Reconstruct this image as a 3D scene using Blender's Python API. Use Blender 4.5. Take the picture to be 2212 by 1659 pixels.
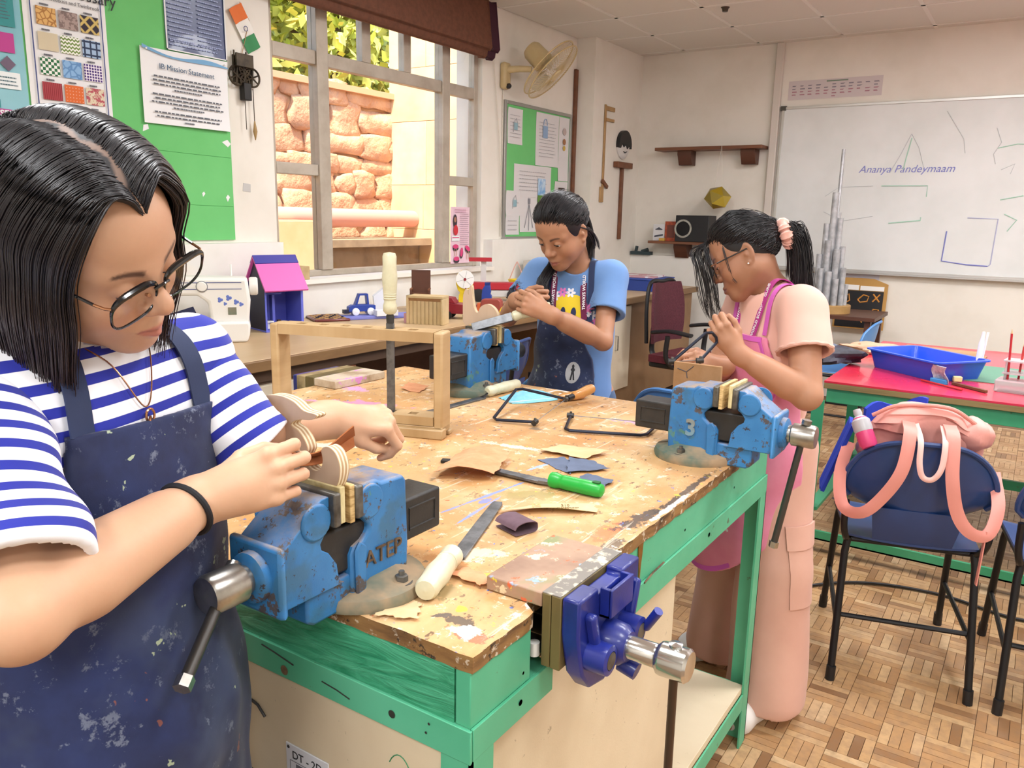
import bpy, bmesh, math, random
import numpy as np
from mathutils import Vector, Matrix, Euler
PI = math.pi
random.seed(7)
SC = bpy.context.scene
COL = SC.collection
for o in list(bpy.data.objects):
 bpy.data.objects.remove(o)
# ------------------------------------------------------------------ camera
cam_d = bpy.data.cameras.new('camera')
cam = bpy.data.objects.new('camera', cam_d)
COL.objects.link(cam)
cam_d.sensor_fit = 'HORIZONTAL'
cam_d.sensor_width = 36.0
cam_d.lens = 28.224
cam_d.clip_start = 0.02
_yaw, _pit, _rol = [math.radians(a) for a in (33.2216, 11.8476, 1.1723)]
_fw = Vector((-math.sin(_yaw)*math.cos(_pit), math.cos(_yaw)*math.cos(_pit), -math.sin(_pit)))
_rt = Vector((math.cos(_yaw), math.sin(_yaw), 0))
_up = _rt.cross(_fw)
_r2 = math.cos(_rol)*_rt + math.sin(_rol)*_up
_u2 = -math.sin(_rol)*_rt + math.cos(_rol)*_up
_m = Matrix((_r2, _u2, -_fw)).transposed().to_4x4()
_m.translation = Vector((0, 0, 1.42))
cam.matrix_world = _m
SC.camera = cam
# ------------------------------------------------------------------ light and exposure
SC.view_settings.view_transform = 'Standard'
SC.view_settings.look = 'None'
SC.view_settings.gamma = 1.0
SC.view_settings.exposure = 0.0
SC.view_settings.use_curve_mapping = False
world = bpy.data.worlds.new('world')
SC.world = world
world.use_nodes = True
_nt = world.node_tree
_bg = _nt.nodes['Background']
_sky = _nt.nodes.new('ShaderNodeTexSky')
_sky.sky_type = 'NISHITA'
_sky.sun_disc = False
_sky.sun_elevation = math.radians(55)
_sky.sun_rotation = math.radians(150)
_nt.links.new(_sky.outputs[0], _bg.inputs[0])
_bg.inputs[1].default_value = 0.7
_sd = bpy.data.lights.new('sun', 'SUN')
_sd.energy = 13.0
_sd.angle = math.radians(4)
_sd.color = (1.0, .87, .70)
_so = bpy.data.objects.new('sun', _sd)
COL.objects.link(_so)
_so.rotation_euler = Vector((-.30, .55, -1.0)).to_track_quat('-Z', 'Y').to_euler()
PANEL_POWER = 26.0
# ------------------------------------------------------------------ helpers
def lin(c):
 if isinstance(c, str):
  c = [int(c[i:i+2], 16)/255 for i in (0, 2, 4)]
 return tuple((x/12.92 if x <= .04045 else ((x+.055)/1.055)**2.4) for x in c[:3]) + (1,)
class NT:
 """small wrapper for building node trees"""
 def __init__(s, name):
  s.m = bpy.data.materials.new(name)
  s.m.use_nodes = True
  s.t = s.m.node_tree
  s.b = s.t.nodes['Principled BSDF']
  s.tc = None
 def n(s, typ, **kw):
  n = s.t.nodes.new('ShaderNode'+typ)
  for k, v in kw.items():
   if k.startswith('i_'):
    n.inputs[k[2:].replace('_', ' ')].default_value = v
   else:
    setattr(n, k, v)
  return n
 def l(s, a, b):
  s.t.links.new(a, b)
 def co(s, kind='Object'):
  if s.tc is None:
   s.tc = s.n('TexCoord')
  return s.tc.outputs[kind]
 def mapped(s, scale=(1, 1, 1), rot=(0, 0, 0), loc=(0, 0, 0), kind='Object'):
  mp = s.n('Mapping')
  mp.inputs['Scale'].default_value = scale
  mp.inputs['Rotation'].default_value = rot
  mp.inputs['Location'].default_value = loc
  s.l(s.co(kind), mp.inputs[0])
  return mp.outputs[0]
 def noise(s, scale, detail=4, rough=.6, vec=None, dist=0):
  n = s.n('TexNoise')
  n.inputs['Scale'].default_value = scale
  n.inputs['Detail'].default_value = detail
  n.inputs['Roughness'].default_value = rough
  n.inputs['Distortion'].default_value = dist
  s.l(vec or s.co(), n.inputs['Vector'])
  return n.outputs['Fac']
 def ramp(s, fac, stops, interp='LINEAR'):
  r = s.n('ValToRGB')
  r.color_ramp.interpolation = interp
  e = r.color_ramp.elements
  while len(e) < len(stops):
   e.new(.5)
  for el, (p, c) in zip(e, stops):
   el.position = p
   el.color = c if isinstance(c, tuple) and len(c) == 4 else (lin(c) if not isinstance(c, (int, float)) else (c, c, c, 1))
  s.l(fac, r.inputs[0])
  return r.outputs[0]
 def mix(s, fac, a, b, mode='MIX'):
  m = s.n('Mix', data_type='RGBA', blend_type=mode)
  for v, i in ((fac, 0), (a, 6), (b, 7)):
   if isinstance(v, (int, float)):
    m.inputs[i].default_value = v
   elif isinstance(v, (tuple, str)):
    m.inputs[i].default_value = lin(v) if isinstance(v, str) else v
   else:
    s.l(v, m.inputs[i])
  return m.outputs[2]
 def math(s, op, a, b=None, c=None):
  m = s.n('Math', operation=op)
  for i, v in enumerate((a, b, c)):
   if v is None:
    continue
   if isinstance(v, (int, float)):
    m.inputs[i].default_value = v
   else:
    s.l(v, m.inputs[i])
  return m.outputs[0]
 def attr(s, name):
  return s.n('Attribute', attribute_name=name)
 def base(s, v):
  if isinstance(v, (str, tuple)):
   s.b.inputs['Base Color'].default_value = lin(v) if isinstance(v, str) else v
  else:
   s.l(v, s.b.inputs['Base Color'])
 def setp(s, **kw):
  for k, v in kw.items():
   k = k.replace('_', ' ')
   if isinstance(v, (int, float, tuple)):
    s.b.inputs[k].default_value = v
   else:
    s.l(v, s.b.inputs[k])
 def bump(s, h, strength=.3, dist=.002):
  b = s.n('Bump')
  b.inputs['Strength'].default_value = strength
  b.inputs['Distance'].default_value = dist
  s.l(h, b.inputs['Height'])
  s.l(b.outputs[0], s.b.inputs['Normal'])
MATS = {}
def M(name, col, rough=.5, metal=0, col2=None, vs=8, lo=.4, hi=.65, bump=0, bs=60, bd=.002, spec=.5, coat=0, grain=None, detail=4):
 """plain material: colour, optional second colour by noise, optional bump"""
 if name in MATS:
  return MATS[name]
 t = NT(name)
 t.setp(Roughness=rough, Metallic=metal)
 t.b.inputs['Specular IOR Level'].default_value = spec
 t.b.inputs['Coat Weight'].default_value = coat
 vec = t.mapped(scale=grain) if grain else None
 if col2:
  t.base(t.ramp(t.noise(vs, detail, vec=vec), [(lo, col), (hi, col2)]))
 else:
  t.base(col)
 if bump:
  t.bump(t.noise(bs, 5, vec=vec), bump, bd)
 MATS[name] = t.m
 return t.m
class MB:
 """collects shapes and links them as ONE mesh object"""
 def __init__(s):
  s.v = []; s.f = []; s.m = []; s.s = []
 def add(s, vs, fs, mi=0, smooth=False, T=None):
  o = len(s.v)
  if T is not None:
   vs = [T @ Vector(v) for v in vs]
  s.v += [tuple(v) for v in vs]
  for f in fs:
   s.f.append(tuple(i+o for i in f)); s.m.append(mi); s.s.append(smooth)
  return s
 def box(s, lo, hi, mi=0, T=None):
  x0, y0, z0 = lo; x1, y1, z1 = hi
  return s.add([(x0,y0,z0),(x1,y0,z0),(x1,y1,z0),(x0,y1,z0),(x0,y0,z1),(x1,y0,z1),(x1,y1,z1),(x0,y1,z1)],
                     [(3,2,1,0),(4,5,6,7),(0,1,5,4),(1,2,6,5),(2,3,7,6),(3,0,4,7)], mi, False, T)
 def cbox(s, c, size, mi=0, rot=None, T=None):
  R = Matrix.Translation(c) @ (Euler(rot).to_matrix().to_4x4() if rot else Matrix())
  if T is not None:
   R = T @ R
  h = [d/2 for d in size]
  return s.box((-h[0],-h[1],-h[2]), h, mi, R)
 def prism(s, poly, h0, h1, mi=0, T=None, smooth=False):
  """polygon in xy extruded from z=h0 to h1"""
  n = len(poly)
  a = sum(poly[i][0]*poly[(i+1) % n][1]-poly[(i+1) % n][0]*poly[i][1] for i in range(n))
  if a < 0:
   poly = poly[::-1]
  vs = [(p[0],p[1],h0) for p in poly]+[(p[0],p[1],h1) for p in poly]
  o = len(s.f)
  s.add(vs, [tuple(range(n-1,-1,-1)), tuple(range(n,2*n))], mi, False, T)
  o2 = len(s.v)-2*n
  for i in range(n):
   j = (i+1) % n
   s.f.append((o2+i,o2+j,o2+n+j,o2+n+i)); s.m.append(mi); s.s.append(smooth)
  return s
 def tube(s, path, r, n=10, mi=0, cap=True, closed=False, flat=None, T=None, smooth=True):
  """tube along a path; r number or list; flat=(a,b) squashes the section along the frame axes"""
  P = [Vector(p) for p in path]
  R = r if isinstance(r, (list, tuple)) else [r]*len(P)
  m = len(P)
  tans = []
  for i in range(m):
   a = P[(i-1) % m] if (closed or i > 0) else P[0]
   b = P[(i+1) % m] if (closed or i < m-1) else P[-1]
   t = b-a
   tans.append(t.normalized() if t.length > 1e-9 else Vector((0,0,1)))
  ref = Vector((0,0,1)) if abs(tans[0].z) < .9 else Vector((1,0,0))
  nx = (ref - tans[0]*ref.dot(tans[0])).normalized()
  vs = []
  fa, fb = flat or (1, 1)
  for i in range(m):
   nx = (nx - tans[i]*nx.dot(tans[i])).normalized()
   ny = tans[i].cross(nx)
   for k in range(n):
    a = 2*PI*k/n
    vs.append(P[i]+nx*(math.cos(a)*R[i]*fa)+ny*(math.sin(a)*R[i]*fb))
  fs = []
  for i in range(m if closed else m-1):
   j = (i+1) % m
   for k in range(n):
    l = (k+1) % n
    fs.append((i*n+k,i*n+l,j*n+l,j*n+k))
  s.add(vs, fs, mi, smooth, T)
  if cap and not closed:
   o = len(s.v)-len(vs)
   s.f.append(tuple(o+k for k in range(n-1,-1,-1))); s.m.append(mi); s.s.append(False)
   s.f.append(tuple(o+(m-1)*n+k for k in range(n))); s.m.append(mi); s.s.append(False)
  return s
 def lathe(s, prof, n=20, mi=0, T=None, smooth=True):
  """profile of (radius, z) turned about z"""
  vs = []; fs = []
  m = len(prof)
  for r, z in prof:
   for k in range(n):
    a = 2*PI*k/n
    vs.append((r*math.cos(a), r*math.sin(a), z))
  for i in range(m-1):
   for k in range(n):
    l = (k+1) % n
    fs.append((i*n+k,i*n+l,(i+1)*n+l,(i+1)*n+k))
  if prof[0][0] > 1e-6: fs.append(tuple(range(n-1,-1,-1)))
  if prof[-1][0] > 1e-6: fs.append(tuple((m-1)*n+k for k in range(n)))
  return s.add(vs, fs, mi, smooth, T)
 def grid(s, fn, nu, nv, mi=0, smooth=True, T=None, flip=False):
  vs = [fn(i/nu, j/nv) for i in range(nu+1) for j in range(nv+1)]
  w = nv+1
  fs = [(i*w+j,(i+1)*w+j,(i+1)*w+j+1,i*w+j+1) for i in range(nu) for j in range(nv)]
  if flip: fs = [f[::-1] for f in fs]
  return s.add(vs, fs, mi, smooth, T)
 def sheet(s, fn, nu, nv, th=.0006, mi=0, smooth=True):
  """thin two-sided sheet: a grid given a thickness downwards along its normals"""
  g = [[Vector(fn(i/nu, j/nv)) for j in range(nv+1)] for i in range(nu+1)]
  N = []
  for i in range(nu+1):
   row = []
   for j in range(nv+1):
    a = g[min(i+1,nu)][j]-g[max(i-1,0)][j]; b = g[i][min(j+1,nv)]-g[i][max(j-1,0)]
    row.append(a.cross(b).normalized())
   N.append(row)
  top = [g[i][j] for i in range(nu+1) for j in range(nv+1)]
  bot = [g[i][j]-N[i][j]*th for i in range(nu+1) for j in range(nv+1)]
  w = nv+1; K = len(top)
  fs = []
  for i in range(nu):
   for j in range(nv):
    q = (i*w+j,(i+1)*w+j,(i+1)*w+j+1,i*w+j+1)
    fs.append(q); fs.append(tuple(K+x for x in q[::-1]))
  edge = [i*w for i in range(nu+1)]+[nu*w+j for j in range(1,nv+1)]+[i*w+nv for i in range(nu-1,-1,-1)]+[j for j in range(nv-1,0,-1)]
  for a, b in zip(edge, edge[1:]+edge[:1]):
   fs.append((b,a,K+a,K+b))
  return s.add(top+bot, fs, mi, smooth)
 def build(s, name, mats, parent=None, world=False, bev=0, bseg=2, sub=0, kind=None, auto=None):
  me = bpy.data.meshes.new(name)
  vs = s.v
  if world and parent is not None:
   Mi = WM(parent).inverted()
   vs = [tuple(Mi @ Vector(v)) for v in vs]
  me.from_pydata(vs, [], s.f)
  if not isinstance(mats, (list, tuple)): mats = [mats]
  for m in mats: me.materials.append(m)
  me.polygons.foreach_set('material_index', s.m)
  me.polygons.foreach_set('use_smooth', s.s)
  me.update()
  me.set_sharp_from_angle(angle=math.radians(38))
  o = bpy.data.objects.new(name, me)
  COL.objects.link(o)
  if parent is not None: o.parent = parent
  if bev:
   b = o.modifiers.new('bevel', 'BEVEL'); b.width = bev; b.segments = bseg; b.limit_method = 'ANGLE'; b.angle_limit = math.radians(40)
  if sub:
   b = o.modifiers.new('subsurf', 'SUBSURF'); b.levels = sub; b.render_levels = sub
  if kind: o['kind'] = kind
  return o
def WM(o):
 m = o.matrix_basis.copy()
 while o.parent is not None:
  o = o.parent
  m = o.matrix_basis @ m
 return m
def thing(name, label, cat, loc=(0,0,0), rz=0, group=None, rot=None):
 o = bpy.data.objects.new(name, None)
 COL.objects.link(o)
 o.empty_display_size = .05
 o.location = loc
 o.rotation_euler = rot if rot else (0,0,rz)
 o['label'] = label; o['category'] = cat
 if group: o['group'] = group
 return o
def tag(o, label, cat, group=None, kind=None):
 o['label'] = label; o['category'] = cat
 if group: o['group'] = group
 if kind: o['kind'] = kind
 return o
def struct(o):
 o['kind'] = 'structure'
 return o
def copy_tree(o, parent=None):
 c = o.copy(); COL.objects.link(c)
 if parent is not None: c.parent = parent
 for ch in [x for x in bpy.data.objects if x.parent is o]:
  copy_tree(ch, c)
 return c
def Tm(loc=(0,0,0), rot=(0,0,0), sc=1):
 return Matrix.Translation(loc) @ Euler(rot).to_matrix().to_4x4() @ Matrix.Scale(sc, 4)
def frame(o, ex, ey):
 """matrix with origin o and axes ex, ey"""
 ex = Vector(ex).normalized(); ey = Vector(ey); ey = (ey-ex*ey.dot(ex)).normalized(); ez = ex.cross(ey)
 m = Matrix((ex, ey, ez)).transposed().to_4x4(); m.translation = Vector(o)
 return m
def arc(c, r, a0, a1, n):
 return [(c[0]+r*math.cos(a0+(a1-a0)*i/n), c[1]+r*math.sin(a0+(a1-a0)*i/n)) for i in range(n+1)]
def bez(pts, n=24):
 """smooth path through points (Catmull-Rom)"""
 P = [Vector(p) for p in pts]
 Q = [P[0]*2-P[1]]+P+[P[-1]*2-P[-2]]
 out = []
 m = len(P)-1
 per = max(2, n//m)
 for i in range(m):
  a, b, c, d = Q[i:i+4]
  for k in range(per):
   t = k/per
   out.append(.5*((2*b)+(c-a)*t+(2*a-5*b+4*c-d)*t*t+(3*b-a-3*c+d)*t**3))
 out.append(P[-1])
 return out
_deps = None
def text(name, body, size, T, m, parent=None, align='CENTER', depth=.0004, world=True, shear=0, lines=1.0, font=None, bold=0):
 cu = bpy.data.curves.new(name, 'FONT')
 cu.body = body; cu.size = size; cu.align_x = align; cu.align_y = 'CENTER'; cu.extrude = depth; cu.shear = shear; cu.space_line = lines
 cu.offset = bold; cu.resolution_u = 3
 ob = bpy.data.objects.new(name, cu); COL.objects.link(ob)
 dg = bpy.context.evaluated_depsgraph_get()
 me = bpy.data.meshes.new_from_object(ob.evaluated_get(dg))
 bpy.data.objects.remove(ob); bpy.data.curves.remove(cu)
 if world and parent is not None: T = WM(parent).inverted() @ T
 me.transform(T); me.name = name
 me.materials.clear(); me.materials.append(m)
 o = bpy.data.objects.new(name, me); COL.objects.link(o)
 if parent is not None: o.parent = parent
 return o
def scribble_lines(mb, w, h, rows, seed=0, T=None, th=.35, fill=.85, center=False, mi=0):
 """rows of tiny dashes standing for unreadable print, flat on a sheet (local xy of T)"""
 rr = random.Random(seed)
 for k in range(rows):
  y = h/2-(k+.5)*h/rows
  full = w*rr.uniform(fill, 1.0)
  x = -full/2 if center else -w/2
  end = x+full
  while x < end:
   l = min(rr.uniform(.02, .07)*w*1.2, end-x)
   hh = h/rows*th*.5
   mb.add([(x,y-hh,0),(x+l,y-hh,0),(x+l,y+hh,0),(x,y+hh,0)], [(0,1,2,3)], mi, False, T)
   x += l+w*.014
# ------------------------------------------------------------------ shared materials
m_wall = M('wall_paint', 'e9e4da', .85, col2='ded8cc', vs=2.2, lo=.45, hi=.75, bump=.12, bs=90, bd=.001)
m_wall_low = M('wall_paint_low', 'eae8e2', .8, col2='dfdcd3', vs=3, lo=.45, hi=.8, bump=.12, bs=90, bd=.001)
m_ceil = M('ceiling_tile_paint', 'dcd8cf', .95, bump=.2, bs=260, bd=.0008)
m_grid = M('ceiling_grid_paint', 'e6e3dc', .6)
m_alu = M('window_alu', 'b9afa0', .45, .1, col2='a79b8b', vs=6)
m_white = M('white_plastic', 'f2f2ef', .35)
m_black = M('black_steel', '1b1c20', .38, .3, bump=.08, bs=120)
m_black_pl = M('black_plastic', '17171a', .5)
m_chrome = M('worn_chrome', 'b8b6b0', .28, .95, col2='8b877f', vs=30, lo=.35, hi=.8)
m_steel = M('file_steel', '7d7f82', .42, .85, col2='5f6164', vs=40)
m_iron = M('dark_iron', '3a3a3b', .5, .7, col2='5a5856', vs=14, lo=.45, hi=.75)
m_wood = M('pale_pine', 'bfa37a', .5, col2='a88a60', vs=7, lo=.35, hi=.7, grain=(1.2, 1.2, .12), bump=.12, bs=30)
m_woodx = M('pale_pine_long', 'c2a67c', .5, col2='aa8c62', vs=9, lo=.35, hi=.7, grain=(.15, .15, 1.6), bump=.1, bs=30)
m_dwood = M('dark_wood', '5a3423', .45, col2='47281a', vs=12, lo=.4, hi=.7, grain=(.2, 1, 1))
m_mwood = M('shelf_wood', '7a4d33', .5, col2='623b26', vs=10, lo=.4, hi=.7, grain=(.15, 1, 1))
m_blue_pl = M('blue_plastic', '1f3566', .35, col2='27407a', vs=4)
m_paper = M('paper_white', 'e9e9ea', .7)
m_ink = M('ink_dark', '4a4c58', .8)
m_green_felt = M('green_board', '6abd70', .95, col2='72c578', vs=3, lo=.35, hi=.7, bump=.25, bs=400, bd=.0006)
# ------------------------------------------------------------------ room shell
WX, WL, FY, CZ = -3.37, -3.29, 6.9, 2.815       # window wall upper and lower planes, far wall, ceiling
RX, BY = 2.6, -2.6
def wall(name, boxes, m=None):
 b = MB()
 for lo, hi in boxes: b.box(lo, hi)
 return struct(b.build(name, m or m_wall))
wall('wall_left', [((WX-.22, BY, 0), (WX, 2.88, CZ+.1)), ((WX-.22, 4.70, 0), (WX, FY+.2, CZ+.1)),
                   ((WX-.22, 2.88, 0), (WX, 4.70, 1.045)), ((WX-.22, 2.88, 2.62), (WX, 4.70, CZ+.1))])
wall('trim_1', [((WX, BY, 0), (WL, 2.85, 1.262)), ((WX, 2.85, 0), (WL, 4.735, 1.04)), ((WX, 4.735, 0), (WL, 6.0, 1.25))], m_wall_low)
wall('trim_2', [((WX, 2.86, 1.04), (WL+.03, 4.72, 1.064))], M('sill_paint', 'f0ece2', .6))
wall('trim_3', [((WX, 6.0, 0), (-3.2, FY, CZ+.05))])                                   # column in the corner
wall('wall_far', [((-3.6, FY, 0), (RX+.2, FY+.2, CZ+.1))])
wall('trim_4', [((-3.2, FY-.07, 0), (-2.02, FY, 1.095))], m_wall_low)
wall('wall_right', [((RX, BY, 0), (RX+.2, FY, CZ+.1))])
wall('wall_back', [((-3.6, BY-.2, 0), (RX+.2, BY, CZ+.1))])
b = MB(); b.box((-2.025, FY-.045, 1.06), (-1.965, FY, CZ)); struct(b.build('trim_5', M('pipe_cover_paint', 'd5cdc4', .6), bev=.006))
ceil = struct(MB().box((-3.6, BY-.2, CZ+.03), (RX+.2, FY+.2, CZ+.12)).build('ceiling', m_ceil))
TS = .634
gx0, gy0 = -2.79, 5.52
tiles = [(i, j) for i in range(-1, 8) for j in range(-12, 3)]
PANELS = [(3, -2), (6, -1), (1, -4), (4, -5), (6, -4), (2, -8), (5, -8), (3, -11), (6, -11), (5, -2), (4, -12)]
tmesh = None
for i, j in tiles:
 x0, y0 = gx0+i*TS, gy0+j*TS
 if (i, j) in PANELS: continue
 x1, y1 = x0+TS, y0+TS
 xa, xb, ya, yb = max(x0+.012, -3.36), min(x1-.012, RX), max(y0+.012, BY), min(y1-.012, FY)
 if xb-xa < .03 or yb-ya < .03: continue
 MB().box((xa, ya, CZ), (xb, yb, CZ+.012)).build('ceiling_tile', m_ceil, ceil)
g = MB()
for i in range(-1, 10):
 x = gx0+i*TS
 if WX < x < RX: g.box((x-.013, BY, CZ-.003), (x+.013, FY, CZ+.03))
for j in range(-13, 4):
 y = gy0+j*TS
 if BY < y < FY: g.box((WX, y-.013, CZ-.003), (RX, y+.013, CZ+.03))
g.build('ceiling_grid', m_grid, ceil)
b = MB(); b.lathe([(.0, -.03), (.018, -.028), (.022, -.01), (.03, 0)], 12, T=Tm((-2.02, 5.6, CZ)))
tag(b.build('sprinkler_head', M('brass_dark', '4a4238', .4, .6)), 'small dark sprinkler head on the white ceiling tiles', 'sprinkler')
m_led = NT('led_diffuser'); m_led.b.inputs['Emission Color'].default_value = (.97, .98, 1, 1); m_led.b.inputs['Emission Strength'].default_value = 6.0; m_led = m_led.m
for k, (i, j) in enumerate(PANELS):
 x, y = gx0+(i+.5)*TS, gy0+(j+.5)*TS
 t = thing('ceiling_light', 'square white light panel set in the ceiling grid', 'ceiling light', (x, y, CZ), group='light panels in the ceiling')
 h = TS/2-.014
 f = MB()
 for lo, hi in (((-h,-h,-.012),(h,-h+.025,.02)), ((-h,h-.025,-.012),(h,h,.02)), ((-h,-h+.025,-.012),(-h+.025,h-.025,.02)), ((h-.025,-h+.025,-.012),(h,h-.025,.02))): f.box(lo, hi)
 f.build('frame', m_grid, t)
 MB().box((-h+.025,-h+.025,-.002),(h-.025,h-.025,.018)).build('diffuser', m_led, t)
 ld = bpy.data.lights.new('panel_light', 'AREA'); ld.shape = 'SQUARE'; ld.size = .54; ld.energy = PANEL_POWER; ld.color = (.965, .98, 1.0)
 lo_ = bpy.data.objects.new('panel_light', ld); COL.objects.link(lo_); lo_.parent = t; lo_.location = (0, 0, -.02)
def floor_mat():
 t = NT('parquet')
 a = t.attr('tint')
 c = t.ramp(a.outputs['Fac'], [(0, '86603f'), (.15, 'a87d53'), (.45, 'c09769'), (.7, 'cca87c'), (.88, 'b0855a'), (1, 'd6b68c')])
 n = t.noise(30, 5, vec=t.mapped(scale=(1, 1, 1)))
 c2 = t.mix(t.ramp(n, [(.42, 0.0), (.7, .55)]), c, '8f7358')
 big = t.noise(2.2, 3)
 c3 = t.mix(t.ramp(big, [(.5, 0.0), (.75, .35)]), c2, 'a98f74')
 t.base(c3)
 t.setp(Roughness=t.ramp(n, [(.3, .32), (.8, .55)]))
 t.bump(t.noise(120, 4), .15, .001)
 return t.m
m_floor = floor_mat()
floor = struct(MB().box((-3.6, BY-.2, -.12), (RX+.2, FY+.2, -.006)).build('floor', M('floor_base', '856a50', .8)))
FS, NF = .112, 4
strips = []
rr = random.Random(3)
for i in range(-27, 17):
 for j in range(5, 60):
  x0, y0 = i*FS, j*FS
  if not (-2.5 < x0 < 1.7 and .6 < y0 < 6.6): continue
  for k in range(NF):
   w = FS/NF
   g_ = .0003
   if (i+j) % 2: q = (x0+g_, y0+k*w+g_, x0+FS-g_, y0+(k+1)*w-g_)
   else: q = (x0+k*w+g_, y0+g_, x0+(k+1)*w-g_, y0+FS-g_)
   strips.append(q)
def near_key(q):
 x, y = (q[0]+q[2])/2, (q[1]+q[3])/2
 vis = x > -.5 and y > 1.75 and x < .05+.33*(y-1.75)
 return (0 if vis else 1, math.hypot(x+.25, y-1.9))
strips.sort(key=near_key)
def tinted(me, vals):
 a = me.attributes.new('tint', 'FLOAT', 'FACE'); a.data.foreach_set('value', vals)
def strip_mb(mb, q, dz=0):
 x0, y0, x1, y1 = q; e = .0006
 mb.add([(x0,y0,-.006),(x1,y0,-.006),(x1,y1,-.006),(x0,y1,-.006),(x0+e,y0+e,dz),(x1-e,y0+e,dz),(x1-e,y1-e,dz),(x0+e,y1-e,dz)],
           [(4,5,6,7),(0,1,5,4),(1,2,6,5),(2,3,7,6),(3,0,4,7)])
for q in strips[:290]:
 mb = MB(); cx, cy = (q[0]+q[2])/2, (q[1]+q[3])/2
 strip_mb(mb, q, rr.uniform(-.0006, .0003))
 o = mb.build('parquet_strip', m_floor, floor)
 tinted(o.data, [rr.random()]*5)
mb = MB(); vals = []
for q in strips[290:]:
 strip_mb(mb, q, rr.uniform(-.0006, .0003)); vals += [rr.random()]*5
o = mb.build('parquet_field', m_floor, floor, kind='stuff'); tinted(o.data, vals)
# ------------------------------------------------------------------ window
fx0, fx1 = WX-.085, WX-.035
win = MB()
def bar(y0, z0, y1, z1, x0=fx0, x1=fx1): win.box((x0, y0, z0), (x1, y1, z1))
ZB, ZM0, ZM1, ZT0, ZT1, ZTOP = 1.064, 1.612, 1.672, 2.19, 2.262, 2.62
bar(2.88, ZB, 2.925, ZTOP); bar(4.655, ZB, 4.70, ZTOP)
bar(2.925, ZB, 4.655, ZB+.035); bar(2.925, ZTOP-.04, 4.655, ZTOP)
bar(3.215, ZB+.035, 3.298, ZTOP-.04, fx0-.01, fx1+.012); bar(4.297, ZB+.035, 4.375, ZTOP-.04, fx0-.01, fx1+.012)
bar(2.925, ZT0, 3.215, ZT1); bar(3.298, ZT0, 4.297, ZT1); bar(4.375, ZT0, 4.655, ZT1)
bar(2.925, ZM0, 3.215, ZM1); bar(4.375, ZM0, 4.655, ZM1)
bar(3.575, ZT1, 3.645, ZTOP-.04); bar(3.935, ZT1, 4.0, ZTOP-.04)
wo = struct(win.build('window_1', m_alu, bev=.004))
tb = NT('clear_pane')
gl = tb.n('BsdfTransparent'); gl.inputs[0].default_value = (.93, .95, .93, 1)
gg = tb.n('BsdfGlossy'); gg.inputs['Roughness'].default_value = .02
fr = tb.n('Fresnel'); fr.inputs[0].default_value = 1.45
geo = tb.n('NewGeometry')
mx = tb.n('MixShader'); tb.l(tb.math('MULTIPLY', fr.outputs[0], tb.math('SUBTRACT', 1.0, geo.outputs['Backfacing'])), mx.inputs[0]); tb.l(gl.outputs[0], mx.inputs[1]); tb.l(gg.outputs[0], mx.inputs[2])
tb.l(mx.outputs[0], tb.t.nodes['Material Output'].inputs[0])
m_pane = tb.m
for y0, z0, y1, z1 in ((2.925,ZB+.035,3.215,ZM0),(2.925,ZM1,3.215,ZT0),(2.925,ZT1,3.215,ZTOP-.04),(3.298,ZB+.035,4.297,ZT0),(3.298,ZT1,3.575,ZTOP-.04),
                       (3.645,ZT1,3.935,ZTOP-.04),(4.0,ZT1,4.297,ZTOP-.04),(4.375,ZB+.035,4.655,ZM0),(4.375,ZM1,4.655,ZT0),(4.375,ZT1,4.655,ZTOP-.04)):
 MB().box((fx0+.022, y0, z0), (fx0+.027, y1, z1)).build('pane', m_pane, wo)
bl = thing('roman_blind', 'brown folded roman blind with dark plum edge above the window', 'blind', (WX, 3.7, 2.45))
m_blind = M('blind_cloth', '6b4330', .9, col2='5e3a29', vs=30, bump=.3, bs=500, bd=.0008)
m_plum = M('blind_edge_cloth', '3a1526', .9, bump=.3, bs=400, bd=.0008)
def fold(y0, y1, dz=0, dx=0):
 f = lambda u, v: (-3.34+.10*math.sin(min(v*1.25, 1)*PI*.5)+dx+.004*math.sin(u*23), y0+(y1-y0)*u, 2.80-v*.34+dz+.004*math.sin(u*17))
 return f
bb = MB()
prof = [(-3.35, 2.80), (-3.262, 2.79), (-3.235, 2.56), (-3.228, 2.50), (-3.24, 2.485), (-3.262, 2.49), (-3.268, 2.455), (-3.285, 2.442), (-3.33, 2.45), (-3.35, 2.49)]
for y0, y1, mi in ((2.55, 4.60, 0), (4.60, 4.69, 1)):
 n = len(prof)
 vs = [(x, y, z) for y in (y0, y1) for x, z in prof]
 fs = [(k, (k+1) % n, n+(k+1) % n, n+k) for k in range(n)]+[tuple(range(n)), tuple(range(2*n-1, n-1, -1))]
 b2 = MB().add(vs, fs)
 b2.build('folded_cloth' if mi == 0 else 'edge_band', m_blind if mi == 0 else m_plum, bl, world=True, bev=.008)
MB().tube([(-3.35, 4.76, 2.75), (-3.352, 4.90, 1.9), (-3.35, 4.93, 1.26)], .003, 6).build('cord', M('cord', 'd8d2c4', .8), bl, world=True)
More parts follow.
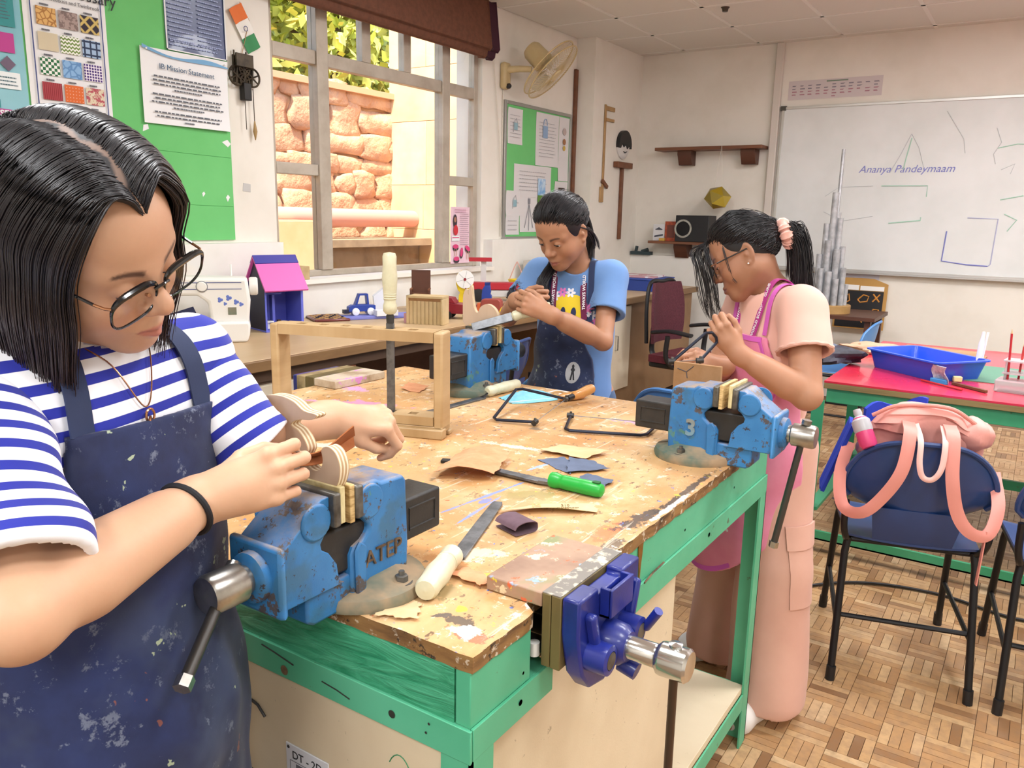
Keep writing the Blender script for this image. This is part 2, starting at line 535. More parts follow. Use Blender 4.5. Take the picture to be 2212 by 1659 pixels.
# ------------------------------------------------------------------ outside the window
m_rub = M('rubble_stone', 'd8ad8c', .95, col2='c2957a', vs=5, lo=.35, hi=.65, bump=.8, bs=14, bd=.03)
m_mort = M('rubble_mortar', 'cca480', 1, bump=.5, bs=40, bd=.01)
rub = MB().box((-5.6, 1.2, -.2), (-5.28, 8.8, 2.44)).build('stone_wall', m_mort); tag(rub, 'rough brown rubble stone wall seen through the window', 'wall')
rs = random.Random(11)
def stone(mb_name, c, sx, sy, sz, parent, m, seed, e=.42):
 bm = bmesh.new(); bmesh.ops.create_icosphere(bm, subdivisions=2, radius=1)
 rq = random.Random(seed)
 ph = [rq.uniform(0, 6) for _ in range(6)]
 for v in bm.verts:
  q = v.co
  k = 1+.16*math.sin(3*q.y+ph[0])+.14*math.sin(4*q.z+ph[1])+.1*math.sin(5*q.x+3*q.y+ph[2])
  sg = lambda a: math.copysign(abs(a)**e, a)
  v.co = Vector((sg(q.x)*sx*k, sg(q.y)*sy*k, sg(q.z)*sz*k))+Vector(c)
 me = bpy.data.meshes.new(mb_name); bm.to_mesh(me); bm.free()
 for p in me.polygons: p.use_smooth = True
 me.materials.append(m)
 o = bpy.data.objects.new(mb_name, me); COL.objects.link(o); o.parent = parent
 return o
z = .45; row = 0
while z < 2.36:
 h = rs.uniform(.13, .26)
 y = 3.6+rs.uniform(-.2, .0)
 while y < 6.6:
  w = rs.uniform(.16, .46)
  stone('stone', (-5.27+rs.uniform(-.012, .012), y+w/2, z+h/2), .035, w*.54, h*.54, rub, m_rub, rs.random())
  y += w
 z += h
MB().box((-5.62, 1.2, 2.44), (-5.2, 8.8, 2.49)).build('coping', M('coping_stone', 'cfa482', .9, bump=.3, bs=30), rub)
pipe = MB().tube([(-4.98, 2.6, 1.385), (-4.98, 5.86, 1.37)], .075, 20).build('outdoor_pipe', M('pink_pipe_paint', 'dc9a90', .6))
tag(pipe, 'thick pink pipe running along the stone wall outside', 'pipe')
m_sand = M('sandstone', 'e2c097', .9, col2='d6b083', vs=3, lo=.35, hi=.7, bump=.3, bs=40, bd=.003)
m_sand2 = M('sandstone_pale', 'e6c8a2', .9, col2='d9b78c', vs=4, lo=.35, hi=.7, bump=.3, bs=40, bd=.003)
pil = MB().box((-5.26, 5.90, -.2), (-3.62, 6.3, 4.2)).build('stone_pier', M('pillar_joint', 'b38a60', 1)); tag(pil, 'smooth pale sandstone wall meeting the rubble wall outside', 'wall')
rs = random.Random(5)
z = .3
k = 0
while z < 4.0:
 h = (.46, .52, .40, .56)[k % 4]
 x = -5.26
 while x < -3.7:
  w = min((.62, .40, .52)[int(rs.random()*3)]*(.7 if x < -5.2 and k % 2 else 1), -3.62-x)
  MB().box((x, 5.865+rs.uniform(0, .003), z), (x+w-.003, 5.905, z+h-.003)).build('block', m_sand if rs.random() < .5 else m_sand2, pil, bev=.003)
  x += w
 z += h; k += 1
lw = MB().box((-4.9, 2.0, .2), (-4.62, 4.36, 1.355)).build('low_wall', m_sand); tag(lw, 'low sandstone wall in front of the pink pipe outside', 'wall')
for y in (2.9, 3.4, 3.9): MB().box((-4.625, y, .6), (-4.605, y+.49, 1.35)).build('block', m_sand2, lw, bev=.004)
lw = MB().box((-5.2, 4.40, .2), (-4.9, 5.85, 1.14)).box((-5.2, 4.40, 1.14), (-4.75, 5.85, 1.2)).build('drain_ledge', M('grey_concrete', 'a8917a', .95, col2='8d7763', vs=5, bump=.4, bs=30, bd=.005)); tag(lw, 'grey concrete ledge under the pink pipe outside', 'ledge')
gr = MB().box((-16, -6, -.3), (WX-.22, 24, .05)).build('outdoor_ground', M('outdoor_paving', 'b39b7d', .95, col2='9c866b', vs=3)); tag(gr, 'sandy ground outside beyond the window', 'ground')
ter = MB().box((-14, -4, 0), (-5.62, 20, 2.38)).build('terrace_bank', M('terrace_soil', '8f7350', 1, bump=.5, bs=10)); tag(ter, 'raised planted terrace behind the rubble wall', 'terrace')
m_bark = M('tree_bark', '7e6048', .95, col2='5d4634', vs=9, grain=(1, 1, .2), bump=.8, bs=20, bd=.02)
def leafmat(n, a, b):
 t = NT(n); at = t.attr('tint'); t.base(t.ramp(at.outputs['Fac'], [(0, a), (1, b)])); t.setp(Roughness=.5)
 t.b.inputs['Transmission Weight'].default_value = 0
 return t.m
m_leaf = leafmat('leaves', 'a6b440', 'f2e886')
def tree(x, y, z0, h, cr, n, seed, label):
 t = thing('garden_tree', label, 'tree', (x, y, z0))
 rq = random.Random(seed)
 tb_ = MB(); tb_.tube([(0, 0, .0), (.05, .04, h*.4), (-.03, .1, h*.8), (.05, .05, h*1.1)], [.13, .11, .08, .03], 10)
 for _ in range(6):
  a = rq.uniform(0, 6.28); zz = rq.uniform(.2, .9)*h
  tb_.tube([(0, .04, zz), (math.cos(a)*.4, math.sin(a)*.4, zz+.25), (math.cos(a)*.6, math.sin(a)*.6, zz+.3)], [.035, .022, .008], 6)
 tb_.build('trunk', m_bark, t)
 lb = MB(); vals = []
 for _ in range(n):
  a = rq.uniform(0, 6.28); r = cr*rq.random()**.45; zz = rq.uniform(.14, 1.25)*h
  c = Vector((r*math.cos(a), r*math.sin(a), zz))
  d = Vector((rq.gauss(0, 1), rq.gauss(0, 1), rq.gauss(-.3, .7))).normalized()
  s_ = d.cross(Vector((rq.gauss(0, 1), rq.gauss(0, 1), rq.gauss(0, 1)))).normalized()
  l, w = rq.uniform(.12, .24), rq.uniform(.03, .06)
  lb.add([c, c+d*l*.5+s_*w, c+d*l, c+d*l*.5-s_*w], [(0, 1, 2, 3)]); vals.append(rq.random())
 o = lb.build('leaves', m_leaf, t, kind='stuff'); tinted(o.data, vals)
tree(-6.75, 4.6, 2.385, 1.7, .85, 3200, 1, 'yellow-green tree on the terrace seen in the upper left panes')
tree(-6.6, 6.4, 2.385, 1.5, .85, 2800, 2, 'leafy tree with a thick trunk beside the sandstone wall')
tree(-8.9, 8.0, 2.385, 2.3, 1.3, 4200, 3, 'pale green tree farther back on the terrace')
# ------------------------------------------------------------------ counter under the window
def LW(y, z, x=WX): return frame((x, y, z), (0, 1, 0), (0, 0, 1))      # a sheet facing into the room on the left wall
def FW(x, z, y=FY): return frame((x, y, z), (1, 0, 0), (0, 0, 1))      # the same on the far wall
m_ctop = M('counter_laminate', 'cbb08c', .42, col2='bda07a', vs=9, lo=.35, hi=.7, grain=(.5, .1, 1))
m_cedge = M('counter_edge_wood', '8a6a45', .5, col2='735433', vs=12, lo=.4, hi=.7, grain=(1, .15, 1))
m_beige = M('beige_laminate', 'd6cab4', .5, col2='cdbfa7', vs=3)
m_brown = M('brown_carcass', '57402f', .6)
ct = thing('worktop', 'long wooden worktop running under the window along the left wall', 'counter', (-2.88, 3, .815))
MB().box((-3.29, -.4, .83), (-2.475, 6.62, .858)).build('top', m_ctop, ct, world=True, bev=.002)
MB().box((-2.475, -.4, .815), (-2.452, 6.62, .857)).build('edge_strip', m_cedge, ct, world=True, bev=.003)
MB().box((-2.52, -.4, .765), (-2.49, 4.74, .829)).build('apron_rail', m_brown, ct, world=True)
cb = thing('base_cabinet', 'beige base cabinet with dark wood dividers under the near worktop', 'cabinet', (-2.9, 1.2, 0))
MB().box((-3.28, -.4, .05), (-2.50, 2.50, .762)).build('carcass', m_brown, cb, world=True)
for y0, y1 in ((-.35, .48), (.52, 1.22), (1.26, 1.95), (1.985, 2.19), (2.196, 2.49)):
 MB().box((-2.505, y0, .1), (-2.478, y1, .752)).build('door', m_beige, cb, world=True, bev=.002)
MB().box((-2.505, 2.492, .05), (-2.475, 2.525, .764)).build('end_post', m_mwood, cb, world=True)
kn = MB().box((-3.285, 2.53, .02), (-3.2, 4.70, .80)).build('knee_panel', M('knee_panel_wood', '5b3a28', .7, col2='4a2e20', vs=4)); tag(kn, 'dark brown back panel in the knee space under the worktop', 'panel')
cb = thing('base_cabinet', 'pale base cabinet with bar handle, behind the girl in the blue tee', 'cabinet', (-2.9, 5.5, 0))
MB().box((-3.28, 4.75, .05), (-2.50, 6.60, .828)).build('carcass', M('cab_side_wood', '9a7a58', .6, col2='8b6c4c', vs=3), cb, world=True)
for y0, y1 in ((4.77, 5.05), (5.06, 5.35)):
 d_ = MB().box((-2.502, y0, .2), (-2.478, y1, .80)).build('door', m_beige, cb, world=True, bev=.002)
 MB().tube([(-2.478, y0+.05 if y0 > 5 else y1-.05, .60), (-2.458, y0+.05 if y0 > 5 else y1-.05, .60), (-2.458, y0+.05 if y0 > 5 else y1-.05, .50), (-2.478, y0+.05 if y0 > 5 else y1-.05, .50)], .005, 8).build('handle', m_chrome, d_, world=True)
# ------------------------------------------------------------------ plastic chairs
m_bchair = M('chair_shell_blue', '1d3a6e', .38, col2='23447d', vs=3, coat=.15)
m_bchair2 = M('chair_shell_pale_blue', '4c82bf', .4, col2='5a8fc8', vs=3)
def make_chair(label, shell, loc, rz, group='blue plastic chairs'):
 t = thing('plastic_chair', label, 'chair', loc, rz, group)
 def back(u, v):
  x = (u-.5)*2
  w = .212*(1-.34*max(0, (v-.25))**2.2-3.2*max(0, .3-v)**1.8)
  zz = .535+.26*v-.055*abs(x)**3.0*(v**1.5)*1.2+.02*abs(x)**2*(1-v)
  return (x*w, -.235+.062*x*x-.035*v+.03*(1-v)**3, zz)
 b = MB(); b.sheet(back, 24, 12, .006)
 n = 24
 rim = [Vector(back(k/n, 1)) for k in range(n+1)]
 rim = [Vector(back(0, .15+.85*k/8)) for k in range(8)]+rim+[Vector(back(1, 1-.85*k/8)) for k in range(1, 9)]
 b.tube([p+Vector((0, -.005, 0)) for p in rim], .0085, 8)
 b.build('backrest', shell, t)
 def seat(u, v):
  x = (u-.5)*2; y = -.19+.40*v
  return (x*(.205-.02*(1-v)), y, .455-.012*(1-x*x)*math.sin(PI*v)+.012*x*x-.02*max(0, v-.85)/.15)
 b = MB(); b.sheet(seat, 14, 14, .007); b.build('seat', shell, t)
 b = MB(); b.sheet(lambda u, v: ((u-.5)*.22*(1+.15*v), -.188-.035*math.sin(v*1.5), .452+.12*v), 8, 6, .006); b.build('shell_neck', shell, t)
 f = MB()
 for s in (-1, 1):
  f.tube(bez([(s*.19, .18, .44), (s*.175, -.1, .44), (s*.185, -.185, .45), (s*.198, -.215, .50), (s*.2, -.222, .585)], 20), .0105, 8)
 for y in (-.155, .15): f.tube([(-.18, y, .438), (.18, y, .438)], .0105, 8)
 f.build('frame', m_black, t)
 for s in (-1, 1):
  for y0, y1 in ((-.17, -.265), (.16, .255)):
   l = MB().tube([(s*.178, y0, .445), (s*.184, y0*1.05, .40), (s*.195, y1, .0)], .0115, 10)
   l = l.build('leg', m_black, t)
   MB().tube([(s*.1935, y1*.985, .045), (s*.195, y1, .0)], .0145, 10).build('rubber_foot', m_black_pl, l)
  MB().tube([(s*.19, -.222, .18), (s*.19, .212, .18)], .008, 8).build('side_rail', m_black, t)
 MB().tube([(-.19, -.21, .2), (.19, -.21, .2)], .008, 8).build('stretcher', m_black, t)
 return t
ch0 = make_chair('blue plastic chair with pink backpack straps hanging over its back', m_bchair, (-.285, 2.80, 0), math.radians(15))
def chair_copy(label, loc, rz, pale=False):
 if pale: return make_chair(label, m_bchair2, loc, rz)
 c = copy_tree(ch0); c.location = loc; c.rotation_euler = (0, 0, rz); c['label'] = label
 return c
chair_copy('blue plastic chair cut by the right edge of the photo beside the red table', (.205, 2.88, 0), math.radians(8))
chair_copy('blue plastic chair tucked under the worktop behind the upright file in its rack', (-2.30, 2.80, 0), math.radians(118))
chair_copy('blue plastic chair tucked under the worktop behind the far vise', (-2.46, 3.42, 0), math.radians(100))
chair_copy('blue plastic chair at the bench end, left of the girl in the blue tee', (-1.60, 2.98, 0), math.radians(8), True)
chair_copy('blue plastic chair at the bench end, between the two standing girls', (-1.07, 3.02, 0), math.radians(-6), True)
chair_copy('pale blue plastic chair behind the arm of the girl in pink', (-1.52, 3.95, 0), math.radians(80), True)
chair_copy('pale blue plastic chair on the far side of the red table', (-1.12, 5.62, 0), math.radians(90), True)
# ------------------------------------------------------------------ red topped craft table
m_red = M('red_laminate', 'c8283f', .25, col2='d03a5a', vs=2.2, lo=.4, hi=.75, coat=.3)
m_tedge = M('plywood_edge', '8d7a4e', .7, col2='6f5d38', vs=14, grain=(.12, 1, 3))
def green_paint(name, c1='2f9a68', c2='58b184'):
 t = NT(name)
 n1 = t.noise(3, 4); n2 = t.noise(22, 6, .7); n3 = t.noise(60, 5, .75)
 c = t.ramp(n1, [(.35, c1), (.7, c2)])
 c = t.mix(t.ramp(n2, [(.66, 0.0), (.70, .75)]), c, '54422f')
 c = t.mix(t.ramp(n3, [(.72, 0.0), (.75, .8)]), c, 'b9d6c0')
 t.base(c); t.setp(Roughness=.42); t.b.inputs['Specular IOR Level'].default_value = .4
 t.bump(t.noise(35, 5), .25, .0015)
 return t.m
m_green = green_paint('green_frame_paint', '3a9c70', '52ad80')
m_green_d = green_paint('green_rail_paint', '2e8b60', '3f9c70')
tb = thing('craft_table', 'red topped craft table on a green steel frame at the right', 'table', (.6, 4.3, 0))
MB().box((-.725, 3.53, .752), (1.9, 4.98, .76)).build('tabletop', m_red, tb, world=True)
MB().box((-.725, 3.53, .727), (1.9, 4.98, .7515)).build('board', m_tedge, tb, world=True, bev=.002)
for n_, lo, hi in (('rail', (-.715, 3.55, .665), (1.88, 3.585, .727)), ('rail', (-.715, 4.9, .665), (1.88, 4.94, .727)), ('rail', (-.715, 3.585, .665), (-.675, 4.9, .727)), ('rail', (1.84, 3.585, .665), (1.88, 4.9, .727))):
 MB().box(lo, hi).build(n_, m_green, tb, world=True, bev=.002)
for x in (-.76, 1.84):
 for y in (3.5, 4.30, 4.88):
  MB().box((x, y, 0), (x+.05, y+.012, .68)).box((x, y+.012, 0), (x+.012, y+.055, .68)).build('leg', m_green_d, tb, world=True, bev=.001)
MB().box((-.75, 3.5, .06), (1.88, 3.515, .10)).box((-.75, 3.5, .06), (1.88, 3.54, .067)).build('foot_rail', m_green, tb, world=True)
MB().box((-.75, 3.52, .185), (-.70, 4.88, .20)).build('side_rail', m_green, tb, world=True)
MB().box((-.75, 4.31, .20), (1.88, 4.33, .245)).build('middle_rail', m_green_d, tb, world=True)
m_tray = M('blue_tray_plastic', '2355d6', .35, coat=.2)
tr = thing('storage_tray', 'open blue plastic tray on the red table', 'tray', (-.40, 4.02, .76), math.radians(-38))
def tray(L, W, H, r=.03, th=.004):
 b = MB()
 def ring(l, w, z, rad):
  out = []
  for cx, cy, a0 in ((l-rad, w-rad, 0), (-l+rad, w-rad, 90), (-l+rad, -w+rad, 180), (l-rad, -w+rad, 270)):
   for k in range(5): a = math.radians(a0+22.5*k); out.append((cx+rad*math.cos(a), cy+rad*math.sin(a), z))
  return out
 rings = [ring(L-.02, W-.02, 0, r), ring(L-.018, W-.018, .004, r), ring(L, W, H, r), ring(L+.013, W+.013, H, r+.01), ring(L+.013, W+.013, H+.006, r+.01), ring(L-.005, W-.005, H+.006, r), ring(L-.024, W-.024, .006, r)]
 n = len(rings[0]); vs = [p for q in rings for p in q]; fs = []
 for i in range(len(rings)-1):
  for k in range(n): l = (k+1) % n; fs.append((i*n+k, i*n+l, (i+1)*n+l, (i+1)*n+k))
 fs.append(tuple(range(n-1, -1, -1))); fs.append(tuple((len(rings)-1)*n+k for k in range(n)))
 return b.add(vs, fs)
tray(.205, .145, .082).build('tray_body', m_tray, tr)
bk = thing('card_packet', 'colourful card packet lying in the blue tray', 'packet', (-.38, 4.03, .768), math.radians(-30))
MB().box((-.09, -.055, 0), (.09, .055, .012)).build('sleeve', M('packet_purple', '7a5fae', .4, col2='e07aa0', vs=14, lo=.45, hi=.55), bk, bev=.002)
MB().box((-.05, -.012, .012), (.045, .012, .0125)).build('title_strip', M('packet_cyan', '3fc4cf', .4), bk)
def blob(mb, c, r3, seed=0, amp=.12, n=26, fr=3.0, zmin=None, mi=0, T=None):
 rq = random.Random(seed); ph = [rq.uniform(0, 6.3) for _ in range(9)]
 def f(u, v):
  th = 2*PI*u; p = PI*v
  d = Vector((math.sin(p)*math.cos(th), math.sin(p)*math.sin(th), math.cos(p)))
  k = 1+amp*(math.sin(fr*d.x*2+ph[0]+2*d.y)+math.sin(fr*1.6*d.y+ph[1]+d.z*3)+.7*math.sin(fr*2.3*d.z+ph[2]+d.x*4)+.5*math.sin(fr*3.1*(d.x+d.y)+ph[3]))/2
  q = Vector((d.x*r3[0]*k, d.y*r3[1]*k, d.z*r3[2]*k))+Vector(c)
  if zmin is not None: q.z = max(q.z, zmin)
  return q
 return mb.grid(f, n, n//2+2, mi, True, T, flip=True)
m_dkbag = M('dark_bag_cloth', '22222c', .6, col2='3c3a4c', vs=20, bump=.4, bs=60, bd=.004)
bg = thing('crumpled_bag', 'crumpled dark grey bag with a looped handle behind the girl in pink', 'bag', (-.88, 4.0, .76))
blob(MB(), (0, 0, .045), (.19, .12, .06), 4, .22, 30, 3.4, 0.0).build('bag_body', m_dkbag, bg)
MB().tube(bez([(-.08, .02, .08), (-.06, .03, .14), (0, .02, .145), (.05, .01, .10), (.1, 0, .085)], 20), .012, 8, flat=(.4, 1.3)).build('handle', M('grey_strap', '596173', .6), bg)
cl = MB(); blob(cl, (-.70, 4.5, .775), (.16, .10, .03), 9, .25, 24, 3.2, .7605)
tag(cl.build('folded_cloth', M('tan_cloth', 'c9a184', .9, bump=.3, bs=80)), 'crumpled tan cloth behind the blue tray', 'cloth')
st = thing('wood_sheets', 'stack of thin plywood sheets behind the blue tray', 'sheets', (-.40, 4.62, .76), math.radians(-6))
for k in range(3): MB().box((-.2+.01*k, -.1, .009*k), (.2-.012*k, .1, .009*k+.0075)).build('sheet', M('ply_sheet', 'b38d68', .6, col2='9c7753', vs=9), st)
mt = MB().box((-.30, 3.93, .7605), (.35, 4.4, .7635)); tag(mt.build('cutting_mat', M('green_mat', '5d8a74', .6)), 'grey-green cutting mat on the red table', 'mat')
m_acr = NT('frosted_acrylic'); m_acr.base('e8e4e6'); m_acr.setp(Roughness=.25); m_acr.b.inputs['Transmission Weight'].default_value = .55; m_acr.b.inputs['IOR'].default_value = 1.2; m_acr = m_acr.m
pr = thing('pencil_rack', 'clear acrylic pencil rack on the red table at the right edge', 'rack', (.02, 3.78, .76), math.radians(-8))
MB().box((-.13, -.05, 0), (.25, .05, .05)).build('base_block', m_acr, pr, bev=.006)
for z in (.075, .125):
 MB().box((-.11, -.045, z), (.25, .045, z+.006)).build('shelf_plate', m_acr, pr)
for x in (-.10, .06, .22):
 MB().box((x-.004, -.03, .05), (x+.004, .03, .13)).build('upright', m_acr, pr)
rq = random.Random(2)
pcols = ['b8262c', 'c23a34', '9f2a28', '3c3a40', 'b8262c', '7a2630', 'd04a3c', 'b8262c', '8e8b90', 'a02c30']
for k in range(10):
 x = -.09+.031*k; y = (-.02, .02)[k % 2]; h = rq.uniform(.13, .19)
 pn = thing('pencil', '', 'pencil', (.02+x*math.cos(.14)+y*.14, 3.78-x*.139+y, .811), group='pencils standing in the acrylic rack', rot=(rq.uniform(-.04, .04), rq.uniform(-.05, .05), 0))
 pn['label'] = ('first', 'second', 'third', 'fourth', 'fifth', 'sixth', 'seventh', 'eighth', 'ninth', 'tenth')[k]+' pencil from the left standing in the clear acrylic rack'
 c = pcols[k]
 MB().tube([(0, 0, 0), (0, 0, h)], .0042, 6, smooth=False).build('barrel', M('pencil_'+c, c, .4), pn)
 MB().lathe([(.0042, h), (.0012, h+.016), (0, h+.018)], 6).build('tip', M('pencil_tip_wood', 'd8b48a', .7), pn)
tu = thing('white_tube', 'white plastic tube tool standing on the red table left of the pencils', 'tube', (-.20, 4.05, .7635), 0, rot=(0, .05, 0))
MB().lathe([(.011, 0), (.012, .01), (.012, .15), (.009, .165), (.006, .20), (0, .202)], 12).build('body', m_white, tu)
MB().tube([(.012, 0, .05), (.016, 0, .2)], .005, 8).build('clip', m_white, tu)
pe = MB().tube([(-.385, 3.79, .765), (-.22, 3.665, .765)], .0042, 6, smooth=False)
tag(pe.build('red_pencil', M('pencil_b8262c', 'b8262c', .4)), 'red pencil lying in front of the blue tray', 'pencil')
pe = MB().cbox((-.20, 3.735, .767), (.17, .014, .012), rot=(0, 0, math.radians(-40)))
tag(pe.build('wooden_stick', m_mwood, bev=.002), 'brown wooden stick lying beside the red pencil', 'stick')
pk = thing('small_sachet', 'small clear sachet with blue end leaning on the tray front', 'sachet', (-.315, 3.785, .76), math.radians(-25), rot=None)
MB().sheet(lambda u, v: ((u-.5)*.07+.006*math.sin(7*v), .012*math.sin(3*u+2*v)-.02*v, .002+.075*v), 8, 8, .004).build('wrapper', M('sachet_film', '9aa2ac', .25, col2='c4c9cf', vs=60), pk)
MB().box((-.036, -.012, 0), (.036, .008, .02)).build('blue_end', M('sachet_blue', '3f8fd0', .4), pk, bev=.003)
er = MB().cbox((-.255, 3.865, .774), (.035, .022, .024), rot=(0, 0, .4)); tag(er.build('eraser', M('eraser_cream', 'd9d79a', .7), bev=.004), 'small cream eraser near the blue tray corner', 'eraser')
# ------------------------------------------------------------------ pink backpack on the chair
m_pink = M('pink_nylon', 'eaa79c', .55, col2='e39c92', vs=6, bump=.25, bs=26, bd=.006)
m_pink2 = M('pink_strap', 'dd9186', .6, bump=.2, bs=200, bd=.001)
m_pinkl = M('pale_pink_webbing', 'edbcb4', .6, bump=.2, bs=200, bd=.001)
bp = thing('backpack', 'pale pink backpack slumped over the back of the blue chair', 'backpack', (-.245, 2.662, .46), math.radians(15))
def bagf(u, v):
 th = 2*PI*u; p = PI*v
 sx = math.copysign(abs(math.cos(th))**.7, math.cos(th)); sy = math.copysign(abs(math.sin(th))**.8, math.sin(th))
 k = math.sin(p)**.55
 x, y, z = sx*k*.178, sy*k*.080, math.copysign(abs(math.cos(p))**.8, math.cos(p))
 wob = .006*math.sin(23*x+9*z)+.006*math.sin(31*x-7*y)+.004*math.sin(40*z+12*x)
 zz = .232+.2*z
 if z > 0: zz -= .085*abs(x/.18)**2.2*z+.012*math.sin(22*x+1.0)
 return (x+wob, y+wob*1.2+.055-.10*max(0, z-.35), zz+wob)
MB().grid(bagf, 44, 26, flip=True).build('bag_body', m_pink, bp)
MB().tube(bez([(-.15, -.02, .385), (-.08, -.035, .425), (.05, -.04, .43), (.13, -.02, .385)], 24), .006, 8).build('zip_fold', m_pink2, bp)
blob(MB(), (.135, .01, .345), (.055, .06, .05), 3, .1).build('side_pocket', m_pink, bp)
yb = -.155
def strap(name, pts, w, m):
 P = bez(pts, 40)
 b = MB(); b.sheet(lambda u, v: (lambda i: P[i]+Vector(((v-.5)*w if abs(P[min(i+1, len(P)-1)].x-P[max(i-1, 0)].x) < abs(P[min(i+1, len(P)-1)].z-P[max(i-1, 0)].z)*1.5 else 0, 0, 0 if abs(P[min(i+1, len(P)-1)].x-P[max(i-1, 0)].x) < abs(P[min(i+1, len(P)-1)].z-P[max(i-1, 0)].z)*1.5 else (v-.5)*w*.9)))(min(int(round(u*(len(P)-1))), len(P)-1)), len(P)-1, 4, .006)
 return b.build(name, m, bp, bev=0)
def strap2(name, pts, w, m, th=.006):
 """flat strap: offset across the path, in the plane facing -y"""
 P = bez(pts, 44); n = len(P)-1
 def f(u, v):
  i = min(int(round(u*n)), n); t = (P[min(i+1, n)]-P[max(i-1, 0)]).normalized()
  s = Vector((0, -1, 0)).cross(t)
  s = s.normalized() if s.length > 1e-3 else Vector((1, 0, 0))
  return P[i]+s*(v-.5)*w+Vector((0, -.004*math.sin(PI*v), 0))
 return MB().sheet(f, n, 4, th).build(name, m, bp)
strap2('shoulder_strap', [(-.055, -.06, .385), (-.058, -.135, .362), (-.072, -.165, .26), (-.115, -.16, .17), (-.165, -.155, .115), (-.215, -.125, .12), (-.228, -.07, .2), (-.205, -.0, .29)], .036, m_pink2)
strap2('shoulder_strap', [(.055, -.06, .385), (.055, -.135, .362), (.06, -.165, .25), (.085, -.16, .15), (.125, -.155, .095), (.175, -.140, .09), (.203, -.09, .16), (.2, -.0, .24)], .036, m_pink2)
strap2('grab_loop', [(-.035, -.06, .38), (-.03, -.145, .35), (-.03, -.17, .29), (-.018, -.172, .25), (.008, -.172, .245), (.028, -.17, .28), (.034, -.145, .35), (.038, -.06, .38)], .016, m_pinkl, .004)
MB().tube([(.17, -.135, .10), (.165, -.13, -.07)], .010, 6, flat=(.3, 1.2)).build('strap_tail', m_pink2, bp)
bt = thing('water_bottle', 'pink and grey bottle poking from the left side of the pink backpack', 'bottle', (-.395, 2.555, .80), 0, rot=(-.35, -.5, 0))
MB().lathe([(.02, -.05), (.026, -.04), (.026, .03), (.02, .045)], 16).build('body', M('hot_pink', 'd8457e', .35), bt)
MB().lathe([(.0265, .0), (.028, .01), (.027, .035), (.014, .05)], 16).build('cap', M('bottle_grey', 'b9bcc2', .35), bt)
MB().lathe([(0, .075), (.011, .072), (.013, .06), (.010, .05)], 12).build('spout', M('bottle_grey', 'b9bcc2', .35), bt)
jk = thing('blue_jacket', 'bright blue cloth tucked behind the pink backpack', 'cloth', (-.33, 2.75, .46), math.radians(15))
MB().sheet(lambda u, v: (-.09+.17*u, .05+.03*math.sin(4*u), .18+.235*v-.05*(1-u)*v+.012*math.sin(9*u)), 14, 10, .012).build('cloth_fold', M('royal_blue_cloth', '2140c0', .8, bump=.3, bs=60, bd=.003), jk)
MB().sheet(lambda u, v: (-.205+.07*v, -.12+.1*u, .12+.22*v+.01*math.sin(9*u)), 8, 8, .012).build('sleeve_fold', M('royal_blue_cloth', '2140c0', .8), jk)
cbl = MB().tube(bez([(-.8, 2.9, .008), (-.5, 3.25, .008), (-.2, 3.35, .008), (.1, 3.30, .008), (.3, 3.5, .008)], 40), .006, 6)
tag(cbl.build('floor_cable', m_black_pl), 'black cable lying on the parquet behind the chair with the backpack', 'cable')
# ------------------------------------------------------------------ office chair
m_maroon = M('maroon_fabric', '571b26', .9, col2='63222e', vs=60, bump=.3, bs=300, bd=.001)
m_mesh = M('maroon_mesh', '4a1b26', .8, col2='5a2833', vs=120, bump=.4, bs=300)
oc = thing('office_chair', 'maroon office swivel chair with black arms near the far wall', 'office chair', (-2.02, 5.35, 0), math.radians(-8))
MB().sheet(lambda u, v: (-.22-.05*(v-.3)**2-.03*math.sin(PI*u)*0+.05*((u-.5)*2)**2, (u-.5)*.42*(1-.18*(2*v-1)**2*(1 if v > .5 else .5)), .56+.42*v), 14, 14, .02).build('backrest', m_mesh, oc)
MB().sheet(lambda u, v: (-.19+.44*u, (v-.5)*.45, .49-.015*math.sin(PI*u)*math.sin(PI*v)-.03*max(0, u-.85)/.15), 12, 12, .05).build('seat', m_maroon, oc)
MB().box((-.2, -.21, .40), (.24, .21, .445)).build('seat_pan', m_black_pl, oc, bev=.015)
MB().tube(bez([(-.235, -.19, .56), (-.235, -.21, .8), (-.245, -.16, .975), (-.25, 0, .985), (-.245, .16, .975), (-.235, .21, .8), (-.235, .19, .56)], 36), .014, 8).build('back_frame', m_black_pl, oc)
MB().tube(bez([(-.05, 0, .41), (-.28, 0, .44), (-.3, 0, .6), (-.285, 0, .75)], 20), .022, 8, flat=(.6, 1.4)).build('back_spine', m_black_pl, oc)
for s in (-1, 1):
 a = MB().tube(bez([(.0, s*.22, .42), (-.03, s*.265, .5), (-.02, s*.27, .64)], 14), .018, 8).build('arm_post', m_black_pl, oc)
 MB().tube(bez([(-.14, s*.26, .655), (0, s*.27, .675), (.15, s*.26, .66)], 14), .03, 10, flat=(.45, 1.2)).build('arm_pad', m_black_pl, a)
MB().tube([(.02, 0, .40), (.02, 0, .1)], .025, 12).build('gas_lift', m_black_pl, oc)
for k in range(5):
 a = 2*PI*k/5+.3
 l = MB().tube([(.02, 0, .11), (.02+.27*math.cos(a), .27*math.sin(a), .075)], [.022, .014], 8).build('star_leg', m_black_pl, oc)
 MB().tube([(.02+.27*math.cos(a)-.012*math.sin(a), .27*math.sin(a)+.012*math.cos(a), .03), (.02+.27*math.cos(a)+.012*math.sin(a), .27*math.sin(a)-.012*math.cos(a), .03)], .028, 12).build('castor', m_black_pl, l)
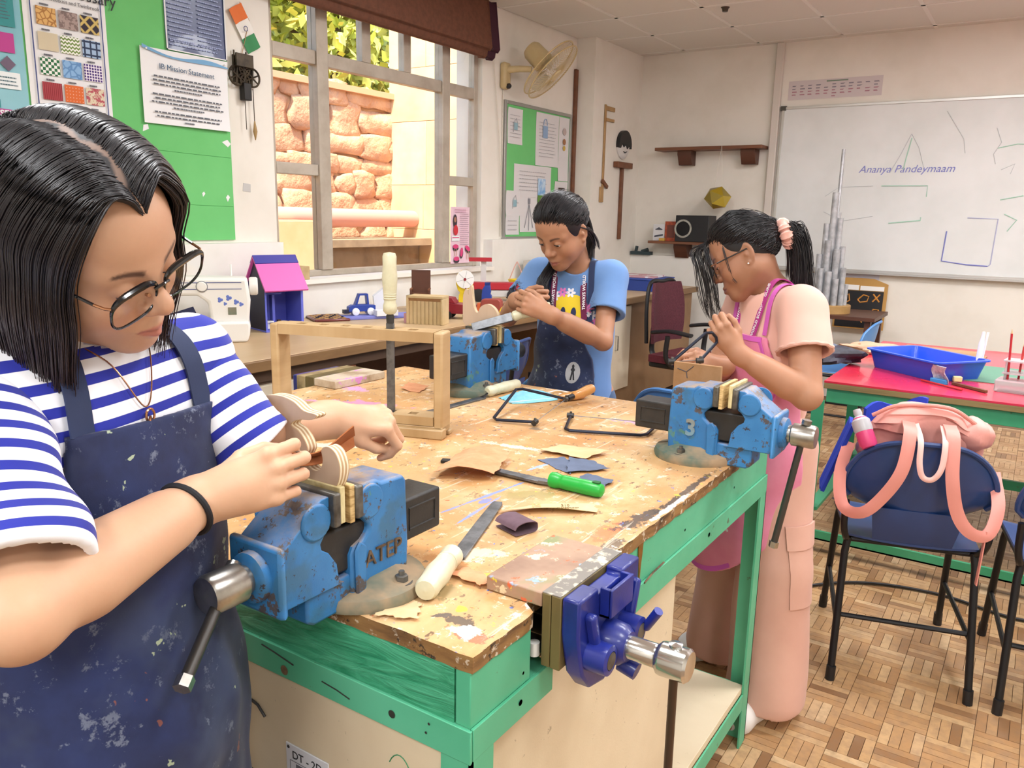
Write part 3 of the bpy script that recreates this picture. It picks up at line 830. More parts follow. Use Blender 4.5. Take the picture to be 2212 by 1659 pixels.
# ------------------------------------------------------------------ far wall
wbd = thing('whiteboard', 'large whiteboard with faint marker sketches on the far wall', 'whiteboard', (-.6, FY, 1.06))
x0, x1, z0, z1 = -1.925, 1.2, 1.056, 2.30
MB().box((x0, FY-.022, z0), (x1, FY-.002, z1)).build('writing_surface', M('whiteboard_enamel', 'e3e5e4', .45, col2='d9dcda', vs=2), wbd, world=True)
f = MB()
for lo, hi in (((x0-.02, FY-.03, z0-.02), (x1+.02, FY, z0)), ((x0-.02, FY-.03, z1), (x1+.02, FY, z1+.02)), ((x0-.02, FY-.03, z0), (x0, FY, z1)), ((x1, FY-.03, z0), (x1+.02, FY, z1))): f.box(lo, hi)
f.build('frame', M('whiteboard_frame', 'c9c7c2', .35, .6), wbd, world=True, bev=.002)
for x, z in ((x0-.01, z1+.01), (x0-.01, z0-.01)): MB().box((x-.02, FY-.033, z-.018), (x+.02, FY, z+.018)).build('corner_cap', M('grey_cap', '4c4a45', .6), wbd, world=True)
MB().box((x0+.03, FY-.06, z0-.032), (x1, FY-.028, z0-.02)).build('pen_tray', M('whiteboard_frame', 'c9c7c2', .35, .6), wbd, world=True)
m_mk_b = M('marker_blue', '7d82c4', .6); m_mk_b2 = M('marker_blue_faint', 'b3b6d6', .6); m_mk_g = M('marker_green_faint', 'a8d0bd', .6); m_mk_k = M('marker_grey_faint', 'c5c9ca', .6)
TW = FW(0, 0, FY-.0225)
def stroke(pts, w, m, name='marker_line'):
 MB().tube([(p[0], FY-.0225, p[1]) for p in pts], w, 5, flat=(1, 1)).build(name, m, wbd, world=True)
text('handwriting', 'Ananya Pandeymaam', .078, FW(-.985, 1.823, FY-.0235), m_mk_b, wbd, shear=.3)
stroke([(-.53, 1.47), (-.335, 1.465), (-.345, 1.14), (-.36, 1.125)], .004, m_mk_b2)
stroke([(-.655, 1.37), (-.665, 1.15), (-.50, 1.13), (-.36, 1.125)], .005, m_mk_b)
stroke([(-.97, 2.08), (-1.03, 1.93), (-1.09, 1.80)], .003, m_mk_k); stroke([(-.97, 2.08), (-.91, 1.98), (-.86, 1.83)], .003, m_mk_k)
stroke([(-.965, 2.05), (-.99, 1.90), (-1.0, 1.82)], .004, m_mk_g)
stroke([(-1.14, 1.70), (-.82, 1.70), (-.82, 1.62)], .004, m_mk_g); stroke([(-1.06, 1.42), (-.84, 1.445), (-.84, 1.47)], .005, m_mk_g)
stroke([(-.75, 2.23), (-.62, 2.03), (-.60, 1.93)], .003, m_mk_k); stroke([(-1.55, 1.62), (-1.45, 1.69), (-1.2, 1.70)], .0025, m_mk_k)
stroke([(-1.55, 1.5), (-1.4, 1.43), (-1.18, 1.47)], .0025, m_mk_k)
stroke([(-.40, 1.96), (-.28, 1.985), (-.2, 1.98)], .004, m_mk_g); stroke([(-.36, 1.81), (-.28, 1.85), (-.3, 1.78)], .003, m_mk_k); stroke([(-.34, 1.6), (-.2, 1.63)], .004, m_mk_g); stroke([(-.30, 1.5), (-.22, 1.46), (-.27, 1.38)], .004, m_mk_g)
stroke([(-.42, 2.1), (-.38, 2.0), (-.42, 1.92), (-.40, 1.85)], .003, m_mk_k)
def sheet_paper(name, label, cat, T, w, h, m=None, curl=.004, th=.0008, group=None):
 """a sheet of paper as a thing; T is its centre frame"""
 t = thing(name, label, cat, T.translation, group=group)
 t.matrix_basis = T
 b = MB(); b.sheet(lambda u, v: ((u-.5)*w, (v-.5)*h, th+.0012+curl*(abs(v-.5)*2)**4*(.5+.5*math.sin(5*u+w*9))), 10, 10, th)
 b.build('paper', m or m_paper, t)
 return t
def on(T, x, y, z=.0075): return T @ Matrix.Translation((x, y, z))
ti = FW(-1.565, 2.445)
t = sheet_paper('wall_chart', 'long pale wall chart of tiny columns above the whiteboard', 'chart', ti, .70, .145, M('chart_paper', 'd2c8c8', .8), .001)
b = MB(); rq = random.Random(4)
for k in range(11):
 for j in range(4 if k != 5 else 5):
  xx = -.32+.061*k; yy = .028-.022*j
  if rq.random() < .12: continue
  b.add([(xx, yy, 0), (xx+.04*rq.uniform(.5, 1), yy, 0), (xx+.04*rq.uniform(.6, 1), yy+.008, 0), (xx, yy+.008, 0)], [(0, 1, 2, 3)], 0 if j < 2 else 1)
b.add([(-.06, .052, 0), (.10, .052, 0), (.10, .062, 0), (-.06, .062, 0)], [(0, 1, 2, 3)], 2)
b.v = [(x, y, z+.004) for x, y, z in b.v]
b.build('print', [M('chart_ink', '8a8590', .8), M('chart_ink_pink', 'b0808c', .8), M('chart_ink_green', '7d8f7d', .8)], t)
t = sheet_paper('notice_strip', 'narrow pale notice strip below the whiteboard', 'notice', FW(-1.25, .995), .33, .06, M('notice_lilac', 'd4d2de', .8), .001)
b = MB(); scribble_lines(b, .26, .03, 2, 3, T=None) if False else None
def shelf(name, label, xa, xb, z, th, dep, brs):
 t = thing(name, label, 'shelf', ((xa+xb)/2, FY, z))
 MB().box((xa, FY-dep, z), (xb, FY, z+th)).build('board', m_mwood, t, world=True, bev=.002)
 for x in brs:
  MB().prism([(0, 0), (-dep*.72, 0), (-dep*.72, -.03), (-dep*.45, -.12), (0, -.12)], -.06, .06, T=frame((x, FY, z), (0, 1, 0), (0, 0, 1)) if False else Matrix(((0, 0, 1, x), (1, 0, 0, FY), (0, 1, 0, z), (0, 0, 0, 1)))).build('bracket', m_dwood, t, world=True, bev=.002)
 return t
shelf('wall_shelf', 'upper brown wooden wall shelf with two stub brackets', -2.97, -2.04, 1.995, .026, .18, (-2.72, -2.17))
shelf('wall_shelf', 'lower brown wooden wall shelf holding the black speaker', -2.98, -2.12, 1.205, .022, .2, (-2.70,))
sp = thing('speaker', 'black box speaker with a silver ring on the lower wall shelf', 'speaker', (-2.57, FY-.11, 1.227))
MB().box((-.16, -.09, 0), (.14, .09, .225)).build('cabinet', m_black_pl, sp, bev=.006)
MB().lathe([(.062, 0), (.062, .008), (.078, .008), (.078, 0)], 28, T=frame((-.085, -.09, .112), (1, 0, 0), (0, 0, 1)) @ Matrix.Translation((0, 0, 0))).build('ring', m_chrome, sp)
MB().lathe([(.0, .004), (.03, .002), (.06, .0)], 24, T=frame((-.085, -.09, .112), (1, 0, 0), (0, 0, 1))).build('cone', M('speaker_cone', '0c0c0e', .8), sp)
bx = thing('carton', 'small orange-red carton beside the black speaker', 'box', (-2.79, FY-.1, 1.227))
MB().box((-.055, -.05, 0), (.055, .05, .17)).build('box_body', M('orange_card', 'b2502e', .6, col2='8d3d28', vs=40), bx, bev=.002)
MB().box((-.035, -.0505, .03), (.035, -.0495, .14)).build('label', M('brown_label', '6e3c30', .6), bx)
bx = thing('carton', 'small white printed carton at the left end of the lower shelf', 'box', (-2.905, FY-.1, 1.227))
MB().box((-.055, -.04, 0), (.055, .04, .145)).build('box_body', M('white_card', 'd8d8da', .6), bx, bev=.002)
b = MB(); b.prism([(-.035, .10), (.0, .118), (.035, .10), (.03, .095), (-.03, .095)], 0, .0008, T=frame((0, -.0405, 0), (1, 0, 0), (0, 0, 1))); b.prism([(-.04, .045), (.04, .06), (.04, .045), (-.04, .03)], 0, .0008, T=frame((0, -.0405, 0), (1, 0, 0), (0, 0, 1))); b.build('print', m_ink, bx)
cu = MB().cbox((-2.86, FY-.165, 1.24), (.05, .03, .025)); tag(cu.build('yellow_block', M('ochre', 'c9a04a', .7), bev=.003), 'small ochre block in front of the white carton on the shelf', 'block')
ph = thing('hanging_polyhedron', 'faceted olive-gold paper polyhedron hung on string from the upper shelf', 'ornament', (-2.37, FY-.20, 1.60))
bm = bmesh.new(); bmesh.ops.create_icosphere(bm, subdivisions=1, radius=.115)
for v in bm.verts: v.co.z *= .85
bmesh.ops.dissolve_limit(bm, angle_limit=.05, verts=bm.verts, edges=bm.edges)
me = bpy.data.meshes.new('body'); bm.to_mesh(me); bm.free()
for k, c in enumerate(('a58a22', '8d7a1c', 'b7a038', '7c6a2a')): me.materials.append(M('gold_paper_%s' % 'abcd'[k], c, .35))
for k, p in enumerate(me.polygons): p.material_index = (k*7) % 4
o = bpy.data.objects.new('body', me); COL.objects.link(o); o.parent = ph; o.rotation_euler = (.2, .3, .4)
MB().tube([(-.04, .02, .09), (0, .015, .425), (.03, .01, .09)], .0022, 5).build('string', M('cord', 'd8d2c4', .8), ph)
m_cal = M('beech_wood', 'b38f60', .5, col2='a07c4e', vs=8)
cp = thing('wooden_calipers', 'giant pale wooden vernier calipers hung on the corner column', 'calipers', (-3.2, 6.2, 1.93))
b = MB()
b.box((-3.198, 6.185, 1.60), (-3.188, 6.215, 2.33)).box((-3.198, 6.2, 2.285), (-3.185, 6.36, 2.32)).box((-3.196, 6.2, 2.20), (-3.182, 6.35, 2.225))
b.box((-3.198, 6.15, 1.545), (-3.18, 6.20, 1.67)); b.build('beam', m_cal, cp, world=True, bev=.003)
MB().cbox((-3.182, 6.215, 1.695), (.02, .11, .03), rot=(-.5, 0, 0)).build('slider', m_mwood, cp, world=True, bev=.003)
hm = thing('wooden_mallet', 'long handled brown wooden mallet hung on the corner column', 'mallet', (-3.2, 6.53, 1.6))
MB().box((-3.198, 6.39, 1.84), (-3.15, 6.68, 1.89)).build('head', m_mwood, hm, world=True, bev=.004)
MB().box((-3.197, 6.52, 1.235), (-3.172, 6.555, 1.84)).build('handle', m_mwood, hm, world=True, bev=.004)
dc = thing('painted_disc', 'round black and white painted face disc on the corner column', 'wall ornament', (-3.2, 6.55, 2.03))
TD = LW(6.55, 2.035, -3.199)
MB().lathe([(.118, 0), (.118, .012), (.10, .022), (0, .03)], 28, T=TD).build('white_face', M('disc_white', 'd9d6d2', .6), dc, world=True)
cap = [(.121*math.cos(a), .121*math.sin(a)) for a in [math.radians(-12+204*k/20) for k in range(21)]]+[(-.09, -.03), (-.06, .01), (-.03, -.02), (.01, .0), (.04, -.03), (.08, .0)]
MB().prism(cap, .0, .034, T=TD).build('black_cap', m_black_pl, dc, world=True)
MB().tube([TD @ Vector((-.03, -.055, .03)), TD @ Vector((0, -.065, .031)), TD @ Vector((.035, -.052, .03))], .0035, 5).build('mouth_line', m_black_pl, dc, world=True)
sk = MB().box((-3.365, 5.955, 1.252), (-3.345, 5.995, 2.58)); tag(sk.build('wooden_strip', m_mwood, bev=.002), 'tall thin brown wooden strip standing on the ledge beside the column', 'strip')
stn = thing('side_table', 'dark wooden side table under the silver tower model', 'table', (-1.28, 6.3, 0))
MB().box((-1.6, 6.05, .74), (-.95, 6.6, .768)).build('table_top', m_dwood, stn, world=True, bev=.002)
for x in (-1.57, -1.02):
 for y in (6.08, 6.53): MB().box((x, y, 0), (x+.04, y+.04, .74)).build('leg', m_dwood, stn, world=True)
pnl = thing('tool_board', 'black board with orange tool drawings leaning on the far wall', 'board', (-1.2, 6.75, .6))
Tp = frame((-1.2, 6.865, .79), (1, 0, 0), (0, .08, 1))
MB().prism([(-.19, -.2), (.19, -.2), (.19, .16), (.08, .2), (-.19, .2)], -.012, 0, T=Tp).build('backing', M('ochre_ply', 'b98d4a', .6), pnl, world=True)
MB().prism([(-.175, -.19), (.165, -.19), (.165, .10), (-.175, .10)], 0, .004, T=Tp).build('black_panel', m_black_pl, pnl, world=True)
MB().prism([(-.175, .105), (-.02, .105), (-.02, .145), (-.175, .145)], 0, .006, T=Tp).build('white_label', m_white, pnl, world=True)
MB().prism([(-.01, .105), (.165, .105), (.165, .14), (-.01, .14)], 0, .006, T=Tp).build('white_label', m_white, pnl, world=True)
m_orl = M('orange_line', 'c98a3c', .6)
for pts in ([(-.02, .03), (.02, .07), (.06, .06), (.05, .02), (.0, .01), (-.02, .03)], [(.09, .08), (.14, .02)], [(.14, .08), (.09, .02)], [(-.04, -.11), (.02, -.08), (.06, -.06), (.05, -.1), (.01, -.12), (.03, -.15)], [(.10, -.04), (.14, -.04), (.14, -.12), (.10, -.12), (.10, -.04)], [(-.12, .05), (-.09, .07), (-.08, .02), (-.11, .0)]):
 MB().tube([Tp @ Vector((x, y, .005)) for x, y in pts], .006, 5).build('drawn_tool', m_orl, pnl, world=True)
tw = thing('tower_model', 'silver stepped skyscraper model of clustered tubes on a round wooden base', 'model', (-1.31, 6.25, .768))
MB().lathe([(.155, 0), (.155, .055), (.15, .06), (0, .06)], 28).build('base', M('beech_base', 'b8925c', .5, col2='a5804b', vs=9), tw)
m_alum = M('silver_tube', 'b9babc', .4, .25, col2='9b9c9e', vs=20)
for x, y, h, r in ((0, 0, 1.10, .013), (-.018, -.02, .80, .024), (-.004, .01, .66, .03), (.03, -.015, .62, .02), (-.06, -.02, .58, .022), (-.03, -.05, .46, .024), (.035, -.055, .40, .024), (.065, -.02, .42, .02), (-.085, -.045, .36, .022), (-.055, -.085, .26, .022), (.0, -.09, .24, .024), (.09, -.05, .27, .02), (.055, -.095, .19, .02), (-.11, -.02, .22, .02), (.11, -.01, .15, .018)):
 MB().lathe([(r, .06), (r, .06+h), (r*.9, .062+h), (0, .062+h)], 14, T=Tm((x, y, 0))).build('tube', m_alum, tw)
bf = thing('box_file', 'blue lidded box with red and white papers on it on the worktop end', 'box', (-2.83, 6.05, .858))
MB().box((-.33, -.2, 0), (.30, .2, .085)).build('box_body', M('box_blue', '27418f', .5), bf, bev=.004)
MB().box((-.335, -.205, .085), (.305, .205, .097)).build('lid', M('lid_blue', '2d4ba0', .5), bf, bev=.003)
MB().box((.29, -.1, .03), (.306, -.05, .06)).build('latch', m_chrome, bf)
pp = MB().cbox((-2.83, 6.05, .963), (.5, .3, .012), rot=(0, 0, .1)); tag(pp.build('paper_pile', M('papers_pinkish', 'c99aa0', .8, col2='e6e0e2', vs=7, lo=.48, hi=.52)), 'small pile of pink and white papers on the blue box', 'papers')
sm = MB(); sm.box((-3.19, 6.80, 1.0951), (-3.0, 6.87, 1.125)); sm.tube([(-3.15, 6.83, 1.12), (-3.14, 6.83, 1.17)], .015, 8); sm.tube([(-3.09, 6.83, 1.12), (-3.03, 6.83, 1.14)], .02, 8)
tag(sm.build('bench_clamp', M('teal_dark', '2d3f44', .5)), 'small dark clamp lying on the far wall ledge behind the blue tee', 'clamp')
# ------------------------------------------------------------------ left wall: board, posters, clock
gb = struct(MB().box((WX, 1.2, 1.272), (WX+.012, 2.612, 2.62)).build('trim_6', m_green_felt)) if False else None
gbd = thing('pin_board', 'tall bright green felt pin board on the left wall behind the girl with glasses', 'pin board', (WX, 2.0, 1.28))
MB().box((WX, 1.2, 1.276), (WX+.010, 2.61, 2.62)).build('felt', m_green_felt, gbd, world=True)
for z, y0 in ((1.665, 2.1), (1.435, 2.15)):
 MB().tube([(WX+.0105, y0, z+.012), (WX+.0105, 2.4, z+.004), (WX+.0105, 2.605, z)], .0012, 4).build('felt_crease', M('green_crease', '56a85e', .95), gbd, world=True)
def wallpaper(name, label, cat, y0, y1, z0, z1, m=None, dx=.012, curl=.004):
 T = LW((y0+y1)/2, (z0+z1)/2, WX+dx)
 return sheet_paper(name, label, cat, T, y1-y0, z1-z0, m, curl), T
for y, z, s, a in ((2.165, 1.765, .02, .6), (2.585, 1.735, .024, -.4), (2.44, 1.49, .012, 1.0), (2.575, 1.475, .016, 1.2)):
 tp = MB().prism([(-s, -s*.4), (s*.6, -s*.7), (s, .2*s), (0, s*.6)], 0, .0012, T=LW(y, z, WX+.0105) @ Matrix.Rotation(a, 4, 'Z'))
 tag(tp.build('paper_scrap', m_paper), {2.165: 'white torn paper scrap below the left corner of the mission statement', 2.585: 'white torn scrap below the right corner of the mission statement', 2.44: 'tiny white scrap low on the green board, the left one of two', 2.575: 'tiny white scrap low on the green board near its right edge'}[y], 'paper scrap')
ps = MB().prism([(-.025, -.018), (.022, -.022), (.024, .016), (-.02, .022)], 0, .0012, T=LW(2.70, 1.53, WX+.0005)); tag(ps.build('tape_mark', M('grey_tape', 'bdbbb8', .7)), 'small grey tape mark on the white wall beside the window', 'tape')
tp, T = wallpaper('teal_poster', 'teal information poster of phrases at the top left corner', 'poster', 1.25, 1.684, 1.60, 2.45, M('teal_poster_paper', '7fb9c6', .6, col2='93c7d2', vs=2))
def patch(t, T, x, y, w, h, m, name='print_block', z=.0085, rot=0):
 MB().add([(-w/2, -h/2, 0), (w/2, -h/2, 0), (w/2, h/2, 0), (-w/2, h/2, 0)], [(0, 1, 2, 3)], T=T @ Tm((x, y, z), (0, 0, rot))).build(name, m, t, world=True)
m_mag = M('print_magenta', 'b83a8c', .6); m_teal = M('print_teal', '2f8c8f', .6); m_yel = M('print_yellow', 'e0b62c', .6); m_wht = M('print_white', 'e8eef0', .6); m_prp = M('print_purple_grey', '6a5a70', .6); m_dkb = M('print_dark', '2c3440', .6)
patch(tp, T, .125, .105, .13, .115, m_teal); patch(tp, T, .10, -.01, .16, .07, m_mag); patch(tp, T, .15, -.085, .04, .04, m_prp, rot=.8); patch(tp, T, .13, -.145, .12, .06, m_wht)
patch(tp, T, .06, -.232, .10, .03, m_teal); patch(tp, T, .09, -.268, .15, .036, m_mag); patch(tp, T, .05, -.39, .05, .075, m_wht); patch(tp, T, .085, -.39, .012, .075, m_dkb); patch(tp, T, .155, -.385, .085, .075, m_yel)
text('lettering', 'PHRASES', .034, T @ Matrix.Translation((.085, -.268, .010)), m_wht, tp, bold=.001)
text('lettering', 'de', .03, T @ Matrix.Translation((.07, -.232, .010)), m_wht, tp, shear=.3)
b = MB(); scribble_lines(b, .10, .04, 3, 5, T @ Matrix.Translation((.13, -.148, .0095))); scribble_lines(b, .13, .04, 3, 6, T @ Matrix.Translation((.12, -.32, .0095))); scribble_lines(b, .07, .05, 5, 8, T @ Matrix.Translation((.155, -.385, .0095))); scribble_lines(b, .1, .07, 6, 9, T @ Matrix.Translation((.125, .105, .0095))); b.build('small_print', M('print_grey_dark', '55707a', .7), tp, world=True)
gp, T = wallpaper('pattern_poster', 'white pattern glossary poster with rows of fabric swatches', 'poster', 1.692, 2.02, 1.56, 2.36)
for x in (-.138, .142):
 MB().add([(x-.0022, -.39, .0082), (x+.0022, -.39, .0082), (x+.0022, .30, .0082), (x-.0022, .30, .0082)], [(0, 1, 2, 3)], T=T).build('border_line', M('print_navy_line', '2d3f7c', .6), gp, world=True)
text('lettering', 'Pattern Glossary', .062, T @ Matrix.Translation((.0, .285, .0085)), M('print_black', '1e1e22', .6), gp)
text('lettering', 'by Sweetknit and Twinbrook', .020, T @ Matrix.Translation((.02, .245, .0085)), M('print_grey', '6a6a70', .6), gp)
def swatch(kind, a, b, sc, rot=0):
 t = NT('swatch'); v = t.mapped(scale=(sc, sc, sc), rot=(0, 0, rot), kind='Generated' if False else 'Object')
 if kind == 'check':
  n = t.n('TexChecker'); n.inputs['Scale'].default_value = 1; t.l(v, n.inputs[0]); f = n.outputs[1]
 elif kind == 'wave':
  n = t.n('TexWave'); n.inputs['Scale'].default_value = .5; n.inputs['Distortion'].default_value = 6; t.l(v, n.inputs[0]); f = n.outputs[1]
 elif kind == 'stripe':
  n = t.n('TexWave'); n.inputs['Scale'].default_value = .3; n.inputs['Distortion'].default_value = 0; t.l(v, n.inputs[0]); f = n.outputs[1]
 elif kind == 'zig':
  s_ = t.n('SeparateXYZ'); t.l(v, s_.inputs[0]); tri = t.math('PINGPONG', s_.outputs[0], .5); f = t.math('FRACT', t.math('ADD', s_.outputs[1], tri))
 elif kind == 'dots':
  n = t.n('TexVoronoi'); n.inputs['Scale'].default_value = 1; n.inputs['Randomness'].default_value = 0; t.l(v, n.inputs['Vector']); f = n.outputs['Distance']
 elif kind == 'cells':
  n = t.n('TexVoronoi'); n.inputs['Scale'].default_value = 1; n.feature = 'DISTANCE_TO_EDGE'; t.l(v, n.inputs['Vector']); f = n.outputs['Distance']
 elif kind == 'grid':
  s_ = t.n('SeparateXYZ'); t.l(v, s_.inputs[0]); f = t.math('MAXIMUM', t.math('PINGPONG', s_.outputs[0], .5), t.math('PINGPONG', s_.outputs[1], .5))
 else:
  f = t.noise(1, 3, .6, vec=v)
 thr = {'check': .5, 'wave': .5, 'stripe': .5, 'zig': .5, 'dots': .33, 'cells': .1, 'grid': .36}.get(kind, .5)
 t.base(t.ramp(f, [(thr-.04, a), (thr+.04, b)])); t.setp(Roughness=.7); return t.m
SW = [('cells', 'a8743c', 'd9ad6a', 50), ('noise', '7d6a66', 'a8948e', 70), ('grid', '2c2230', 'cdb46a', 30, .78), ('dots', '4c4032', 'cfc2a6', 45), ('zig', 'f0f0ea', '6d8a3c', 70), ('grid', '9fb8d6', '1f3050', 40),
      ('check', '1f6a3c', 'eeeeea', 90), ('cells', '5f8cc0', '88b2dc', 40), ('grid', '4a2f7c', 'efeaf2', 90), ('stripe', '8a1f28', 'a84048', 140), ('dots', 'f0e4d6', 'd8692c', 80), ('noise', 'd9cbb0', 'b04a58', 60),
      ('wave', '88aec8', 'd6e4ec', 40), ('grid', 'efefef', '26262c', 80, .78), ('noise', '4c4a3e', '7a745e', 200), ('noise', 'd8cf6a', 'b0b04a', 60), ('stripe', '6a6f52', '9aa07a', 120), ('cells', '8a9a3a', 'b9c45a', 60)]
for k, s in enumerate(SW):
 i, j = k % 3, k//3
 patch(gp, T, -.085+.086*i+.004, .178-.092*j-.010*i*0, .076, .066, swatch(*s), 'swatch')
 b = MB(); scribble_lines(b, .035, .008, 1, k, T @ Matrix.Translation((-.085+.086*i, .178-.092*j+.042, .0085)), th=.8); b.build('swatch_name', m_ink, gp, world=True)
nv, T = wallpaper('navy_poster', 'dark navy poster of small white print at the top of the green board', 'poster', 2.292, 2.605, 2.108, 2.58, M('navy_poster_paper', '1f2f63', .3, coat=.2), .0115)
b = MB()
for x in (-.075, .075): scribble_lines(b, .13, .24, 13, int(x*100)+20, T @ Matrix.Translation((x, -.08, .0085)), th=.28)
scribble_lines(b, .28, .03, 2, 3, T @ Matrix.Translation((0, -.205, .0085)), th=.3); scribble_lines(b, .28, .04, 2, 5, T @ Matrix.Translation((0, .06, .0085)), th=.4)
b.build('print', M('print_pale_blue', '9aa6cc', .6), nv, world=True)
f = MB()
for lo, hi in (((-.158, -.238, .0084), (-.152, .238, .0086)), ((.152, -.238, .0084), (.158, .238, .0086)), ((-.158, -.238, .0084), (.158, -.233, .0086))): f.box(lo, hi, T=T)
f.build('white_margin', m_paper, nv, world=True)
ms, T = wallpaper('mission_statement', 'white mission statement sheet with a blue wave header, pinned on the green board', 'poster', 2.158, 2.60, 1.785, 2.10, m_paper, .020, .008)
T = T @ Matrix.Rotation(math.radians(-1.0), 4, 'Z')
text('lettering', 'IB Mission Statement', .033, T @ Matrix.Translation((0, .082, .011)), M('print_slate', '3e5a78', .6), ms)
b = MB()
for (yy, n_, sd) in ((.04, 4, 1), (-.035, 4, 2), (-.11, 3, 3)):
 for q in range(n_):
  w = (.36, .38, .37, .16)[q] if n_ == 4 else (.37, .38, .06)[q]
  scribble_lines(b, w, .016, 1, sd*10+q, T @ Matrix.Translation((-.0, yy-.0165*q, .0105)), th=.42, center=True)
b.build('print', M('print_grey_mid', '5f626a', .7), ms, world=True)
def wv(u, v):
 x = -.218+.436*u; y = .152-.014*math.sin(PI*u*1.2)*.8-.026*u*0-.028*u-.012*math.sin(6.3*u)*.5
 th = .012*(1-u)**2+.020*math.exp(-((u-.72)/.25)**2)*.8
 return T @ Vector((x, y+(v-.3)*th*1.2, .0112))
MB().grid(wv, 24, 2).build('wave_header', M('print_wave_blue', '6fa3cc', .6), ms, world=True)
for u in (-.2, .2):
 pn = MB().lathe([(.004, 0), (.004, .006), (0, .007)], 8, T=T @ Matrix.Translation((u, .145, .010))); pn.build('pin', m_white, ms, world=True)
fg = thing('paper_flag', 'small orange, white and green paper flag with a blue wheel on the wall', 'flag', (WX, 2.72, 2.27))
Tf = LW(2.722, 2.272, WX+.012) @ Matrix.Rotation(math.radians(-58), 4, 'Z')
for k, c in enumerate(('e0763c', 'ece9e2', '3f8a58')):
 MB().sheet(lambda u, v: Tf @ Vector((-.105+.07*k+.07*u, (v-.5)*.085, .006*math.sin(6*(v+.3)+k))), 4, 6, .001).build('flag_stripe', M('flag_'+c, c, .8), fg, world=True)
MB().tube([Tf @ Vector((.011*math.cos(a), .011*math.sin(a)-.002, .010)) for a in [2*PI*k/20 for k in range(20)]], .0016, 5, closed=True).build('wheel', M('flag_wheel', '2f3f7c', .7), fg, world=True)
MB().tube([Tf @ Vector((-.11, .04, .002)), Tf @ Vector((-.02, .045, .002)), (WX+.006, 2.70, 2.145)], .0018, 5).build('stick', M('beech_wood', 'b38f60'), fg, world=True)
m_brz = M('dark_bronze', '4a3f30', .5, .5, col2='2c261f', vs=18)
ck = thing('skeleton_clock', 'dark bronze skeleton clock movement with hanging pendulums on the wall', 'clock', (WX, 2.70, 2.05))
Tc = LW(2.70, 2.05, WX+.004)
MB().box((-.055, -.03, 0), (.055, .095, .012), T=Tc).build('back_plate', m_brz, ck, world=True, bev=.002)
MB().box((-.06, .04, .03), (.04, .1, .04), T=Tc).build('front_plate', m_brz, ck, world=True, bev=.002)
for x, y, r in ((-.045, -.0, .045), (.045, .0, .042), (0, .035, .03), (0, -.02, .026)):
 g = MB()
 Tg = Tc @ Matrix.Translation((x, y, .02))
 g.tube([Tg @ Vector((r*math.cos(a), r*math.sin(a), 0)) for a in [2*PI*k/28 for k in range(28)]], .005, 6, closed=True)
 for k in range(3): a = PI*k/3+.4; g.tube([Tg @ Vector((-r*math.cos(a), -r*math.sin(a), 0)), Tg @ Vector((r*math.cos(a), r*math.sin(a), 0))], .004, 5)
 g.build('gear', m_brz, ck, world=True)
for x in (-.05, .02): MB().tube([Tc @ Vector((x, .09, .01)), Tc @ Vector((x, .115, .01))], .004, 6).build('post', m_brz, ck, world=True)
MB().box((-.022, -.11, .004), (.022, -.03, .04), T=Tc).build('weight_box', M('black_brass', '1f1c1a', .45, .3), ck, world=True, bev=.003)
MB().tube([Tc @ Vector((-.005, -.11, .02)), Tc @ Vector((-.003, -.245, .02))], .002, 5).build('chain', m_brz, ck, world=True)
MB().tube([Tc @ Vector((.045, -.05, .02)), Tc @ Vector((.047, -.2, .02))], .0022, 5).build('pendulum_rod', m_brz, ck, world=True)
MB().tube([Tc @ Vector((.047, -.2, .02)), Tc @ Vector((.048, -.25, .02)), Tc @ Vector((.048, -.29, .02))], [.003, .011, .002], 10).build('pendulum_bob', M('straw_brass', 'a5875a', .5, .4), ck, world=True)
m_fan = M('cream_fan_plastic', 'cdb98c', .4, col2='bfa878', vs=4)
fn = thing('wall_fan', 'cream wall-mounted fan tilted beside the window', 'fan', (WX, 4.93, 2.38))
MB().box((WX, 4.90, 2.29), (WX+.05, 4.985, 2.47)).build('bracket', m_fan, fn, world=True, bev=.02)
MB().lathe([(.018, 0), (.018, .02), (.008, .03), (0, .03)], 12, T=Matrix.Translation((WX+.045, 4.94, 2.31)) @ Matrix.Rotation(PI/2, 4, 'Y')).build('switch_knob', m_black_pl, fn, world=True)
MB().tube([(WX+.03, 4.945, 2.42), (WX+.12, 4.98, 2.425), (WX+.20, 5.01, 2.42)], [.026, .022, .02], 10).build('arm', m_fan, fn, world=True)
fc = Vector((WX+.27, 5.08, 2.455))
fa = Vector((.67, .20, -.68)).normalized()
fx_ = fa.orthogonal().normalized(); Tfan = frame(fc, fx_, fa.cross(fx_)); Tfan = frame(fc, fx_, fa.cross(fx_))
MB().lathe([(0, -.17), (.055, -.165), (.07, -.14), (.075, -.02), (.06, .0), (0, .005)], 24, T=Tfan).build('motor_housing', m_fan, fn, world=True)
cg = MB(); R_ = .23
for zz, rr2 in ((.03, 1.0), (.075, .99)): cg.tube([Tfan @ Vector((R_*rr2*math.cos(a), R_*rr2*math.sin(a), zz)) for a in [2*PI*k/40 for k in range(40)]], .005, 6, closed=True)
for k in range(56):
 a = 2*PI*k/56; c_, s_ = math.cos(a), math.sin(a)
 for zz0, zz1 in ((.01, .03), (.105, .075)): cg.tube([Tfan @ Vector((.05*c_, .05*s_, zz0)), Tfan @ Vector((R_*.75*c_, R_*.75*s_, zz0*.75+zz1*.25)), Tfan @ Vector((R_*c_, R_*s_, zz1))], .0015, 3, cap=False)
cg.build('wire_cage', m_fan, fn, world=True)
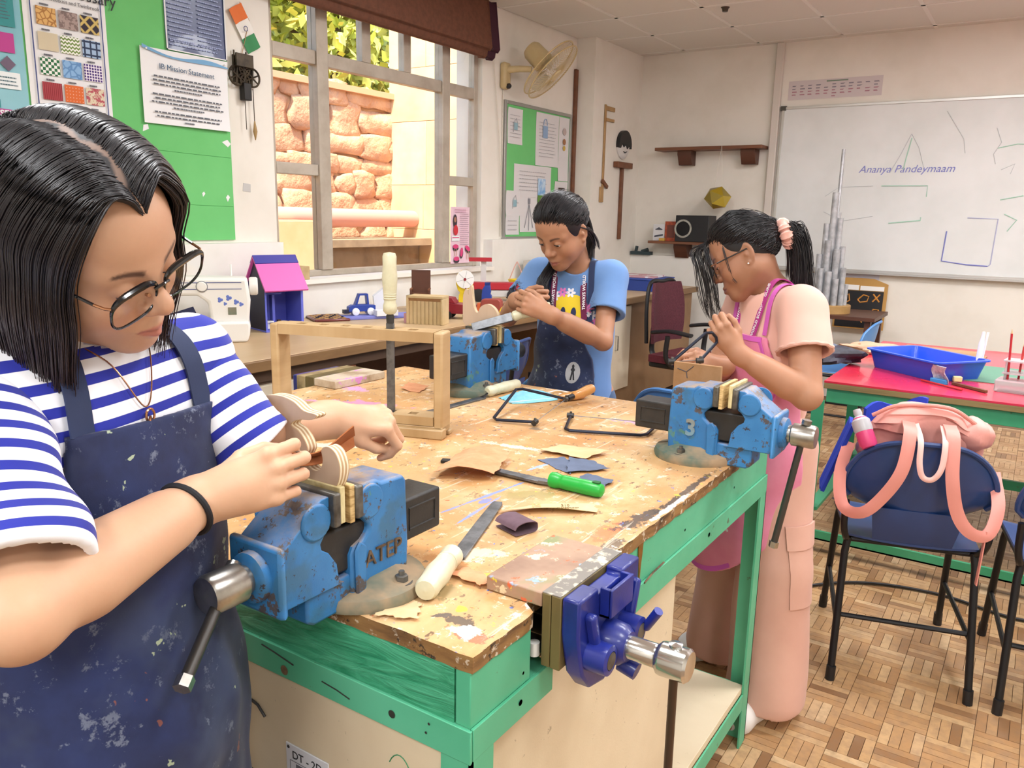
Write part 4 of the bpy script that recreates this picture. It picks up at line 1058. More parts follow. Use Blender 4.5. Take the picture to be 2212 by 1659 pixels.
for k in range(3):
 def bl_(u, v):
  a = 2*PI*k/3+.9*u; r = .04+.14*v
  return Tfan @ Vector((r*math.cos(a), r*math.sin(a), .055+.02*(u-.5)))
 MB().sheet(bl_, 8, 6, .0015).build('blade', M('fan_blade', 'c9bfa6', .3), fn, world=True)
MB().lathe([(.05, .10), (.04, .112), (0, .114)], 20, T=Tfan).build('badge', m_fan, fn, world=True)
MB().tube([(WX+.01, 4.94, 2.29), (WX+.006, 4.945, 1.9), (WX+.006, 4.94, 1.27)], .004, 6).build('power_cord', M('cord', 'd8d2c4', .8), fn, world=True)
nb_ = thing('notice_board', 'aluminium framed green notice board covered with design drawings', 'notice board', (WX, 5.43, 1.25))
MB().box((WX, 4.975, 1.262), (WX+.014, 5.90, 2.205)).build('felt', m_green_felt, nb_, world=True)
for lo, hi in (((WX, 4.955, 1.24), (WX+.022, 4.982, 2.225)), ((WX, 5.893, 1.24), (WX+.022, 5.918, 2.225)), ((WX, 4.982, 2.2), (WX+.022, 5.893, 2.225)), ((WX, 4.982, 1.24), (WX+.022, 5.893, 1.266))):
 MB().box(lo, hi).build('frame_bar', M('dull_alu', 'a9a9a4', .4, .6), nb_, world=True, bev=.003)
def drawing(label, y0, y1, z0, z1, kind, m=None):
 t, T = wallpaper('design_drawing', label, 'drawing', y0, y1, z0, z1, m or M('drawing_paper', 'd9d6d6', .75), .0145, .004)
 w, h = y1-y0, z1-z0
 b = MB()
 if 'lines' in kind: scribble_lines(b, w*.75, h*.7, max(3, int(h/.035)), int(y0*100), T @ Matrix.Translation((0, 0, .0075)), th=.15); b.build('notes', M('pencil_grey', 'a9a8ac', .8), t, world=True)
 if 'padlock' in kind:
  patch(t, T, -w*.12, h*.15, .07, .09, M('sketch_blue', '8fa9c9', .7), 'sketch'); MB().tube([T @ Vector((-w*.12+.026*math.cos(a), h*.15+.05+.045*math.sin(a), .008)) for a in [PI*k/12 for k in range(13)]], .003, 5).build('sketch', M('sketch_blue', '8fa9c9', .7), t, world=True)
 if 'cup' in kind: patch(t, T, .0, .0, .05, .05, M('sketch_teal', '8fb2bd', .7), 'sketch'); MB().tube([T @ Vector((.02*k-.03, -.04+.10*abs(math.sin(k*.9)), .008)) for k in range(5)], .002, 5).build('sketch', M('pencil_grey', 'a9a8ac', .8), t, world=True)
 if 'tripod' in kind:
  for p_ in ((-.06, -.12), (.0, -.14), (.06, -.12)): MB().tube([T @ Vector((0, .06, .008)), T @ Vector((p_[0], p_[1], .008))], .0022, 5).build('sketch', M('sketch_grey', '85858c', .8), t, world=True)
  patch(t, T, 0, .08, .03, .04, M('sketch_grey', '85858c', .8), 'sketch')
 if 'face' in kind:
  for k, (c, yy) in enumerate((('b9a9a4', .28), ('a0714c', .12), ('c9a94c', .02))): MB().lathe([(.028-.004*k, 0), (0, .0006)], 14, T=T @ Matrix.Translation((0, h*yy, .008))).build('sketch', M('sketch_'+c, c, .8), t, world=True)
 if 'photo' in kind:
  patch(t, T, 0, h*.18, w*.85, h*.5, M('photo_sky', '6fa6d8', .5, col2='d6e6f0', vs=14), 'photo_part', .0085); patch(t, T, 0, -h*.27, w*.85, h*.4, M('photo_grass', '5f8a3c', .5), 'photo_part', .0085)
 if 'honey' in kind:
  MB().lathe([(.05, 0), (0, .0008)], 6, T=T @ Matrix.Translation((0, -.02, .008)), smooth=False).build('sketch', M('sketch_amber', 'b07a3c', .8), t, world=True); patch(t, T, .01, -.01, .035, .035, M('sketch_dark', '3c3028', .8), 'sketch', .0092, .6); patch(t, T, 0, .09, .10, .018, M('sketch_dark', '3c3028', .8), 'sketch')
 return t
drawing('white drawing with blue strokes at the top left of the notice board', 4.995, 5.19, 1.93, 2.18, ('lines', 'cup'))
drawing('drawing of a blue padlock at the top of the notice board', 5.38, 5.72, 1.80, 2.19, ('lines', 'padlock'))
drawing('drawing of faces in a column at the top right of the notice board', 5.725, 5.885, 1.70, 2.19, ('face',))
drawing('wide pencil-written sheet in the middle of the notice board', 5.09, 5.62, 1.56, 1.795, ('lines',))
drawing('drawing with an amber honeycomb badge at the right of the notice board', 5.68, 5.885, 1.40, 1.695, ('honey',))
drawing('small landscape photo print on the notice board', 5.41, 5.54, 1.47, 1.72, ('photo',))
drawing('drawing of a bucket at the lower left of the notice board', 4.99, 5.21, 1.42, 1.60, ('cup',))
drawing('drawing of a grey tripod stand low on the notice board', 5.18, 5.42, 1.30, 1.60, ('tripod',))
drawing('drawing of a pink umbrella at the bottom left of the notice board', 4.99, 5.17, 1.28, 1.42, ('lines',))
drawing('pencil collage sheet at the lower right of the notice board', 5.55, 5.68, 1.3, 1.55, ('lines',))
pp_, T = wallpaper('stool_poster', 'pink poster of round pink stools stuck to the right window pane', 'poster', 4.385, 4.60, 1.09, 1.47, M('pink_poster_paper', 'e6c6d2', .6), -.028, .003)
b = MB(); scribble_lines(b, .14, .03, 2, 9, T @ Matrix.Translation((0, .165, .0078)), th=.5, center=True); b.build('print', M('print_pink_pale', 'd3a6bc', .7), pp_, world=True)
b = MB(); scribble_lines(b, .105, .22, 16, 4, T @ Matrix.Translation((.045, .04, .0078)), th=.22); b.build('small_print', M('print_mauve', 'a08a9c', .7), pp_, world=True)
m_hp = M('print_hot_pink', 'd43f78', .6); m_pk = M('print_black_soft', '3a3038', .6); m_leg = M('print_oak', 'caa07a', .6); m_sk = M('print_skin', 'a5785f', .6); m_rd = M('print_red', 'c8303c', .6)
def disc(t, T, x, y, rx, ry, m, rot=0, z=.0082):
 MB().prism([(rx*math.cos(2*PI*k/20), ry*math.sin(2*PI*k/20)) for k in range(20)], 0, .0003, T=T @ Tm((x, y, z), (0, 0, rot))).build('print_shape', m, t, world=True)
disc(pp_, T, -.062, .095, .022, .045, m_pk); disc(pp_, T, -.062, .105, .013, .018, m_sk, z=.0086); disc(pp_, T, -.055, .035, .025, .035, m_rd, z=.0086)
patch(pp_, T, -.055, -.02, .085, .035, m_wht); patch(pp_, T, -.055, -.015, .075, .006, m_hp, z=.009)
for x, y, r in ((-.055, -.075, 0), (.012, -.115, 1.4), (.082, -.09, -.5), (-.045, -.158, 0)):
 disc(pp_, T, x, y-.012, .032, .018, m_pk, r, .0082); disc(pp_, T, x, y, .031, .015, m_hp, r, .0086)
for x, y in ((-.065, -.11), (-.045, -.11), (.072, -.14), (.095, -.14)): patch(pp_, T, x, y, .005, .055, m_leg)
wbk = MB().box((-3.36, 2.87, 1.0645), (-3.27, 3.005, 1.135)); tag(wbk.build('wood_block', M('pale_block', 'cdb68c', .7, col2='b59c70', vs=9), bev=.003), 'pale wooden block on the window sill behind the doll house roof', 'block')
# ------------------------------------------------------------------ workbench
BZ = .88
BX0, BX1, BY0, BY1 = -1.885, -.533, .737, 2.17
def bench_top_mat():
 t = NT('paint_stained_ply')
 g = t.noise(7, 5, .6, vec=t.mapped(scale=(1, .22, 1)), dist=.8)
 c = t.ramp(g, [(.3, 'b58a5a'), (.5, 'd0a673'), (.7, 'dcb98a')])
 n2 = t.noise(26, 6, .75); n3 = t.noise(60, 5, .7, vec=t.mapped(scale=(1, .5, 1), loc=(3, 1, 0))); n4 = t.noise(4.5, 5, .7, vec=t.mapped(loc=(7, 2, 0)))
 c = t.mix(t.ramp(n4, [(.46, 0.0), (.58, .55)]), c, 'bd8240')
 c = t.mix(t.ramp(n2, [(.575, 0.0), (.62, .75)]), c, 'efe0c8')
 c = t.mix(t.ramp(n3, [(.615, 0.0), (.64, .85)]), c, '5b4433')
 def stain(c, x, y, rx, ry, rot, col, thr=.5, ns=30, amt=.85, k=.9):
  mp = t.n('Mapping'); mp.vector_type = 'TEXTURE'
  mp.inputs['Location'].default_value = (x, y, 0); mp.inputs['Rotation'].default_value = (0, 0, math.radians(rot)); mp.inputs['Scale'].default_value = (rx, ry, 1)
  t.l(t.co(), mp.inputs[0])
  ln = t.n('VectorMath', operation='LENGTH')
  sx = t.n('SeparateXYZ'); t.l(mp.outputs[0], sx.inputs[0])
  cx = t.n('CombineXYZ'); t.l(sx.outputs[0], cx.inputs[0]); t.l(sx.outputs[1], cx.inputs[1])
  t.l(cx.outputs[0], ln.inputs[0])
  nz = t.noise(ns, 6, .75, vec=t.mapped(loc=(x*9, y*7, 0)))
  v = t.math('MULTIPLY_ADD', nz, k*2, t.math('SUBTRACT', 1.0-k, ln.outputs['Value']))
  return t.mix(t.ramp(v, [(thr-.04, 0.0), (thr+.04, amt)]), c, col)
 S = [(-1.62, 1.62, .30, .10, 25, 'd98ad0', .55, 18), (-1.42, 1.45, .24, .05, 30, 'd68bd0', .6, 25), (-1.75, 1.78, .12, .06, 0, 'e0a0d8', .6, 30),
         (-.858, 1.235, .17, .007, 83, '5b8fe0', .42, 14), (-.826, 1.157, .16, .006, 96, '6b9be4', .42, 14), (-.845, 1.20, .05, .016, 80, '4d7fd6', .5, 30), (-.875, 1.45, .07, .009, 80, '8fb4ea', .45, 20),
         (-1.03, 1.43, .035, .022, 0, '9ccf4a', .45, 30), (-.80, 1.28, .12, .06, 40, '8d8a4a', .55, 22, .7),
         (-.58, 1.20, .12, .05, 90, 'd8703c', .6, 40), (-.56, 1.3, .2, .04, 80, '2a2c30', .62, 45), (-.55, 1.15, .10, .03, 85, '23252a', .58, 45), (-.545, 1.0, .25, .02, 90, 'f2efe8', .5, 40), (-.55, 1.5, .3, .015, 90, '26282c', .5, 40), (-.54, 1.4, .25, .012, 90, 'efece6', .55, 40),
         (-.60, .80, .06, .03, 0, '2f3236', .6, 40), (-.565, .775, .05, .025, 20, 'df6a4e', .55, 20), (-.58, .78, .05, .04, 20, 'f1e6de', .6, 30), (-.62, .83, .02, .016, 0, 'eac93a', .5, 30), (-.63, .80, .035, .012, 40, '3a3c42', .5, 30), (-.67, .86, .06, .06, 0, '8a8358', .6, 30, .6), (-.65, .94, .018, .010, 0, 'e8d23c', .4, 30), (-.73, .94, .1, .05, 0, 'b0763a', .55, 20),
         (-.63, 1.05, .04, .015, 30, '3d5fb0', .45, 30), (-.62, 1.08, .012, .02, 0, 'e06a3a', .4, 30), (-.71, 1.0, .10, .04, 40, 'e3cfae', .6, 40), (-1.0, 1.55, .2, .03, 10, 'efe0c8', .62, 40), (-1.35, 1.3, .2, .05, 40, 'efe0c8', .62, 40), (-1.05, 1.72, .035, .03, 60, '5a5148', .55, 60), (-.85, 1.95, .2, .06, 20, 'dba0cf', .66, 30)]
 for s in S: c = stain(c, *s)
 c = t.mix(t.ramp(t.noise(3.1, 3, vec=t.mapped(loc=(1, 9, 0))), [(.5, 0.0), (.65, .35)]), c, 'b39570')
 c = t.mix(t.ramp(t.noise(34, 5, .7, vec=t.mapped(scale=(1, .06, 1), rot=(0, 0, .7), loc=(2, 5, 0))), [(.62, 0.0), (.66, .5)]), c, 'f2e4cc')
 c = t.mix(t.ramp(t.noise(48, 4, .7, vec=t.mapped(loc=(9, 3, 0))), [(.665, 0.0), (.68, .9)]), c, 'd9683a')
 c = t.mix(t.ramp(t.noise(44, 4, .7, vec=t.mapped(loc=(4, 8, 0))), [(.665, 0.0), (.68, .9)]), c, '4a6fb8')
 c = t.mix(t.ramp(t.noise(46, 4, .7, vec=t.mapped(loc=(6, 1, 0))), [(.67, 0.0), (.68, .9)]), c, 'e3cf3a')
 t.base(c)
 t.setp(Roughness=t.ramp(g, [(.3, .38), (.8, .6)]))
 t.bump(t.math('ADD', n3, n2), .25, .0012)
 return t.m
m_btop = bench_top_mat()
def edge_mat():
 t = NT('worn_ply_edge')
 g = t.noise(14, 5, .6, vec=t.mapped(scale=(.6, .6, 3)))
 c = t.ramp(g, [(.3, '4e3824'), (.5, '8a663c'), (.75, 'a9854f')])
 c = t.mix(t.ramp(t.noise(45, 5, .7), [(.58, 0.0), (.62, .8)]), c, 'd9cdb8')
 c = t.mix(t.ramp(t.noise(30, 5, .7, vec=t.mapped(loc=(4, 4, 4))), [(.58, 0.0), (.62, .9)]), c, '26221e')
 t.base(c); t.setp(Roughness=.7); t.bump(g, .4, .002)
 return t.m
m_bedge = edge_mat()
wb = thing('workbench', 'paint-stained wooden workbench on a green frame in the middle of the room', 'workbench', (-1.2, 1.45, 0))
I4 = wb.matrix_basis.inverted()
nz = random.Random(9)
def ragged(p, q, n, amp):
 out = []
 for k in range(n):
  u = k/n; d = Vector((q[0]-p[0], q[1]-p[1])).normalized()
  a = nz.uniform(-amp, amp*.3)
  out.append((p[0]+(q[0]-p[0])*u-d.y*a*-1*(-1), p[1]+(q[1]-p[1])*u+d.x*a*(-1)*(-1)))
 return out
poly = ragged((BX0, BY0), (BX1, BY0), 60, .0025)+ragged((BX1, BY0), (BX1, .897), 10, .002)+[(-.555, .897), (-.555, 1.092)]+ragged((BX1, 1.092), (BX1, BY1), 60, .003)+ragged((BX1, BY1), (BX0, BY1), 40, .003)+ragged((BX0, BY1), (BX0, BY0), 40, .002)
b = MB()
n = len(poly)
b.add([(x, y, BZ) for x, y in poly], [tuple(range(n))], 0)
lowp = [(x-math.copysign(.0015, x+1.2), y-math.copysign(.0015, y-1.45), BZ-.024) for x, y in poly]
b.add([(x, y, BZ) for x, y in poly]+lowp, [tuple(range(2*n-1, n-1, -1))]+[(i, n+i, n+(i+1) % n, (i+1) % n) for i in range(n)], 1)
b.v = [v for v in b.v]
o = b.build('tabletop', [m_btop, m_bedge], wb, world=True)
o.data.transform(Matrix.Translation((-1.2, 1.45, 0)).inverted().inverted()); o.location = (1.2, -1.45, 0)
def rough_green():
 t = NT('green_rough_wood')
 w = t.noise(26, 4, .6, vec=t.mapped(scale=(.28, .28, 1.7)), dist=1.6)
 n1 = t.noise(4, 5, .7)
 c = t.ramp(w, [(.35, '2c8c64'), (.6, '52b289'), (.8, '78cfac')])
 c = t.mix(t.ramp(n1, [(.55, 0.0), (.68, .75)]), c, '5a6a4c')
 t.base(c); t.setp(Roughness=.4); t.bump(w, .9, .006)
 return t.m
m_rough = rough_green()
m_gpaint = green_paint('green_bench_paint', '4fae86', '66c09a')
ZR = BZ-.024
MB().box((BX0+.01, BY0+.002, .776), (BX1-.03, BY0+.026, ZR)).build('apron_board', m_rough, wb, world=True)
MB().box((BX1-.028, BY0+.002, .776), (BX1-.004, .882, ZR)).build('apron_board', m_gpaint, wb, world=True, bev=.0015)
MB().box((BX1-.028, 1.12, .776), (BX1-.004, 2.03, ZR)).build('apron_board', m_gpaint, wb, world=True, bev=.0015)
MB().box((BX0+.01, 2.005, .776), (BX1-.03, 2.029, ZR)).build('apron_board', m_gpaint, wb, world=True)
MB().box((BX0+.01, BY0+.03, .776), (BX0+.034, 2.005, ZR)).build('apron_board', m_gpaint, wb, world=True)
def angle(lo, hi, name='frame_angle'): return MB().box(lo, hi).build(name, m_gpaint, wb, world=True, bev=.001)
T5 = .005
angle((BX0+.005, BY0-.003, .728), (BX1+.0, BY0+.002, .776)); angle((BX0+.005, BY0+.002, .771), (BX1-.005, BY0+.05, .776))
MB().box((BX1-.0045, BY0+.003, .730), (BX1+.0005, .94, .7765)).box((BX1-.05, BY0+.05, .7705), (BX1-.005, .94, .7755)).build('frame_angle', m_gpaint, wb, world=True, bev=.001)
MB().box((BX1-.0045, 1.12, .728), (BX1+.0005, 2.03, .7765)).box((BX1-.05, 1.12, .7705), (BX1-.005, 2.03, .7755)).build('frame_angle', m_gpaint, wb, world=True, bev=.001)
angle((BX1-.055, .94, .70), (BX1-.05, 1.12, .74))
angle((BX0+.005, 2.030, .728), (BX1, 2.035, .776)); angle((BX0+.005, BY0, .728), (BX0+.01, 2.03, .776))
for x, y, sx, sy in ((BX1, BY0, -1, 1), (BX1, 2.035, -1, -1), (BX0+.008, BY0, 1, 1), (BX0+.008, 2.035, 1, -1)):
 l = MB()
 xa, xb = sorted((x, x+sx*.05)); ya, yb = sorted((y, y+sy*.005)); l.box((xa, ya, .0), (xb, yb, .73))
 xa, xb = sorted((x, x+sx*.005)); ya, yb = sorted((y, y+sy*.05)); l.box((xa, ya, .0), (xb, yb, .73))
 l.build('leg', m_gpaint, wb, world=True)
angle((BX1-.005, BY0+.05, .118), (BX1, 1.985, .165), 'shelf_rail'); angle((BX0+.01, BY0, .118), (BX1-.05, BY0+.005, .165), 'shelf_rail'); angle((BX0+.06, 2.03, .118), (BX1-.05, 2.035, .165), 'shelf_rail')
def speckle_beige():
 t = NT('beige_panel_paint')
 c = t.ramp(t.noise(3, 4), [(.4, 'e2d3b6'), (.7, 'd5c4a5')])
 c = t.mix(t.ramp(t.noise(38, 5, .7), [(.66, 0.0), (.69, .6)]), c, '8d7c60')
 t.base(c); t.setp(Roughness=.55); t.bump(t.noise(220, 3), .25, .0008)
 return t.m
m_panel = speckle_beige()
MB().box((BX0+.02, BY0+.055, .166), (BX1-.006, 2.0, .185)).build('lower_shelf', m_panel, wb, world=True, bev=.001)
MB().box((BX0+.06, BY0+.006, .186), (BX1-.053, BY0+.022, .768)).build('front_panel', m_panel, wb, world=True)
MB().box((BX1-.045, BY0+.052, .186), (BX1-.03, 1.50, .768)).build('side_panel', m_panel, wb, world=True)
MB().box((-1.3, 1.485, .186), (BX1-.046, 1.50, .768)).build('end_panel', m_panel, wb, world=True)
m_hole = M('bolt_hole', '2a2a24', .9); m_rust = M('bare_rust', '7a6248', .8, col2='4c3b2a', vs=40)
def hole(y, z, r=.005):
 MB().lathe([(r, .0012), (0, .0012)], 12, T=frame((BX1+.0005, y, z), (0, 1, 0), (0, 0, 1))).build('bolt_hole', m_hole, wb, world=True)
def fhole(x, z, r=.005, m=m_hole):
 MB().lathe([(r, .0012), (r*.6, .0016), (0, .0012)], 12, T=frame((x, BY0-.003, z), (1, 0, 0), (0, 0, 1))).build('bolt_hole', m, wb, world=True)
hole(.855, .80, .0025); hole(.85, .757, .0045); hole(1.6, .755); fhole(-.665, .752, .006); fhole(-.60, .763, .002); fhole(-.605, .748, .002); fhole(-.88, .742, .008, m_rust)
hole(1.45, .815, .003); hole(1.75, .82, .003)
MB().tube([(-.80, BY0-.0035, .752), (-.77, BY0-.0035, .749), (-.745, BY0-.0035, .744)], .0012, 4).build('paint_split', m_hole, wb, world=True)
MB().tube([(-.93, BY0-.0035, .768), (-.90, BY0-.0035, .764), (-.86, BY0-.0035, .757)], .0014, 4).build('paint_split', m_hole, wb, world=True)
MB().tube([(BX1+.001, 1.262, .775), (BX1+.001, 1.30, .781), (BX1+.001, 1.35, .783)], .0022, 4).build('paint_split', m_rust, wb, world=True)
m_drip = M('brown_varnish_drip', '7d5518', .3, coat=.4)
dr = MB(); TDr = frame((BX1-.0035, 1.245, .84), (0, 1, 0), (0, 0, 1))
dr.prism([(-.010, .015), (.010, .015), (.008, -.005), (.005, -.02), (.003, -.035), (.001, -.06), (-.001, -.06), (-.003, -.03), (-.006, -.016), (-.009, 0)], 0, .0018, T=TDr); dr.build('varnish_drip', m_drip, wb, world=True)
for z in (.655, .525):
 MB().tube([(-.985, BY0+.005, z), (-.955, BY0+.003, z-.004), (-.94, BY0+.004, z-.02)], .0022, 6).build('wire_hook', m_iron, wb, world=True)
ov = NT('x').m; bpy.data.materials.remove(ov)
for r_, zc in ((.034, .63), (.022, .62)):
 MB().tube([(-.66+r_*.75*math.cos(a), BY0+.0055, zc+r_*1.6*math.sin(a)) for a in [2.4-k*.22 for k in range(14)]], .0009, 4).build('pen_scribble', M('green_pen', '3a8a5c', .7), wb, world=True)
lp = MB().box((-.893, BY0-.0005+.004, .50), (-.80, BY0+.006, .611)).build('number_plate', M('plate_white', 'dcdde2', .4), wb, world=True, bev=.001)
TL = frame((-.846, BY0+.0034, .594), (1, 0, 0), (0, 0, 1))
text('lettering', 'DT - 2D', .019, TL, M('print_black', '1e1e22', .6), lp)
m_pg = M('print_grey', '6a6a70', .6)
MB().box((-.0245, -.026, 0), (.0, -.0135, .0006), T=TL).build('grey_emblem', m_pg, lp, world=True)
MB().box((-.884, BY0+.003, .583), (-.808, BY0+.0036, .5838)).box((-.884, BY0+.003, .51), (-.8832, BY0+.0036, .583)).build('print_rule', M('print_grey', '6a6a70', .6), lp, world=True)
MB().lathe([(.003, 0), (.002, .001), (0, .0012)], 10, T=frame((-.887, BY0+.0034, .605), (1, 0, 0), (0, 0, 1))).build('screw', m_iron, lp, world=True)
# ------------------------------------------------------------------ engineer's vises
def vise_paint():
 t = NT('chipped_blue_paint')
 n1 = t.noise(16, 6, .72); n2 = t.noise(60, 6, .75); n3 = t.noise(9, 4, .6, vec=t.mapped(loc=(5, 1, 2)))
 c = t.ramp(t.noise(7, 3), [(.35, '2a6ca6'), (.7, '3f86c0')])
 c = t.mix(t.ramp(n3, [(.55, 0.0), (.62, .6)]), c, '3a6274')
 c = t.mix(t.ramp(n1, [(.58, 0.0), (.605, .9)]), c, '55473a')
 c = t.mix(t.ramp(n2, [(.61, 0.0), (.635, .95)]), c, '342c26')
 c = t.mix(t.ramp(t.noise(11, 5, .7, vec=t.mapped(loc=(2, 7, 3))), [(.66, 0.0), (.70, .6)]), c, '5d8a4c')
 ge = t.n('NewGeometry'); sp = t.n('SeparateXYZ'); t.l(ge.outputs['Normal'], sp.inputs[0])
 du = t.math('MULTIPLY', t.ramp(sp.outputs[2], [(.55, 0.0), (.95, 1.0)]), t.ramp(t.noise(24, 5, .7), [(.35, .1), (.6, .85)]))
 c = t.mix(du, c, 'a99276')
 t.base(c); t.setp(Roughness=.42)
 t.bump(t.math('ADD', n1, n2), .35, .0015)
 return t.m
m_vise = vise_paint()
m_vdark = M('vise_beam_black', '2b2a29', .5, .2, col2='423d38', vs=12, lo=.5, hi=.75, bump=.25, bs=60)
m_vbase = M('vise_base_dusty', '5a6a5e', .7, col2='a58c6e', vs=9, lo=.4, hi=.6, bump=.3, bs=50)
m_jaw = M('jaw_steel', '77756f', .45, .6, col2='4e4b46', vs=25)
m_liner = M('jaw_liner_ply', 'd8cc9c', .7, col2='b7a674', vs=30, grain=(3, 1, 1))
m_liner2 = M('jaw_liner_ply_light', 'd9bd86', .7, col2='a98750', vs=40, grain=(1, 1, 5))
def XZ(y0=0): return Matrix(((1, 0, 0, 0), (0, 0, -1, y0), (0, 1, 0, 0), (0, 0, 0, 1)))     # polygon (x,z) extruded along -y
def make_vise(label, loc, rz, gap=.022, sc=1.0, side=1, pl=0, bl=.2):
 t = thing('bench_vise', label, 'vise', loc, rz, 'blue engineer vises on the workbench'); t.scale = (sc,)*3
 def pr(poly, hw, name, m, bev=.004): return MB().prism(poly, -hw, hw, T=XZ()).build(name, m, t, bev=bev)
 pr([(-.115, .006), (-.118, .06), (-.114, .158), (-.108, .167), (-.062, .169), (-.052, .175), (-.013, .175), (-.013, .132), (-.024, .126), (-.034, .114), (-.034, .104), (-.022, .094), (-.006, .088), (0, .078), (0, .006)], .042, 'fixed_jaw_body', m_vise, .005)
 for s in (-1, 1):      # round cheeks beside the jaws and ribs on the sides
  MB().lathe([(.026, 0), (.024, .005), (0, .006)], 20, T=Matrix.Translation((-.036, s*.041, .148)) @ Matrix.Rotation(-s*PI/2, 4, 'X')).build('cheek', m_vise, t, bev=.002)
  MB().prism([(-.022, .012), (-.004, .012), (-.002, .085), (-.012, .098), (-.024, .088)], 0, .006, T=Matrix.Translation((0, s*.042+(.006 if s < 0 else 0)*0, 0)) @ (XZ() if s < 0 else Matrix(((1, 0, 0, 0), (0, 0, 1, 0), (0, 1, 0, 0), (0, 0, 0, 1))))).build('rib', m_vise, t, bev=.003)
 MB().box((-.013, -.054, .134), (0, .054, .181)).build('jaw_plate', m_jaw, t, bev=.003)
 MB().box((0, -.05, .130), (.009, .05, .184)).build('jaw_liner', m_liner2, t, bev=.0015)
 MB().box((-.205, -.033, .055), (.085, .033, .121)).build('slide_bar', m_vdark, t, bev=.004)
 for s in (-1, 1):
  MB().tube([(-.19, s*.033, .105), (-.13, s*.033, .105), (-.13, s*.033, .072), (-.19, s*.033, .072)], .0022, 6, closed=True).build('bar_rim', m_vdark, t)
 g = .009+gap
 pr([(g+.0, .078), (g-.004, .05), (.014, .046), (.118, .046), (.126, .052), (.126, .112), (.118, .126), (.085, .150), (.066, .168), (.054, .176), (g+.011, .176), (g+.011, .132), (g+.02, .126), (g+.028, .115), (g+.026, .106), (g+.014, .098)], .043, 'moving_jaw_body', m_vise, .005)
 for s in (-1, 1):
  MB().lathe([(.026, 0), (.024, .005), (0, .006)], 20, T=Matrix.Translation((g+.036, s*.042, .148)) @ Matrix.Rotation(-s*PI/2, 4, 'X')).build('cheek', m_vise, t, bev=.002)
 MB().box((g, -.054, .134), (g+.012, .054, .181)).build('jaw_plate', m_jaw, t, bev=.003)
 MB().box((g-.009, -.052, .136), (g, .052, .187)).build('jaw_liner', m_liner, t, bev=.0015)
 MB().prism([(-.05, -.048), (.05, -.048), (.05, .048), (-.05, .048)], 0, .012, T=Matrix(((0, 0, 1, .118), (1, 0, 0, 0), (0, 1, 0, .085), (0, 0, 0, 1)))).build('front_plate', m_vise, t, bev=.006)
 MB().lathe([(.034, 0), (.033, .012), (.026, .016)], 24, T=Matrix.Translation((.128, 0, .088)) @ Matrix.Rotation(PI/2, 4, 'Y')).build('boss', m_vise, t)
 h = MB().lathe([(.019, 0), (.019, .008), (.025, .012), (.0255, .055), (.023, .06), (0, .061)], 28, T=Matrix.Translation((.142, 0, .088)) @ Matrix.Rotation(PI/2, 4, 'Y')).build('screw_head', m_chrome, t)
 d = Vector(((.10, side*.0, -.99) if pl == 0 else (pl[0], pl[1], pl[2]))).normalized()
 c0 = Vector((.175, 0, .088))
 MB().tube([c0-d*.034, c0+d*bl], .0075, 10).build('tommy_bar', M('bar_steel', '4f4d4b', .4, .7), t)
 MB().tube([c0-d*.036, c0-d*.026], .0105, 10).build('bar_knob', m_chrome, t)
 MB().tube([c0+d*(bl-.01), c0+d*(bl+.004)], .0105, 6, smooth=False).build('bar_knob', m_chrome, t)
 b = MB(); b.lathe([(.094, 0), (.096, .008), (.092, .018), (.066, .024), (.05, .034)], 36, T=Tm((-.062, 0, 0)))
 b.build('swivel_base', m_vbase, t)
 MB().prism([(-.05, .002), (.066, .001), (.078, .008), (.078, .05), (-.05, .05)], -.036, .036, T=XZ()).build('base_nose', m_vise, t, bev=.004)
 for s in (-1, 1):
  MB().lathe([(.016, .014), (.016, .0205), (.0075, .0205)], 16, T=Tm((-.072, s*.068, 0))).lathe([(.0095, .020), (.0095, .030), (.0075, .031), (.0045, .031), (.0045, .037), (0, .037)], 6, smooth=False, T=Tm((-.072, s*.068, 0))).build('bolt', m_jaw, t)
 return t
V1 = make_vise('blue vise clamping the plywood bird at the near bench edge', (-.785, .743, BZ), -PI/2, gap=.020, pl=(.773, .425, -.471), bl=.128)
V2 = make_vise('blue vise with the raised numeral 3 at the far right bench corner', (-.565, 1.745, BZ), math.radians(0), gap=.022, pl=(-.15, -.03, -.99), bl=.262)
V3 = make_vise('blue vise at the far bench edge clamping the plywood snail', (-1.455, 2.045, BZ), PI/2, gap=.016, sc=1.08, pl=(.3, .3, -.9))
text('raised_numeral', '3', .052, Matrix.Translation((-.062, -.043, .075)) @ Matrix.Rotation(PI/2, 4, 'X'), M('dusty_blue', '6f93a6', .6, col2='8a8270', vs=40), V2, depth=.003, world=False, bold=.0015)
text('raised_letters', 'ATEP', .034, Matrix.Translation((-.062, .043, .062)) @ Matrix.Rotation(PI, 4, 'Z') @ Matrix.Rotation(PI/2, 4, 'X'), m_rust, V1, depth=.0016, world=False)
m_navy = M('navy_casting', '1b2a86', .38, col2='16226c', vs=9, coat=.2, bump=.15, bs=60)
wv = thing('woodworking_vise', 'dark blue woodworking vise with wooden jaw board on the right bench edge', 'vise', (-.5, 1.0, .88))
